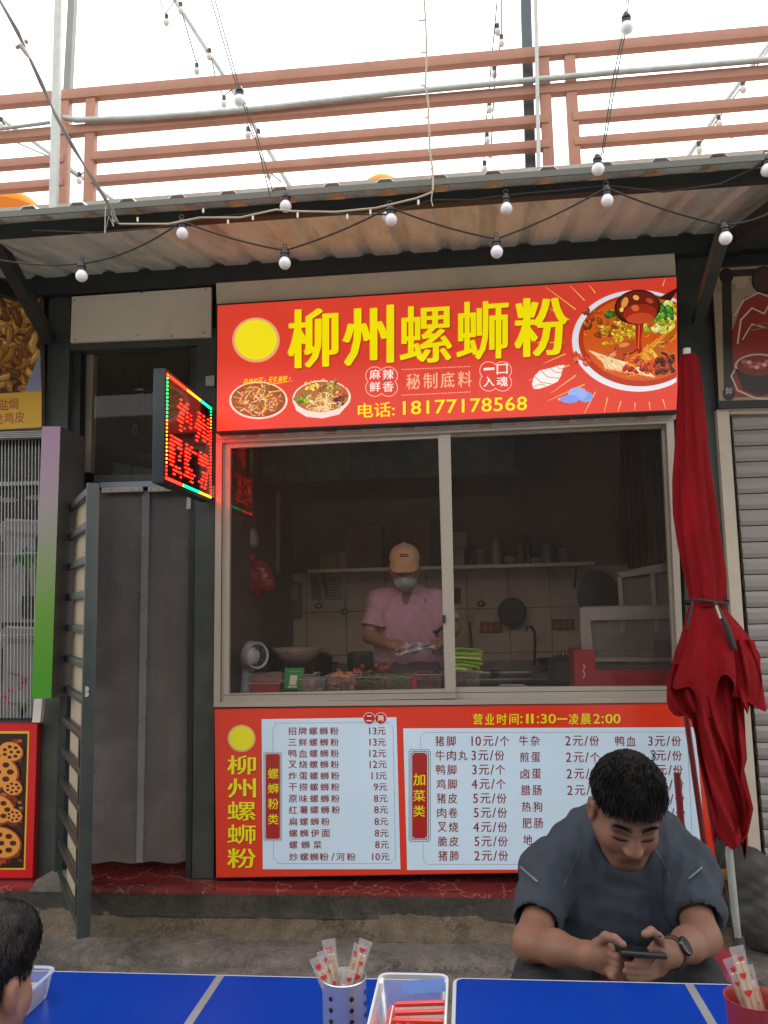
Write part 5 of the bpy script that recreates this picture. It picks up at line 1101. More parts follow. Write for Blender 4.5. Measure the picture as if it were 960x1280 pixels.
# counter row of food tubs
m_clear = glass('clear_tub', (.94, .92, .91), 1.1, .08, (.6, .57, .55), .1)
def tub(px0, px1, pyt, Y, d, label, foods, n=26, mat=m_clear, grp=None, wall=.002, fs=.012):
    x0, x1 = on_c(px0, Y), on_c(px1, Y); h = float(at(px0, pyt, Y)[2]-ZC); t = thing('food_tub', label, 'tub', ((x0+x1)/2, Y, ZC), grp); g = G(); i = .008
    B = [(x0+i, Y-d/2+i), (x1-i, Y-d/2+i), (x1-i, Y+d/2-i), (x0+i, Y+d/2-i)]; T = [(x0, Y-d/2), (x1, Y-d/2), (x1, Y+d/2), (x0, Y+d/2)]
    vs = [(*p, ZC+.001) for p in B]+[(*p, ZC+h) for p in T]; g.add(vs, [[0, 1, 2, 3]]+[[k, (k+1) % 4, 4+(k+1) % 4, 4+k] for k in range(4)]); g.build('tub_body', mat, t)
    g = G(); R_ = [(x0-.004, Y-d/2-.004, ZC+h), (x1+.004, Y-d/2-.004, ZC+h), (x1+.004, Y+d/2+.004, ZC+h), (x0-.004, Y+d/2+.004, ZC+h), (x0-.004, Y-d/2-.004, ZC+h)]; g.tube(R_, .003, 5); g.build('rim', M('tub_rim', '#8d8884', .3), t)
    if foods:
        r = random.Random(int(px0)); g = G(); cs = [M('food_'+c, tuple(min(.8, v*1.7) for v in srgb(c)), .4, 0, .2) for c in foods]
        for k in range(n):
            s_ = fs*r.uniform(.6, 1.3); g.ball((r.uniform(x0+.02, x1-.02), r.uniform(Y-d/2+.02, Y+d/2-.02), ZC+.012+h*r.uniform(.1, .95)), (s_*r.uniform(.7, 1.8), s_, s_*r.uniform(.5, 1)), 7, mi=r.randrange(len(cs)))
        g.build('food', cs, t, smooth=True, kind='stuff')
tub(315, 353, 853, .17, .12, 'red plastic tub at the left end of the counter under the fan', [], mat=M('red_tub', '#8e2a30', .3))
tub(318, 356, 842, .34, .14, 'pale pink tub behind the red tub on the counter', [], mat=M('pink_tub', '#96706c', .4))
tub(374, 397, 842, .34, .14, 'pale pinkish tub behind the green payment card', [], mat=MATS['pink_tub'])
tub(376, 409, 848, .17, .12, 'clear empty tub just right of the green payment card', ['#8a8078'], 8)
tub(412, 449, 843, .22, .16, 'clear tub of pale orange pieces on the counter', ['#a86a4a', '#b8805a', '#8c5a48'], 60)
tub(448, 483, 845, .22, .16, 'clear tub of chopped dark green herbs on the counter', ['#2c4a20', '#3f6a2c', '#24381c'], 90, fs=.009)
tub(483, 515, 845, .22, .16, 'clear tub of green leaves next to the herb tub in front of the cook', ['#34502a', '#4a6030', '#5a3a28'], 80, fs=.009)
tub(517, 553, 842, .22, .16, 'clear tub of dark red pieces left of the window mullion', ['#5c1c1c', '#6e2a24', '#48201c'], 60)
tub(568, 600, 838, .20, .16, 'reddish clear tub under the bundle of green stalks', ['#4a2422', '#5c3030', '#3a2420'], 40)
g = G(); x = on_c(518, .15); g.box(x-.012, x+.012, .13, .145, ZC, ZC+.105); g.build('tub_tag', M('red_tag', '#a8242a', .4), origin=(x, .14, ZC), label='small bright red upright tag between the counter tubs before the cook', category='tag')
r = random.Random(8); t = thing('food_heap', 'heap of orange shrimp like pieces behind the tubs left of the cook', 'food', (on_c(450, .42), .42, ZC)); g = G()
for k in range(60): g.ball((on_c(r.uniform(415, 490), .42), .42+r.uniform(-.05, .05), ZC+.03+r.uniform(0, .13)*(1-abs(k-30)/60)), (.016*r.uniform(.7, 1.4), .014, .012), 7)
g.build('pieces', M('orange_food', '#b0603a', .5, 0, .2), t, smooth=True, kind='stuff')
# green stalks
t = thing('green_stalks', 'bundle of bright green vegetable stalks lying on the counter beside the mullion', 'vegetables', (on_c(590, .3), .3, ZC+.14)); cs = [M('stalk_a', '#6f9a1e', .4, 0, .2), M('stalk_b', '#8fb83a', .4, 0, .2), M('stalk_c', '#b8cc70', .4)]
r = random.Random(4)
for k in range(22):
    y0 = 813+k*1.25; g = G(); yy = .22+.01*(k % 4); g.tube([at(560, y0-1, yy), at(575+r.uniform(0, 5), y0-1.5+r.uniform(-1, 1), yy), at(598+r.uniform(0, 6), y0+r.uniform(0, 2)+(k-8)*.1, yy)], [.007, .0075, .005], 6); g.build('stalk', cs[k % 3], t, smooth=True)
# lidded pale box at the sill
x0, x1 = on_c(613, .15), on_c(667, .15); t = thing('plastic_box', 'low pale plastic box with handle on the counter right of the mullion', 'box', ((x0+x1)/2, .17, ZC)); g = G(); g.box(x0, x1, .11, .23, ZC, ZC+.045); g.build('body', M('pale_lilac_plastic', '#8d8188', .35), t, bevel=.006)
g = G(); g.tube([(x0+.04, .14, ZC+.046), (x0+.05, .14, ZC+.058), (x1-.05, .14, ZC+.058), (x1-.04, .14, ZC+.046)], .005, 6); g.build('handle', MATS['pale_lilac_plastic'], t, smooth=True)
# white desk fan
fx = on_c(314, .32); fan = thing('desk_fan', 'rounded white desk fan with a blue dark face at the left end of the counter', 'fan', (fx, .32, ZC)); m_fw = M('fan_white', '#a8aab0', .3)
fz = at(316, 819, .32)[2]; fc_ = (fx+.0, .32, fz)
v, F = sdf([el(fc_, (.058, .085, .078)), rc((fx-.03, .34, ZC+.02), (fx-.025, .34, fz), .035, .03, k=.02)], .008); soft('housing', v, F, m_fw, fan)
g = G(); ax = np.array([.75, -.66, 0]); g.lathe([(.066, 0), (.074, .012), (.07, .02), (.06, .014)], np.array(fc_)+ax*.045, 28, axis=ax, cap=False); g.build('face_ring', m_fw, fan, smooth=True)
g = G(); g.lathe([(.0, .012), (.06, .01), (.062, 0)], np.array(fc_)+ax*.047, 24, axis=ax); g.build('face', M('fan_blue', '#16303c', .25), fan, smooth=True)
for k in range(5):
    g = G(); th = k*1.257; u = np.array([.66, .75, 0]); w = np.array([0, 0, 1.]); c0 = np.array(fc_)+ax*.062; g.add([c0+(u*math.cos(th)+w*math.sin(th))*.01, c0+(u*math.cos(th+.3)+w*math.sin(th+.3))*.052, c0+(u*math.cos(th+.8)+w*math.sin(th+.8))*.05+ax*.004], [[0, 1, 2]]); g.build('blade', M('fan_blade', '#2a5468', .3), fan)
g = G(); g.lathe([(.06, 0), (.062, .01), (.04, .022), (0, .024)], (fx-.02, .33, ZC), 22); g.build('base', m_fw, fan, smooth=True)
# steel bowl
bz = at(372, 830, .42)[2]; bxx = at(372, 820, .42)[0]; bowl = thing('steel_bowl', 'wide shiny steel bowl raised on a dark pot behind the green payment card', 'bowl', (bxx, .42, bz)); g = G(); g.lathe([(0, 0), (.055, 0), (.095, .035), (.135, .085), (.142, .088), (.14, .082), (.1, .032), (.05, .006), (0, .004)], (bxx, .42, bz), 36, cap=False); g.build('bowl_body', M('bright_steel', '#d9cabc', .28, .7, .05), bowl, smooth=True, angle=70)
t = thing('dark_pot', 'dark pot under the wide steel bowl on the counter', 'pot', (bxx, .42, ZC)); g = G(); g.lathe([(.08, 0), (.09, .02), (.09, bz-ZC-.002), (.07, bz-ZC-.002)], (bxx, .42, ZC), 22); g.build('pot_body', MATS['wok_iron'], t, smooth=True)
# green payment card (its code is left out)
qp = thing('payment_card', 'green standing payment card propped on the window sill', 'card', (on_c(367, .12), .12, ZC)); g = G(); g.slab([(356, 835), (380.5, 835), (377, 862), (354.5, 862)], .115, .006); g.build('card', M('green_card', '#1f7a3c', .35), qp, bevel=.0015)
a = Art(.1145, .0006); a.poly([(363, 844), (372, 844), (370, 856), (361.5, 856)], '#c9c8b8', 1); a.poly([(360, 857), (371.5, 857), (371, 859.5), (359.5, 859.5)], '#b8c8b0', 1); a.line([(361, 839), (376, 839)], .9, '#7fb88a', 1); a.build('card_print', qp)
# red bag and pale ball shaped bag hanging at the left
hg = thing('hanging_bag', 'dark red plastic bag hanging on the left kitchen wall', 'bag', at(322, 690, .8)); A = lambda x, y, d=0: at(x, y, .8+d)
v, F = sdf([el(A(322, 722), (.085, .06, .115)), el(A(306, 735), (.05, .05, .09)), el(A(334, 728), (.05, .05, .06)), rc(A(310, 692), A(316, 712), .03, .05)], .012); N = vnormals(v, F); v = v+N*(wob(v, 30, 3)*.010)[:, None]; soft('bag_body', v, F, M('dark_red_bag', '#8c1f22', .3, 0, .1), hg)
hb = thing('hanging_bag', 'round pale plastic bag hanging above the dark red bag', 'bag', at(309, 660, .8)); v, F = sdf([el(A(309, 672), (.075, .06, .075)), el(A(297, 660), (.04, .04, .05))], .012); N = vnormals(v, F); v = v+N*(wob(v, 26, 4)*.008)[:, None]; soft('bag_body', v, F, M('pale_bag', '#8b8178', .35), hb)
g = G(); g.slab([(345, 590), (349, 590), (349, 715), (345, 715)], 1.4, .03); g.build('pipe', M('grey_pipe', '#8a857c', .4), stall)
sp = thing('switch_panel', 'grey electrical switch panel on the tiled wall left of the cook', 'panel', at(365, 750, 1.92)); g = G(); g.slab([(353, 728), (376, 728), (376, 772), (353, 772)], 1.9, .04); g.build('box', M('switch_grey', '#5c554e', .5), sp, bevel=.003)
g = G(); g.slab([(357, 731), (372, 731), (372, 750), (357, 750)], 1.892, .01); g.build('cover', M('switch_cover', '#8d877e', .4), sp)
g = G(); g.lathe([(.008, 0), (.006, .004)], at(364, 737, 1.89), 8, axis=(0, -1, 0)); g.build('indicator', M('indicator_red', '#a82a20', .4), sp)
for (px, py, w, h, c, lab) in ((415, 735, 26, 30, '#9a948c', 'pale notice sheets pinned to the tiles left of the cook'), (394, 732, 14, 36, '#8a6244', 'brown paper sheet pinned on the tiled wall beside the pale notice')):
    o = thing('notice', lab, 'notice', at(px, py, 1.93)); g = G(); g.slab([(px-w/2, py-h/2), (px+w/2-3, py-h/2), (px+w/2, py+h/2), (px-w/2+4, py+h/2)], 1.935, .003); g.build('sheet', M('paper_'+c, c, .8, 0, .1), o)
    if w > 20:
        a = Art(1.934, .001); rr = random.Random(3)
        for k in range(7): a.line([(px-8+k*.4, py-11+k*3.4), (px+6+k*.3+rr.uniform(-4, 2), py-11+k*3.4)], 1.1, '#5a4a44', 1)
        a.build('faint_lines', o)
mc = thing('small_appliance', 'dark boxy kitchen appliance on the back counter left of the cook', 'appliance', (on_c(448, 1.6), 1.6, 1.18)); x = on_c(448, 1.6)+.02; g = G(); g.box(x-.08, x+.08, 1.5, 1.68, 1.18, 1.36); g.build('body', M('appliance_black', '#2a2725', .35), mc, bevel=.01)
g = G(); g.box(x-.035, x+.04, 1.494, 1.499, 1.21, 1.34); g.build('panel', M('appliance_panel', '#5a544e', .3, .4), mc)
# row of trays on back counter
for k, (px, lab) in enumerate(((600, 'long steel tray at the left of the back sink'), (640, 'long steel tray in front of the black tap'))):
    x = on_c(px, 1.5); t = thing('steel_tray', lab, 'tray', (x, 1.5, 1.18)); g = G(); g.box(x-.15, x+.13, 1.42, 1.58, 1.181, 1.225); g.build('tray_body', m_ctop, t, bevel=.004)

# more kitchen clutter
for k, (px, L_, lab) in enumerate(((398, .22, 'leftmost ladle hanging under the left end of the back shelf'), (430, .26, 'steel ladle hanging between the notice and the cook'), (600, .20, 'small ladle hanging left of the black frying pan'))):
    p0 = at(px, 716, 1.78); t = thing('ladle', lab, 'ladle', p0); g = G(); g.tube([p0, p0-np.array([0, 0, L_])], .005, 6); g.build('handle', m_ctop, t, smooth=True); g = G(); g.ball(p0-np.array([0, .012, L_+.02]), (.032, .026, .024), 12); g.build('scoop', m_ctop, t, smooth=True)
def potty(px, Y, z, r, h, mat, lab):
    x = at(px, 855, Y)[0]; t = thing('stock_pot', lab, 'pot', (x, Y, z)); g = G(); g.lathe([(r*.96, 0), (r, .01), (r, h), (r*1.04, h+.004), (r*.94, h), (r*.92, .02), (0, .02)], (x, Y, z), 24, cap=False); g.build('pot_body', mat, t, smooth=True)
    g = G(); g.lathe([(r*1.02, h+.006), (r*.7, h+.03), (.02, h+.04), (.012, h+.06), (0, h+.062)], (x, Y, z), 24, cap=False); g.build('lid', mat, t, smooth=True)
    for s_ in (-1, 1): g = G(); g.tube([(x+s_*r, Y-.02, z+h*.7), (x+s_*(r+.03), Y, z+h*.72), (x+s_*r, Y+.02, z+h*.7)], .006, 6); g.build('handle', mat, t, smooth=True)
potty(706, 1.25, 1.18, .10, .12, m_ctop, 'shiny steel stock pot right of the tap in front of the wok'); potty(395, 1.62, 1.18, .12, .15, MATS['wok_iron'], 'dark stock pot on the back counter behind the steel bowl'); potty(330, 1.3, 1.18, .13, .2, MATS['wok_iron'], 'big dark stock pot behind the white desk fan')
for k, (px, h_, c, lab) in enumerate(((428, .12, '#8a7a60', 'tan lidded jar on the shelf right of the ochre box'), (482, .0, '', ''), (600, .11, '#6a5a50', 'brown lidded jar on the shelf left of the pale squeeze bottle'), (684, .13, '#7a8460', 'greenish lidded jar near the right end of the back shelf'), (704, .10, '#806a58', 'small tan jar at the right end of the back shelf'))):
    if not c: continue
    x = onshelf(px); t = thing('jar', lab, 'jar', (x, 1.78, zs+.012)); g = G(); g.lathe([(.036, 0), (.04, .01), (.04, h_*.8), (.034, h_*.88)], (x, 1.78, zs+.012), 16); g.build('jar_body', M('jar_'+c, c, .3), t, smooth=True); g = G(); g.lathe([(.037, h_*.88), (.037, h_)], (x, 1.78, zs+.012), 16); g.build('lid', m_pale, t, smooth=True)
# ---------------------------------------------------------------- people
def skin_mat(name='skin'):
    if name in MATS: return MATS[name]
    m = bpy.data.materials.new(name); m.use_nodes = True; n = m.node_tree; b = n.nodes['Principled BSDF']
    a = n.nodes.new('ShaderNodeVertexColor'); a.layer_name = 'ink'; tc = n.nodes.new('ShaderNodeTexCoord'); nz = n.nodes.new('ShaderNodeTexNoise'); nz.inputs['Scale'].default_value = 40; nz.inputs['Detail'].default_value = 8
    n.links.new(tc.outputs['Object'], nz.inputs[0]); mr = n.nodes.new('ShaderNodeMapRange'); mr.inputs[3].default_value = .82; mr.inputs[4].default_value = 1.15; n.links.new(nz.outputs['Fac'], mr.inputs[0])
    mx = n.nodes.new('ShaderNodeMixRGB'); mx.blend_type = 'MULTIPLY'; mx.inputs[0].default_value = 1; n.links.new(a.outputs[0], mx.inputs[1]); n.links.new(mr.outputs[0], mx.inputs[2]); n.links.new(mx.outputs[0], b.inputs['Base Color'])
    b.inputs['Roughness'].default_value = .56; b.inputs['Specular IOR Level'].default_value = .35; b.inputs['Subsurface Weight'].default_value = .12; b.inputs['Subsurface Radius'].default_value = (.012, .005, .003); b.inputs['Subsurface Scale'].default_value = .6
    bp = n.nodes.new('ShaderNodeBump'); bp.inputs['Strength'].default_value = .12; bp.inputs['Distance'].default_value = .004; n2 = n.nodes.new('ShaderNodeTexNoise'); n2.inputs['Scale'].default_value = 300; n.links.new(tc.outputs['Object'], n2.inputs[0]); n.links.new(n2.outputs['Fac'], bp.inputs['Height']); n.links.new(bp.outputs[0], b.inputs['Normal'])
    MATS[name] = m; return m
def head_prims(c, R, s=1.0):
    T = lambda x, y, z: c+R@(np.array([x, y, z])*s)
    E_ = lambda x, y, z, a, b_, d, k=.02: el(T(x, y, z), np.array([a, b_, d])*s, R, k)
    C_ = lambda p, q, r1, r2=None, k=.012: rc(T(*p), T(*q), r1*s, (r1 if r2 is None else r2)*s, k)
    add = [E_(0, -.012, .045, .076, .094, .082), E_(0, .022, -.030, .063, .070, .070, .03), E_(0, .054, -.092, .026, .026, .022, .035),
           C_((-.056, .01, -.04), (-.022, .058, -.092), .017, .014, .035), C_((.056, .01, -.04), (.022, .058, -.092), .017, .014, .035),
           E_(-.038, .060, -.024, .020, .015, .022, .03), E_(.038, .060, -.024, .020, .015, .022, .03),
           C_((-.045, .068, .024), (-.012, .082, .020), .009, .009, .018), C_((.045, .068, .024), (.012, .082, .020), .009, .009, .018),
           C_((0, .086, .012), (0, .104, -.026), .0085, .0135, .012), E_(-.013, .095, -.031, .009, .011, .008, .008), E_(.013, .095, -.031, .009, .011, .008, .008),
           C_((0, .081, -.058), (-.02, .077, -.063), .0092, k=.012), C_((0, .081, -.058), (.02, .077, -.063), .0092, k=.012), C_((0, .0845, -.0550), (-.019, .080, -.0615), .0062, .005, k=.004), C_((0, .0845, -.0550), (.019, .080, -.0615), .0062, .005, k=.004), C_((0, .083, -.0660), (-.014, .080, -.0680), .0068, .006, k=.004), C_((0, .083, -.0660), (.014, .080, -.0680), .0068, .006, k=.004),
           E_(-.079, -.004, -.002, .010, .020, .031, .010), E_(.079, -.004, -.002, .010, .020, .031, .010), E_(-.085, -.012, .004, .005, .014, .024, .006), E_(.085, -.012, .004, .005, .014, .024, .006)]
    sub = [E_(-.031, .092, .004, .016, .016, .009, .014), E_(.031, .092, .004, .016, .016, .009, .014), E_(-.088, .004, -.001, .005, .009, .016, .004), E_(.088, .004, -.001, .005, .009, .016, .004),
           C_((0, .092, -.0605), (-.021, .088, -.0662), .0020, k=.003), C_((0, .092, -.0605), (.021, .088, -.0662), .0020, k=.003)]
    eyes = [E_(-.031, .070, .003, .0135, .0135, .0115, .004), E_(.031, .070, .003, .0135, .0135, .0115, .004)]
    return T, add, sub, eyes
def head_paint(v, c, R, s, col, base):
    p = (v-c)@R/s; x, y, z = p.T
    def mixc(m, cc): 
        m = np.clip(m, 0, 1)[:, None]; col[:] = col*(1-m)+np.array(cc)*m
    near = (np.abs(x) < .1) & (np.abs(z) < .16) & (y > -.13) & (y < .14)
    g_ = lambda cx, cz, sx, sz: np.exp(-((np.abs(x)-cx)/sx)**2-((z-cz)/sz)**2)*(y > .02)*near
    b_ = np.array(base)
    mixc(g_(.031, .0285+0, .017, .0042)*2.2, (.012, .010, .010))              # brows
    mixc(g_(.0, -.0605, .021, .0065)*.75, b_*np.array([.85, .5, .5]))         # lips
    mixc(np.exp(-(x/.02)**2-((z+.0605+.25*np.abs(x))/.0016)**2)*(y > .02)*near*.6, b_*.3)                            # mouth line
    mixc(g_(.031, -.0075, .015, .0022)*2.0, b_*.08)                           # lashes of the lowered lids
    mixc(g_(.045, -.03, .02, .02)*.25, b_*np.array([1.1, .75, .7])); mixc(g_(0, -.03, .014, .012)*.25, b_*np.array([1.1, .75, .7]))
    mixc((np.abs(x) > .074)*near*.3, b_*np.array([1.1, .7, .65]))
def hairstrands(name, v, F, N, n, ln, mat, parent, bias, seed, up=.3, sel=None, rad=.0004):
    r = np.random.default_rng(seed); g = G(); ids = np.arange(len(v)) if sel is None else np.nonzero(sel)[0]
    for i in r.choice(ids, n):
        p = v[i]; d = N[i]*up+np.array(bias)*(1-up)+r.normal(size=3)*.12; d /= np.linalg.norm(d); t = np.cross(d, r.normal(size=3)); t /= np.linalg.norm(t); L_ = ln*r.uniform(.5, 1.2)
        g.add([p-t*rad-d*.003, p+t*rad-d*.003, p+d*L_*.6+t*rad*.7+N[i]*.001, p+d*L_+bias*np.float64(L_*.35)], [[0, 1, 2], [0, 2, 3]])
    return g.build(name, mat, parent, smooth=False, kind='stuff')
m_skin = skin_mat(); m_hair = M('black_hair', '#100e0e', .62, 0, .1, 200, spec=.25)
def finger(pts, r0, r1, k=.006): return [rc(pts[i], pts[i+1], r0+(r1-r0)*i/(len(pts)-1), r0+(r1-r0)*(i+1)/(len(pts)-1), k) for i in range(len(pts)-1)]
# ---- the seated man with the phone
man = thing('person', 'seated man in a dark grey t-shirt bent over his black phone', 'person', at(778, 1225, -1.6)*np.array([1, 1, 0])+np.array([0, 0, ZG]))
SK = (.175, .084, .056)
hc = at(783, 1014, -1.86); HR = rotm(181, 30, -4); hs_ = 1.06
T, add, sub, eyes = head_prims(hc, HR, hs_)
P_ = at
neck0 = P_(782, 1062, -1.66)
body = add+[rc(T(0, -.03, -.05), neck0, .058, .066, .04)]
shL, shR = P_(686, 1088, -1.68), P_(861, 1086, -1.68)
chest = P_(775, 1110, -1.60); hip = np.array([chest[0], -1.33, .70])
body += [rc(shL+[.03, 0, -.015], shR+[-.03, 0, -.015], .045, .045, .04), rc(chest+[0, .02, 0], neck0, .08, .06, .05), rc(chest+[-.08, 0, -.02], hip+[-.08, 0, 0], .10, .12, .06), rc(chest+[.08, 0, -.02], hip+[.08, 0, 0], .10, .12, .06)]
# arms (image left / image right)
eL, eR = P_(664, 1178, -1.90), P_(877, 1172, -1.88); wL, wR = P_(736, 1194, -2.075), P_(838, 1192, -2.06)
body += [rc(shL+[.01, 0, -.01], eL, .045, .042, .03), rc(eL, eL+(wL-eL)*.45, .043, .037, .02), rc(eL+(wL-eL)*.45, wL, .037, .025, .02), rc(shR+[-.01, 0, -.01], eR, .045, .042, .03), rc(eR, eR+(wR-eR)*.45, .043, .037, .02), rc(eR+(wR-eR)*.45, wR, .037, .025, .02)]
# hands: palm, thumb, four curled fingers each
body += [rc(wL, P_(752, 1194, -2.10), .025, .024, .02), rc(P_(751, 1184, -2.095), P_(753, 1206, -2.095), .0215, .0185, .012), rc(P_(760, 1188, -2.10), P_(762, 1210, -2.10), .017, .014, .012)]
body += finger([P_(747, 1181, -2.10), P_(757, 1171, -2.118), P_(768, 1173, -2.135), P_(779, 1181, -2.145)], .0125, .0082, .004)
for k, (y0, xm, ym, xt, yt) in enumerate(((1190, 772, 1196, 786, 1198), (1199, 772, 1205, 784, 1207), (1207, 770, 1213, 779, 1216), (1213, 765, 1220, 773, 1222))):
    body += finger([P_(759, y0, -2.105), P_(xm, ym, -2.135), P_(xt, yt, -2.125), P_(xt+7, yt-1, -2.10)], .0095, .0072, .003)
body += [rc(wR, P_(828, 1196, -2.085), .025, .024, .02), rc(P_(826, 1186, -2.085), P_(823, 1210, -2.085), .021, .018, .012), rc(P_(818, 1192, -2.09), P_(816, 1213, -2.09), .017, .014, .012)]
body += finger([P_(829, 1184, -2.085), P_(823, 1172, -2.10), P_(814, 1164, -2.118), P_(806, 1168, -2.132)], .0125, .0088, .004)
for k, (y0, xt, yt) in enumerate(((1194, 799, 1199), (1203, 784, 1206), (1211, 782, 1214.5), (1218, 787, 1222.5))):
    body += finger([P_(819, y0, -2.10), P_(809, y0+4, -2.14), P_(797, yt+.5, -2.160), P_(xt, yt-.5, -2.158)], .0092, .0074, .0025)
# hips and legs
kL, kR = P_(672, 1222, -2.0), P_(884, 1222, -2.0); kL[2] = kR[2] = .70
hpL, hpR = hip+[-.1, 0, -.02], hip+[.1, 0, -.02]
aL, aR = np.array([kL[0]-.01, -1.82, ZG+.08]), np.array([kR[0]+.01, -1.82, ZG+.08])
body += [rc(hpL, kL, .10, .062, .04), rc(hpR, kR, .10, .062, .04), rc(kL, aL, .058, .042, .03), rc(kR, aR, .058, .042, .03), rc(aL, aL+[0, -.13, -.045], .036, .03), rc(aR, aR+[0, -.13, -.045], .036, .03)]
v, F = sdf(body, .0037, sub, smooth=1); 
v2, F2 = v, F
col = np.tile(np.array(SK), (len(v), 1)); head_paint(v, hc, HR, hs_, col, SK)
pl_ = (v-hc)@HR/hs_                                # stubble shade on the jaw is skin tone, not light
tn_ = wob(v, 18, 77); col *= np.stack([1+.10*tn_, 1+.03*tn_, 1-.02*tn_], 1); st_ = ((pl_[:, 2] < -.04) & (pl_[:, 1] > -.03) & (np.abs(pl_[:, 0]) < .085) & (pl_[:, 2] > -.13)); col[st_] *= np.array([.86, .88, .92])
soft('body', v, F, m_skin, man, vcol=col)
def face_detail(v, c, R, s, par, lid, hairm, lashes=True):
    q = (v-c)@R/s
    def on(x, z, lift=.0004):
        m = (np.abs(q[:, 0]-x) < .005) & (np.abs(q[:, 2]-z) < .005) & (q[:, 1] > 0)
        y = q[m, 1].max() if m.any() else .07
        return c+R@(np.array([x, y+lift, z])*s)
    for sx in (-1, 1):
        g = G(); g.tube([on(sx*.016, -.0015), on(sx*.022, -.0055), on(sx*.031, -.0078), on(sx*.040, -.0065), on(sx*.047, -.002)], [.0006, .0013, .0015, .0013, .0006], 6); g.build('eyelash', hairm, par, smooth=True)
        g = G(); g.tube([on(sx*.017, .0085, -.0006), on(sx*.031, .0125, -.0006), on(sx*.045, .0075, -.0006)], [.0004, .0008, .0004], 5); g.build('lid_crease', lid, par, smooth=True)
        g = G(); r = np.random.default_rng(5)
        for k in range(170):
            t = r.uniform(0, 1); x = sx*(.011+.038*t); z = .0265+.0055*math.sin(t*2.4)+r.uniform(-.0032, .0032)*(1.1-t*.7); p = on(x, z); d = R@np.array([sx*.9, .1, .35-.6*t]); d /= np.linalg.norm(d); w = np.cross(d, R@np.array([0, 1., 0])); g.add([p-w*.00045, p+w*.00045, p+d*.0075+R@np.array([0, .0006, 0])], [[0, 1, 2]])
        g.build('eyebrow', hairm, par, kind='stuff')
        g = G(); g.ball(on(sx*.0085, -.0395, -.0012), (.0032, .0022, .0018), 8); g.build('nostril', hairm, par, smooth=True)
    g = G(); g.tube([on(-.022, -.0668, -.0006), on(-.010, -.0632, -.0004), on(0, -.0612, -.0004), on(.010, -.0632, -.0004), on(.022, -.0668, -.0006)], [.0003, .0009, .0010, .0009, .0003], 5); g.build('lip_line', lid, par, smooth=True)
m_lid = M('deep_skin_line', '#3a1c14', .6)
face_detail(v, hc, HR, hs_, man, m_lid, M('brow_hair', '#0c0a0a', .7, spec=.2))
g = G()                                            # nails
for c_, d_ in ((P_(778, 1181, -2.133), 1), (P_(808, 1166, -2.128), 1)): g.ball(c_, (.0062, .003, .0055), 10)
g.build('thumbnail', M('nail', '#9a7464', .25), man, smooth=True, kind='stuff')
# hair cap: swept shell with a clean hairline
HT = lambda x, y, z: hc+HR@(np.array([x, y, z])*hs_)
hp = [el(HT(0, -.014, .058), np.array([.0805, .098, .080])*hs_, HR, .02), el(HT(0, .02, .105), np.array([.066, .07, .036])*hs_, HR, .03), el(HT(-.01, .055, .096), np.array([.052, .038, .026])*hs_, HR, .02), el(HT(0, -.06, .02), np.array([.072, .055, .07])*hs_, HR, .02)]
nrm = HR@np.array([0, .42, -.9]); nrm2 = HR@np.array([0, .99, -.15])
hv, HF = sdf(hp, .0045, [el(HT(.012, .108, .0), np.array([.088, .055, .068])*hs_, HR, .01), el(HT(-.085, .035, -.02), np.array([.03, .035, .045])*hs_, HR, .008), el(HT(.085, .035, -.02), np.array([.03, .035, .045])*hs_, HR, .008)], cut=[(HT(0, 0, -.012), HR@np.array([0, .35, -.93]))])
HN = vnormals(hv, HF); hv = hv+HN*(wob(hv@HR, 70, 4)*.0025+wob(hv@HR*np.array([3, .6, 1]), 60, 6)*.002)[:, None]
hair = soft('hair', hv, HF, m_hair, man)
pz = (hv-hc)@HR; fwd = HR@np.array([.25, .85, -.25])
hairstrands('hair_strands', hv, HF, HN, 11000, .017, m_hair, hair, fwd, 3, .2, sel=pz[:, 2] > .05)
hairstrands('hair_strands', hv, HF, HN, 1500, .007, m_hair, hair, HR@np.array([0, 0, -1.]), 5, .25, sel=pz[:, 2] <= .06)
# t-shirt
m_tee = M('slate_tshirt', '#28303b', .85, 0, .12, 30, .25, 700)
tee = [rc(P_(745, 1052, -1.60), P_(812, 1054, -1.60), .088, .088, .05), rc(P_(740, 1054, -1.62), shL, .080, .060, .06), rc(P_(815, 1056, -1.62), shR, .080, .060, .06), rc(neck0+[0, .02, -.03], chest, .10, .13, .06), rc(chest+[-.085, -.015, -.03], hip+[-.085, -.03, -.02], .135, .15, .07), rc(chest+[.085, -.015, -.03], hip+[.085, -.03, -.02], .135, .15, .07)]
sl_, sr_ = shL+(eL-shL)*.62, shR+(eR-shR)*.62
tee += [rc(shL, sl_, .062, .066, .05), rc(shR, sr_, .062, .066, .05)]
dl, dr = (eL-shL)/np.linalg.norm(eL-shL), (eR-shR)/np.linalg.norm(eR-shR)
tsub = [rc(shL+dl*.13, shL+dl*.4, .052, .060, .006), rc(shR+dr*.13, shR+dr*.4, .052, .060, .006)]
neckdir = (T(0, -.03, -.05)-neck0); neckdir /= np.linalg.norm(neckdir)
tsub += [rc(neck0+neckdir*.035+[0, -.01, 0], neck0+neckdir*.16, .068, .085, .008)]
tv, TF = sdf(tee, .0055, tsub)
keep = None
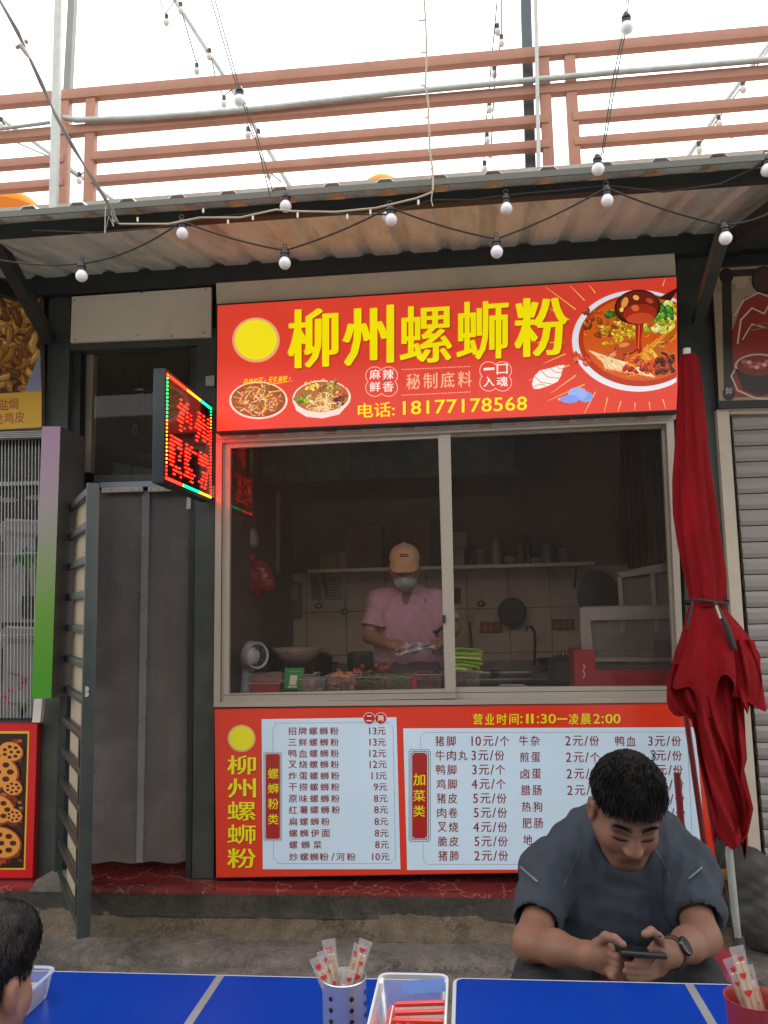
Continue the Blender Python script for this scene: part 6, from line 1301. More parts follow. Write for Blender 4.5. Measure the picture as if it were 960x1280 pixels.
# trim the sleeves with planes across the arm
def trimmed(v, F, pts):
    m = np.zeros(len(v), bool)
    for p, d, rad in pts: m |= ((v-p)@d > 0) & (np.linalg.norm(v-p, axis=1) < rad)
    # pull the vertices back to the cutting plane so that the hem is a clean fold
    for p, d, rad in pts:
        s_ = (v-p)@d; q = (s_ > 0) & (np.linalg.norm(v-p, axis=1) < rad); v[q] -= np.outer(s_[q], d)
    return v
tv = trimmed(tv, TF, [(shL+dl*.205, dl, .16), (shR+dr*.205, dr, .16)])
TN = vnormals(tv, TF)
rid = lambda f, sd, st: 1-np.abs(wob(tv*np.array(st), f, sd))*1.6
fold = wob(tv*np.array([1, 1, .45]), 24, 8)*.006+rid(17, 41, (1, .8, .35))*.0075+rid(30, 43, (.5, .8, 1.1))*.004
dd_ = np.minimum(np.abs((tv-(shL+dl*.205))@dl)+((tv-shL)@dl < 0)*1, np.abs((tv-(shR+dr*.205))@dr)+((tv-shR)@dr < 0)*1)
arm_ = np.minimum(np.linalg.norm(tv-(shL+dl*.2), axis=1), np.linalg.norm(tv-(shR+dr*.2), axis=1))
fold *= np.clip(np.where(arm_ < .14, dd_/.05, 1), .12, 1)
tv = tv+TN*fold[:, None]
tshirt = soft('tshirt', tv, TF, m_tee, man)
def strip_on(a, b, w, lift, mat, name, parent, surf, n=14):
    """a narrow strip following the nearest cloth vertices between two points"""
    g = G(); vs = []
    for i in range(n):
        p = a+(b-a)*i/(n-1); d = surf[0]-p; w_ = np.cross((b-a)/np.linalg.norm(b-a), CF); w_ /= np.linalg.norm(w_)
        for sgn in (-1, 1):
            q = p+w_*w*sgn/2; rr_ = q-CAM; rr_ /= np.linalg.norm(rr_); dd = surf[0]-CAM; t_ = dd@rr_; off = np.linalg.norm(dd-t_[:, None]*rr_, axis=1); c_ = off < .012
            t0 = t_[c_].min() if c_.any() else (q-CAM)@rr_; vs.append(CAM+rr_*(t0-lift))
    g.add(vs, [[2*i, 2*i+1, 2*i+3, 2*i+2] for i in range(n-1)]); return g.build(name, mat, parent, smooth=True)
m_refl = M('reflective_tape', '#5f656a', .5, .1)
strip_on(P_(650, 1083, -1.8), P_(672, 1102, -1.8), .005, .0025, m_refl, 'sleeve_stripe', tshirt, (tv,)); strip_on(P_(861, 1098, -1.8), P_(878, 1084, -1.8), .005, .0025, m_refl, 'sleeve_stripe', tshirt, (tv,))
m_seam = M('seam_thread', '#424a52', .8)
for pts in (((727, 1056), (720, 1075), (710, 1095), (703, 1112)), ((818, 1060), (828, 1075), (836, 1092), (838, 1108))):
    for i in range(3): strip_on(P_(*pts[i], -1.8), P_(*pts[i+1], -1.8), .0022, .0022, m_seam, 'seam', tshirt, (tv,), n=7)
# trousers and shoes
m_trou = M('navy_trousers', '#14161d', .85, 0, .15, 20, .2, 300)
tr = [rc(hpL, kL, .125, .088, .05), rc(hpR, kR, .125, .088, .05), rc(hpL+[0, 0, .02], hpR+[0, 0, .02], .13, .13, .05), rc(kL, aL+[0, 0, .04], .086, .062, .04), rc(kR, aR+[0, 0, .04], .086, .062, .04)]
q, QF = sdf(tr, .008); QN = vnormals(q, QF); q = q+QN*(wob(q, 24, 12)*.006)[:, None]; soft('trousers', q, QF, m_trou, man)
for a_ in (aL, aR):
    q, QF = sdf([rc(a_+[0, .02, -.035], a_+[0, -.15, -.05], .042, .036, .02), el(a_+[0, -.06, -.06], (.045, .12, .018), k=.01)], .007, cut=[(a_+[0, 0, -.078], (0, 0, -1))]); soft('shoe', q, QF, M('dark_shoe', '#1c1c1f', .5), man)
# watch
wax = (wR-eR)/np.linalg.norm(wR-eR); wc = wR-wax*.012
wat = G(); Rw = Vector(wax).to_track_quat('Z', 'Y').to_matrix()
wat.lathe([(.0325, -.010), (.0345, -.009), (.0345, .009), (.0325, .010)], wc, 26, axis=wax, cap=False); strap = wat.build('watch_strap', M('brown_strap', '#3a1c14', .5), man, smooth=True)
tow = (CAM-wc); tow -= wax*(tow@wax); tow += np.array([.5, 0, .2])*np.linalg.norm(tow)*.4; tow -= wax*(tow@wax); tow /= np.linalg.norm(tow)
g = G(); g.lathe([(.0, 0), (.019, 0), (.0205, .003), (.0205, .008), (.018, .0095), (.0, .0095)], wc+tow*.031, 26, axis=tow, cap=False); g.build('watch_case', M('watch_steel', '#4a4a4c', .25, .9), strap, smooth=True)
g = G(); g.lathe([(.0, .001), (.0165, 0)], wc+tow*.0408, 24, axis=tow, cap=False); g.build('watch_dial', M('watch_dial', '#15171a', .15), strap)
# phone
ph = thing('phone', 'black phone held in both hands of the seated man', 'phone', P_(799, 1190, -2.1)); c0 = P_(799, 1189.5, -2.105); u = np.array([1, -.05, -.04]); u /= np.linalg.norm(u); w = np.array([0, -1, .30]); w -= u*(w@u); w /= np.linalg.norm(w); nn = np.cross(w, u); nn = nn if nn[2] > 0 else -nn
g = G(); r_ = [c0+u*sx*.047+w*sy*.072 for sx, sy in ((-1, -1), (1, -1), (1, 1), (-1, 1))]; g.hexa([p-nn*.0055 for p in r_], [p+nn*.0055 for p in r_]); g.build('case', M('phone_black', '#0f0f11', .35), ph, bevel=.0035)
g = G(); r_ = [c0+u*sx*.041+w*sy*.066 for sx, sy in ((-1, -1), (1, -1), (1, 1), (-1, 1))]; g.hexa([p+nn*.0052 for p in r_], [p+nn*.006 for p in r_]); g.build('screen', M('phone_glass', '#07080a', .08), ph)
# ---- stools
m_rs = M('red_stool_plastic', '#84202a', .4, 0, .06)
def stool(c, top, label):
    t = thing('plastic_stool', label, 'stool', (c[0], c[1], ZG)); g = G(); g.lathe([(.0, top), (.13, top), (.145, top-.01), (.15, top-.04), (.14, top-.04), (.0, top-.02)], (c[0], c[1], 0), 24, cap=False); g.build('seat', m_rs, t, smooth=True)
    for sx in (-1, 1):
        for sy in (-1, 1): g = G(); g.bar((c[0]+sx*.085, c[1]+sy*.085, top-.03), (c[0]+sx*.125, c[1]+sy*.125, ZG), .04, .02); g.build('leg', m_rs, t)
    return t
stool((hip[0], -1.33), .60, 'red plastic stool mostly hidden under the seated man')
sc = P_(868, 1188, -1.2); stool((sc[0], -1.2), .53, 'empty red plastic stool behind the seated man at the right')
# ---- the cook in the kitchen
YK = .62
K_ = lambda x, y, d=0: at(x, y, YK+d)
cook = thing('person', 'cook in a pink polo shirt with cap and face mask opening a plastic bag', 'person', (K_(507, 760)[0], YK, ZF))
SK2 = (.27, .135, .085); kc = K_(506, 711, -.05); KR = rotm(184, 20, 0)
T2, ad2, sb2, ey2 = head_prims(kc, KR, 1.02); neck = K_(509, 738, .04)
kshL, kshR = K_(474, 751, .03), K_(546, 751, .03); kch = K_(509, 775, .02); khip = np.array([kch[0], YK+.03, 1.22])
keL, keR = K_(462, 795, -.02), K_(566, 786, -.02); kwL, kwR = K_(487, 806, -.20), K_(552, 803, -.18)
b2 = ad2+[rc(T2(0, -.03, -.06), neck, .055, .06, .03), rc(kshL, kshR, .045, .045, .05), rc(kch+[-.06, 0, 0], khip+[-.06, 0, 0], .10, .10, .05), rc(kch+[.06, 0, 0], khip+[.06, 0, 0], .10, .10, .05),
 rc(kshL, keL, .045, .040, .03), rc(keL, kwL, .042, .027, .02), rc(kshR, keR, .045, .040, .03), rc(keR, kwR, .042, .027, .02)]
b2 += [el(kwL+[.03, -.02, -.008], (.035, .026, .026), k=.02), el(kwR+[-.015, -.02, -.004], (.03, .026, .032), k=.02)]
for k in range(4):
    o = np.array([0, 0, -.012*k+.008]); b2 += finger([kwL+[.04, -.03, 0]+o, kwL+[.068, -.045, -.004]+o, kwL+[.085, -.04, -.014]+o], .0095, .0075); b2 += finger([kwR+[-.02, -.035, 0]+o, kwR+[-.035, -.05, -.01]+o, kwR+[-.048, -.045, -.024]+o], .0095, .0075)
b2 += finger([kwL+[.03, -.03, .02], kwL+[.06, -.045, .022], kwL+[.082, -.048, .006]], .011, .009)+finger([kwR+[-.012, -.035, .02], kwR+[-.03, -.05, .012], kwR+[-.042, -.05, -.006]], .011, .009)
lg = [khip+[-.09, 0, -.1], khip+[.09, 0, -.1]]
for h_ in lg: f_ = np.array([h_[0], YK+.02, ZF+.08]); b2 += [rc(h_, (h_+f_)/2, .09, .06, .04), rc((h_+f_)/2, f_, .06, .04, .03), rc(f_, f_+[0, -.14, -.04], .035, .03)]
v, F = sdf(b2, .0055, sb2); col = np.tile(np.array(SK2), (len(v), 1)); head_paint(v, kc, KR, 1.02, col, SK2); soft('body', v, F, m_skin, cook, vcol=col)
m_polo = M('pink_polo', '#ab8494', .8, 0, .06, 20, .2, 400)
po = [rc(kshL+[.01, 0, 0], kshR+[-.01, 0, 0], .058, .058, .05), rc(neck+[0, .01, -.03], kch, .075, .115, .06), rc(neck+[0, .01, -.03], kshL, .05, .05, .05), rc(neck+[0, .01, -.03], kshR, .05, .05, .05), rc(kch+[-.065, 0, 0], khip+[-.065, 0, -.1], .118, .13, .06), rc(kch+[.065, 0, 0], khip+[.065, 0, -.1], .118, .13, .06), rc(kshL, kshL+(keL-kshL)*.7, .060, .062, .04), rc(kshR, kshR+(keR-kshR)*.7, .060, .062, .04)]
kdl, kdr = (keL-kshL)/np.linalg.norm(keL-kshL), (keR-kshR)/np.linalg.norm(keR-kshR)
nd = (T2(0, -.03, -.06)-neck); nd /= np.linalg.norm(nd)
q, QF = sdf(po, .0065, [rc(neck+nd*.02, neck+nd*.2, .062, .09, .008), el(neck+[0, -.085, -.04], (.022, .05, .055), k=.01)]); q = trimmed(q, QF, [(kshL+kdl*.155, kdl, .12), (kshR+kdr*.155, kdr, .12)])
QN = vnormals(q, QF); q = q+QN*(wob(q*np.array([1, 1, .4]), 26, 21)*.008+wob(q, 55, 22)*.002)[:, None]; polo = soft('polo_shirt', q, QF, m_polo, cook)
for s_ in (-1, 1):
    g = G(); a0 = neck+np.array([s_*.055, -.02, .035]); a1 = neck+np.array([s_*.03, -.095, -.015]); a2 = neck+np.array([s_*.075, -.085, -.035]); a3 = neck+np.array([s_*.09, -.02, .0]); g.hexa([a0, a1, a2, a3], [p+np.array([0, -.004, .004]) for p in (a0, a1, a2, a3)]); g.build('collar', m_polo, polo, bevel=.0015)
    g = G(); sh_ = kshL if s_ < 0 else kshR; dd = kdl if s_ < 0 else kdr; g.lathe([(.0615, 0), (.066, .002), (.066, .026), (.0615, .028)], sh_+dd*.13, 26, axis=dd, cap=False); g.build('sleeve_cuff', m_polo, polo, smooth=True)
a = G(); c_ = K_(531.5, 751, -.105); a.tube([c_+[-.004, 0, .01], c_+[.005, -.002, .012], c_+[.003, -.002, -.006], c_+[-.006, -.002, -.012]], .0028, 5); a.build('chest_emblem', M('dark_thread', '#3a2630', .7), polo)
ap, AF = sdf([rc(khip+[-.07, -.03, .05], khip+[-.09, -.01, -.5], .13, .15, .05), rc(khip+[.07, -.03, .05], khip+[.09, -.01, -.5], .13, .15, .05)], .012); AN = vnormals(ap, AF); ap = ap+AN*(wob(ap*np.array([1, 1, .4]), 22, 31)*.006)[:, None]; soft('apron', ap, AF, M('grey_apron', '#55454f', .7), cook)
for h_ in lg: f_ = np.array([h_[0], YK+.02, ZF+.04]); q, QF = sdf([rc(f_, f_+[0, -.14, -.01], .045, .038)], .009, cut=[(f_+[0, 0, -.038], (0, 0, -1))]); soft('shoe', q, QF, MATS['dark_shoe'], cook)
# cap with visor
KT = lambda x, y, z: kc+KR@(np.array([x, y, z])*1.02)
m_cap = M('sand_cap', '#c39a74', .8, 0, .05, 20, .2, 300)
q, QF = sdf([el(KT(0, -.012, .06), (.088, .104, .085), KR, .01)], .006, cut=[(KT(0, .03, .045), KR@np.array([0, -.12, -1.]))]); cap_ = soft('cap', q, QF, m_cap, cook)
g = G(); top = []; bot = []
for i in range(17):
    t_ = math.radians(-82+i*164/16); x, y = math.sin(t_), math.cos(t_); top.append((KT(.083*x, .098*y-.008, .05), KT(.080*x, .088*y+.07*max(0, y)**.7, .034-.014*abs(x))))
n = len(top); vs = [p for p, _ in top]+[q_ for _, q_ in top]; vs += [p+KR@np.array([0, 0, -.004]) for p in vs]
fs = [[i, i+1, n+i+1, n+i] for i in range(n-1)]+[[2*n+i+1, 2*n+i, 3*n+i, 3*n+i+1] for i in range(n-1)]+[[n+i, n+i+1, 3*n+i+1, 3*n+i] for i in range(n-1)]
g.add(vs, fs); g.build('visor', m_cap, cap_, smooth=True)
g = G(); g.ball(KT(0, -.012, .147), .007, 8); g.build('cap_button', m_cap, cap_, smooth=True)
g = G()
for dx, dz in ((-.02, .012), (-.008, .014), (.006, .013), (.018, .01)):
    g.tube([KT(dx, .086, .098), KT(dx+.004, .082, .098+dz)], .0022, 5)
g.tube([KT(-.026, .083, .096), KT(.024, .083, .096)], .002, 5); g.tube([KT(-.016, .079, .108), KT(.02, .079, .108)], .002, 5); g.build('cap_emblem', M('dark_stitch', '#4a2a22', .7), cap_)
# mask
mk, MF = sdf([el(KT(0, .036, -.055), (.068, .078, .054), KR, .01), el(KT(0, .098, -.036), (.022, .024, .026), KR, .03)], .005, cut=[(KT(0, .03, 0), KR@np.array([0, -1., 0])), (KT(0, .1, -.012), KR@np.array([0, .15, 1.]))]); soft('face_mask', mk, MF, M('pale_blue_mask', '#8fa3a0', .7, 0, .05), cook)
g = G()
for s_ in (-1, 1): g.tube([KT(s_*.062, .035, -.03), KT(s_*.08, .0, -.01)], .0015, 5); g.tube([KT(s_*.06, .035, -.07), KT(s_*.08, .0, -.02)], .0015, 5)
g.build('mask_loop', M('mask_loop', '#a9b5b5', .6), cook)
# hair at the nape under the cap
q, QF = sdf([el(KT(0, -.03, .02), (.081, .085, .055), KR, .01)], .007, cut=[(KT(0, .0, .0), KR@np.array([0, .8, -.1]))]); soft('hair', q, QF, m_hair, cook)
# plastic bag between the cook's hands
pb_ = thing('plastic_bag', 'crinkled clear plastic bag held open between the hands of the cook', 'bag', K_(512, 812, -.24)); n, m = 26, 12; g = G(); vs = []
for j in range(m):
    for i in range(n):
        s_, t_ = i/(n-1), j/(m-1); x = 494+(545-494)*s_; y = 808-5*math.sin(3.1*s_)*(1-t_)+t_*(12-7*s_)+1.2*math.sin(s_*19+t_*5)
        vs.append(K_(x, y, -.25+.012*math.sin(s_*23+t_*9)+.014*math.sin(t_*11+s_*6)))
g.add(vs, [[j*n+i, j*n+i+1, (j+1)*n+i+1, (j+1)*n+i] for j in range(m-1) for i in range(n-1)]); g.build('film', glass('bag_film', (.8, .78, .8), 5.0, .42, (.72, .66, .72), .15), pb_, smooth=False)
# ---- the diner at the left edge, seen from behind
YD2 = -2.62; dc = at(-27, 1236, YD2); DR = rotm(-14, 8, 0)
din = thing('person', 'dark haired diner cut off by the bottom left corner, ear showing', 'person', (dc[0], dc[1], ZG))
T3, ad3, sb3, ey3 = head_prims(dc, DR, .97); nk = dc+np.array([-.02, .01, -.19]); SK3 = (.2, .1, .065)
s3 = [nk+[-.04, -.17, -.07], nk+[.02, .17, -.07]]; hp3 = nk+np.array([-.05, .0, -.55])
b3 = ad3+[rc(T3(0, -.03, -.06), nk, .06, .065, .03), rc(s3[0], s3[1], .07, .07, .05), rc(nk+[0, 0, -.12], hp3, .14, .15, .05)]
v, F = sdf(b3, .007, sb3); col = np.tile(np.array(SK3), (len(v), 1)); head_paint(v, dc, DR, 1.08, col, SK3); soft('body', v, F, m_skin, din, vcol=col)
DT = lambda x, y, z: dc+DR@(np.array([x, y, z])*.97)
hv, HF = sdf([el(DT(0, -.018, .058), np.array([.084, .100, .083]), DR, .02), el(DT(0, -.06, -.0), np.array([.072, .055, .068]), DR, .03), el(DT(0, .04, .09), np.array([.065, .06, .04]), DR, .03)], .006, [el(DT(0, .105, -.01), np.array([.085, .055, .07]), DR, .01), el(DT(-.088, .02, -.012), (.03, .036, .045), DR, .008), el(DT(.096, .004, -.018), (.030, .03, .045), DR, .006), el(DT(.075, .0, -.075), (.05, .06, .045), DR, .01)])
HN = vnormals(hv, HF); hv = hv+HN*(wob(hv, 60, 14)*.003)[:, None]; h3 = soft('hair', hv, HF, m_hair, din); hairstrands('hair_strands', hv, HF, HN, 9000, .010, m_hair, h3, DR@np.array([.1, .1, -.95]), 7, .12, rad=.0004)
q, QF = sdf([rc(s3[0], s3[1], .08, .08, .05), rc(nk+[0, 0, -.12], hp3, .155, .165, .05)], .012); soft('tshirt', q, QF, M('dark_tee', '#2a2c33', .85), din)
# ---------------------------------------------------------------- tables and what stands on them
ZTB = .88
m_blue = M('blue_laminate', '#002c84', .3, 0, .06, 3, dirt='#0d3a8c', dirt_amt=.5, dscale=5, spec=.14, stretch=(1, .35, 1))
m_trim = M('grey_white_trim', '#a9acb2', .35, 0, .05)
m_line = M('grey_strip', '#76787c', .4, .1)
def table(x0, x1, y0, y1, stripe, label):
    t = thing('folding_table', label, 'table', ((x0+x1)/2, (y0+y1)/2, ZG), 'blue folding tables end to end'); g = G()
    def rr_(x0, x1, y0, y1, r, n=5):
        P = []
        for cx, cy, a0 in ((x1-r, y0+r, -90), (x1-r, y1-r, 0), (x0+r, y1-r, 90), (x0+r, y0+r, 180)):
            for i in range(n+1): th = math.radians(a0+90*i/n); P.append((cx+r*math.cos(th), cy+r*math.sin(th)))
        return P
    O_ = rr_(x0, x1, y0, y1, .022); g.hexa([(x, y, ZTB-.024) for x, y in O_], [(x, y, ZTB) for x, y in O_]); top = g.build('table_edge', m_trim, t, bevel=.003)
    g = G(); I_ = rr_(x0+.008, x1-.008, y0+.008, y1-.008, .016); g.hexa([(x, y, ZTB-.01) for x, y in I_], [(x, y, ZTB+.001) for x, y in I_]); g.build('tabletop', m_blue, t)
    g = G(); g.box(stripe-.0085, stripe+.0085, y0+.008, y1-.008, ZTB+.001, ZTB+.0016); g.build('grey_strip', m_line, t)
    for sx in (x0+.06, x1-.06):
        for sy in (y0+.06, y1-.06): g = G(); g.tube([(sx, sy, ZTB-.03), (sx, sy, ZG)], .012, 10); g.build('leg', m_galv, t, smooth=True)
        g = G(); g.tube([(sx, y0+.06, .45), (sx, y1-.06, .45)], .009, 8); g.build('leg_brace', m_galv, t, smooth=True)
YT1 = float(onz(300, 1218.5, ZTB)[1]); YT2 = float(onz(740, 1225.5, ZTB)[1]); YT0 = -2.84
XA = float(onz(20, 1214, ZTB)[0]); XB = float(onz(562, 1224, ZTB)[0]); XC = float(onz(566, 1224, ZTB)[0]); XD = float(onz(923, 1230, ZTB)[0])
table(XA, XB-.004, YT0, YT1, float(onz(272, 1226, ZTB)[0]), 'blue folding table at the left under the chopstick cup')
table(XC, XD, YT0+.01, YT2, float(onz(863, 1234, ZTB)[0]), 'blue folding table at the right in front of the seated man')
# chopstick packets
m_wood = M('pale_chopstick_wood', '#c9a880', .6, 0, .1, 20, stretch=(1, 1, .2)); m_wrap = M('packet_paper', '#cfc0ac', .5, 0, .06); m_heart = M('red_packet_print', '#b82a2c', .4)
m_film = glass('packet_film', (.93, .92, .92), 2.5, .16, (.8, .76, .74), .12)
def packet(a, b, face, label, grp=None):
    """a sealed pair of chopsticks from a (bottom) to b (top)"""
    a = np.array(a); b = np.array(b); d = (b-a)/np.linalg.norm(b-a); n_ = np.array(face, float); n_ -= d*(n_@d); n_ /= np.linalg.norm(n_); s = np.cross(d, n_); L_ = np.linalg.norm(b-a)
    t = thing('chopstick_packet', label, 'chopsticks', a, grp)
    for k in (-1, 1): g = G(); g.bar(a+s*k*.0042, b-d*.022+s*k*.0042, .0062, .0055, up=n_); g.build('chopstick', m_wood, t)
    g = G(); ring = lambda p, w, h: [p+s*w+n_*h, p-s*w+n_*h, p-s*w-n_*h, p+s*w-n_*h]
    A_ = ring(a, .0105, .0048); B_ = ring(b-d*.02, .0105, .0048); C_ = ring(b+d*.004, .0125, .0008); g.add(A_+B_+C_, [[0, 1, 5, 4], [1, 2, 6, 5], [2, 3, 7, 6], [3, 0, 4, 7], [4, 5, 9, 8], [5, 6, 10, 9], [6, 7, 11, 10], [7, 4, 8, 11], [8, 9, 10, 11]]); g.build('wrapper', m_film, t)
    g = G(); r = random.Random(int(a[0]*9999+b[2]*777))
    for k, q in enumerate((.93, .80, .66, .5)):
        c = a+d*L_*q+n_*.0056+s*r.uniform(-.003, .003); rr = .0058*r.uniform(.8, 1.15); P = []
        for i in range(12):
            th = i*math.pi/6; hx_ = rr*math.sin(th)**3*1.1*r.uniform(.6, 1.2); hy_ = rr*(.81*math.cos(th)-.31*math.cos(2*th)-.12*math.cos(3*th)); P.append(c+s*hx_+d*hy_)
        g.add(P+[p+n_*.0004 for p in P], [list(range(12)), list(range(12, 24))])
    g.build('printed_heart', m_heart, t, kind='stuff')
# steel cup
cz = ZTB+.0012; CP = onz(430, 1222, 1.0); cup = thing('chopstick_cup', 'steel cup with rows of round holes holding chopstick packets', 'cup', (CP[0], CP[1], cz))
def holed(m, c, cols, z0, dz, n, r, off=0):
    nt_ = m.node_tree; b = nt_.nodes['Principled BSDF']; return m
m_cup = M('cup_steel', '#cfcfd2', .34, .75, .04, 4)
g = G(); g.lathe([(.0365, 0), (.038, .004), (.0392, .118), (.0402, .12), (.0388, .121), (.0375, .117), (.0365, .006), (0, .005)], (CP[0], CP[1], cz), 48, cap=False); cb_ = g.build('cup_body', m_cup, cup, smooth=True, angle=60)
g = G()
for k, th in enumerate((-118, -62)):
    for j in range(6):
        tt = math.radians(th); zc = .098-j*.0185; R_ = .0394; w = .0042
        ring_ = []
        for i in range(10): q = i*math.pi/5; th2 = tt+w*math.cos(q)/R_; ring_.append((CP[0]+(R_+.0002)*math.cos(th2), CP[1]+(R_+.0002)*math.sin(th2), cz+zc+w*math.sin(q)))
        g.add(ring_, [list(range(10))])
for th in (-10, 190, 150, 30):
    for j in range(6):
        tt = math.radians(th); ring_ = []
        for i in range(10): q = i*math.pi/5; th2 = tt+.0042*math.cos(q)/.0394; ring_.append((CP[0]+.0396*math.cos(th2), CP[1]+.0396*math.sin(th2), cz+.098-j*.0185+.0042*math.sin(q)))
        g.add(ring_, [list(range(10))])
g.build('hole', M('hole_dark', '#0b0b0d', .9), cb_, kind='stuff')
def inC(px, py, dy=0): return at(px, py, CP[1]+dy)
grp = None
bt = lambda dx, dy: (CP[0]+dx, CP[1]+dy, cz+.012)
packet(bt(.012, -.012), inC(396, 1199, -.015), (0, -1, .3), 'chopstick packet leaning furthest left in the steel cup')
packet(bt(.006, 0), inC(405, 1191, .0), (0, -1, .3), 'second chopstick packet from the left in the steel cup')
packet(bt(.0, .012), inC(411, 1177, .012), (0, -1, .3), 'tallest chopstick packet near the left side of the steel cup')
packet(bt(-.02, -.01), inC(436, 1216, -.012), (.3, -1, .2), 'short chopstick packet sunk low in the middle of the steel cup')
packet(bt(-.012, .008), inC(457, 1178, .006), (0, -1, .3), 'chopstick packet leaning right against the rim of the steel cup')
packet(bt(-.016, .014), inC(450, 1184, .018), (0, -1, .3), 'chopstick packet just behind the right leaning one in the steel cup')
# clear plastic box with paper packets
m_box = glass('clear_box', (.93, .94, .95), 1.6, .22, (.78, .8, .84), .12)
bx_ = thing('clear_box', 'clear plastic box filled with red and white paper packets on the table', 'box', (onz(515, 1280, ZTB)[0], -2.64, ZTB+.001))
zr = ZTB+.135; B1, B2 = onz(474, 1222, zr), onz(560, 1214, zr); yb = (B1[1]+B2[1])/2; x0, x1 = B1[0], B2[0]
def bring(x0, x1, y0, y1, z, r, n=4):
    P = []
    for cx, cy, a0 in ((x1-r, y0+r, -90), (x1-r, y1-r, 0), (x0+r, y1-r, 90), (x0+r, y0+r, 180)):
        for i in range(n+1): th = math.radians(a0+90*i/n); P.append((cx+r*math.cos(th), cy+r*math.sin(th), z))
    return P
yf = yb-.24; g = G(); lo_, mid_, hi_ = bring(x0+.016, x1-.016, yf+.016, yb-.016, ZTB+.002, .012), bring(x0+.003, x1-.003, yf+.003, yb-.003, zr-.006, .014), bring(x0, x1, yf, yb, zr, .016)
n = len(lo_); g.add(lo_+mid_+hi_, [list(range(n))]+[[r*n+i, r*n+(i+1) % n, (r+1)*n+(i+1) % n, (r+1)*n+i] for r in range(2) for i in range(n)]); g.build('box_body', m_box, bx_, smooth=True)
g = G(); g.tube(hi_+[hi_[0]], .0022, 6); g.build('rim', M('milky_rim', '#b4b8be', .25), bx_, smooth=True)
m_pw = M('white_packet', '#c9c4bc', .5, 0, .05); m_pr = M('red_packet', '#b8322e', .45, 0, .08)
def ppack(c, yaw, tilt, L_, w, h, label, flip=False):
    t = thing('paper_packet', label, 'packet', c); Rm = rotm(yaw, tilt); c = np.array(c)
    def bb(x0, x1, y0, y1, z0, z1, nm, mt):
        g = G(); P = [(x0, y0), (x1, y0), (x1, y1), (x0, y1)]; g.hexa([c+Rm@np.array([x, y, z0]) for x, y in P], [c+Rm@np.array([x, y, z1]) for x, y in P]); g.build(nm, mt, t, bevel=.001)
    bb(-L_/2, L_/2, -w/2, w/2, -h/2, h/2, 'paper_body', m_pw); bb(-L_/2-.0006, L_/2+.0006, -w/2-.0006, -w/2+w*.13, -h/2-.0006, h/2+.0005, 'red_band', m_pr)
cx_ = (x0+x1)/2
for k in range(5): ppack((x0+.031+k*.009, yb-.085-.002*k, ZTB+.055), 90, 0, .13, .075-.004*(k % 2), .007, ['leftmost upright red striped packet in the clear box', 'second upright red striped packet in the clear box', 'third upright red striped packet in the clear box', 'fourth upright red striped packet in the clear box', 'fifth upright red striped packet beside the flat stack in the clear box'][k]) if False else None
for k in range(5):
    px = 463+k*5.5; c = onz(px+5, 1268, ZTB+.07); t = thing('paper_packet', ['leftmost upright red striped packet in the clear box', 'second upright red striped packet from the left in the clear box', 'middle upright red striped packet in the clear box', 'fourth upright red striped packet in the clear box', 'upright red striped packet touching the flat stack in the clear box'][k], 'packet', (c[0], c[1], ZTB+.004))
    xk = x0+.024+k*.0085; g = G(); g.box(xk-.0036, xk+.0002, yb-.19, yb-.045, ZTB+.004, ZTB+.108-.003*(k % 2)); g.build('paper_body', m_pr, t, bevel=.001); g = G(); g.box(xk+.0004, xk+.0034, yb-.19, yb-.046, ZTB+.004, ZTB+.105-.003*(k % 2)); g.build('paper_back', m_pw, t, bevel=.001)
labs = ['lowest', 'second lowest', 'third lowest', 'fourth lowest', 'fourth from the top', 'third from the top', 'second from the top', 'uppermost']
rr = random.Random(9); labs = ['nearest', 'second nearest', 'third nearest', 'fourth nearest', 'fourth farthest', 'third farthest', 'second farthest', 'farthest']
for k in range(8):
    y = yb-.17+.0175*k; hgt = .078+.006*k; yaw = rr.uniform(0, 10); t = thing('paper_packet', labs[k]+' red topped white packet in the leaning row in the clear box', 'packet', (cx_+.02, y, ZTB+.004)); Rm = rotm(yaw, -12); c0 = np.array([cx_+.014+rr.uniform(-.003, .003), y, ZTB+.006])
    for (z0, z1, h_, nm, mt) in ((0, hgt-.0062, .0030, 'paper_body', m_pw), (hgt-.006, hgt, .0034, 'red_band', m_pr)):
        g = G(); P = [(-.042, -h_), (.042, -h_), (.042, h_), (-.042, h_)]; g.hexa([c0+Rm@np.array([x, yy, z0]) for x, yy in P], [c0+Rm@np.array([x, yy, z1]) for x, yy in P]); g.build(nm, mt, t, bevel=.0008)
t = thing('paper_slip', 'blue white slip standing behind the stacked packets in the clear box', 'slip', (cx_+.02, yb-.02, ZTB+.1)); g = G(); g.bar((cx_-.018, yb-.028, ZTB+.125), (cx_+.055, yb-.024, ZTB+.13), .002, .02, up=(0, .3, 1)); g.build('slip_sheet', M('blue_slip', '#5a78b8', .5), t)
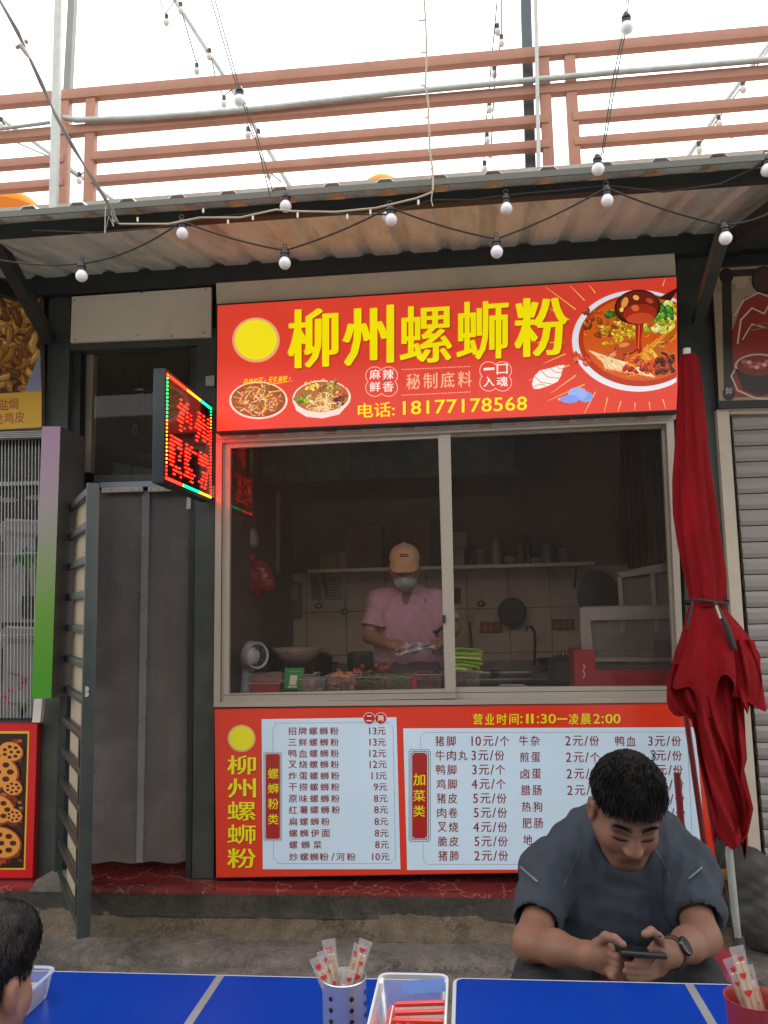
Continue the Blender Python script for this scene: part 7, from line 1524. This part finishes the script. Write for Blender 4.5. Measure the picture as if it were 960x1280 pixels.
# tray at the left edge
tr_ = thing('clear_tray', 'clear plastic tray with pinkish paper at the left end of the table', 'tray', (onz(50, 1250, ZTB)[0], -2.4, ZTB+.001))
zt = ZTB+.05; q = onz(71, 1210, zt); x1 = q[0]; yb2 = q[1]; x0 = x1-.2; yf = yb2-.26
lo_, hi_ = bring(x0+.01, x1-.01, yf+.01, yb2-.01, ZTB+.002, .012), bring(x0, x1, yf, yb2, zt, .02); n = len(lo_); g = G(); g.add(lo_+hi_, [list(range(n))]+[[i, (i+1) % n, n+(i+1) % n, n+i] for i in range(n)]); g.build('tray_body', m_box, tr_, smooth=True)
g = G(); g.tube(hi_+[hi_[0]], .0036, 6); g.build('rim', M('bluish_rim_plastic', '#8fa0bc', .25), tr_, smooth=True)
g = G(); g.box(x0+.016, x1-.016, yf+.02, yb2-.02, ZTB+.004, ZTB+.03); g.build('paper_filling', M('pinkish_paper', '#8d7c80', .6, 0, .2, 14, dirt='#6a3c40', dirt_amt=.6), tr_)
# red cup at the right with packets
RC = onz(942, 1246, .985); rc_ = thing('chopstick_cup', 'dark red plastic cup of chopstick packets at the right edge', 'cup', (RC[0], RC[1], ZG))
zc_ = .985-.13; g = G(); g.lathe([(.036, 0), (.04, .003), (.046, .125), (.048, .13), (.0455, .13), (.042, .12), (.036, .01), (0, .006)], (RC[0], RC[1], zc_), 36, cap=False); g.build('cup_body', M('brick_red_plastic', '#8a2e26', .35, 0, .05), rc_, smooth=True, angle=60)
def inR(px, py, dy=0): return at(px, py, RC[1]+dy)
packet((RC[0]+.014, RC[1]-.01, zc_+.012), inR(921, 1186, -.01), (0, -1, .3), 'upper chopstick packet leaning left out of the dark red cup')
packet((RC[0]+.02, RC[1]+.006, zc_+.012), inR(913, 1200, .006), (0, -1, .3), 'lower chopstick packet leaning left out of the dark red cup')
packet((RC[0]+.028, RC[1]+.0, zc_+.012), inR(933, 1210, .01), (0, -1, .3), 'short chopstick packet against the right side inside the dark red cup')
st_ = thing('side_table', 'small dark stand under the red chopstick cup at the right edge', 'table', (RC[0], RC[1], ZG)); g = G(); g.box(RC[0]-.12, RC[0]+.3, RC[1]-.3, RC[1]+.07, zc_-.022, zc_-.001); g.build('tabletop', M('maroon_top', '#5c201c', .4), st_, bevel=.003)
for sx, sy in ((-.1, -.27), (.27, -.27), (-.1, .04), (.27, .04)): g = G(); g.tube([(RC[0]+sx, RC[1]+sy, zc_-.023), (RC[0]+sx, RC[1]+sy, ZG)], .012, 8); g.build('leg', m_galv, st_)
# ---------------------------------------------------------------- unseen building across the street, added for the panes to reflect
ob = thing('added_facing_building', 'plain unseen building across the street, added to give the panes dark reflections', 'building', (0, -17, -.02))
mo = M('facing_render', '#5c564f', .9, 0, .2, 1); g = G(); g.box(-24, 24, -21, -17, -.02, 7.2); g.build('wall', mo, ob)
for i in range(12):
    for z in (2.2, 4.8): g = G(); g.box(-22+i*3.8, -20.2+i*3.8, -16.999, -16.96, z, z+1.5); g.build('window', M('facing_window', '#23272a', .2), ob)
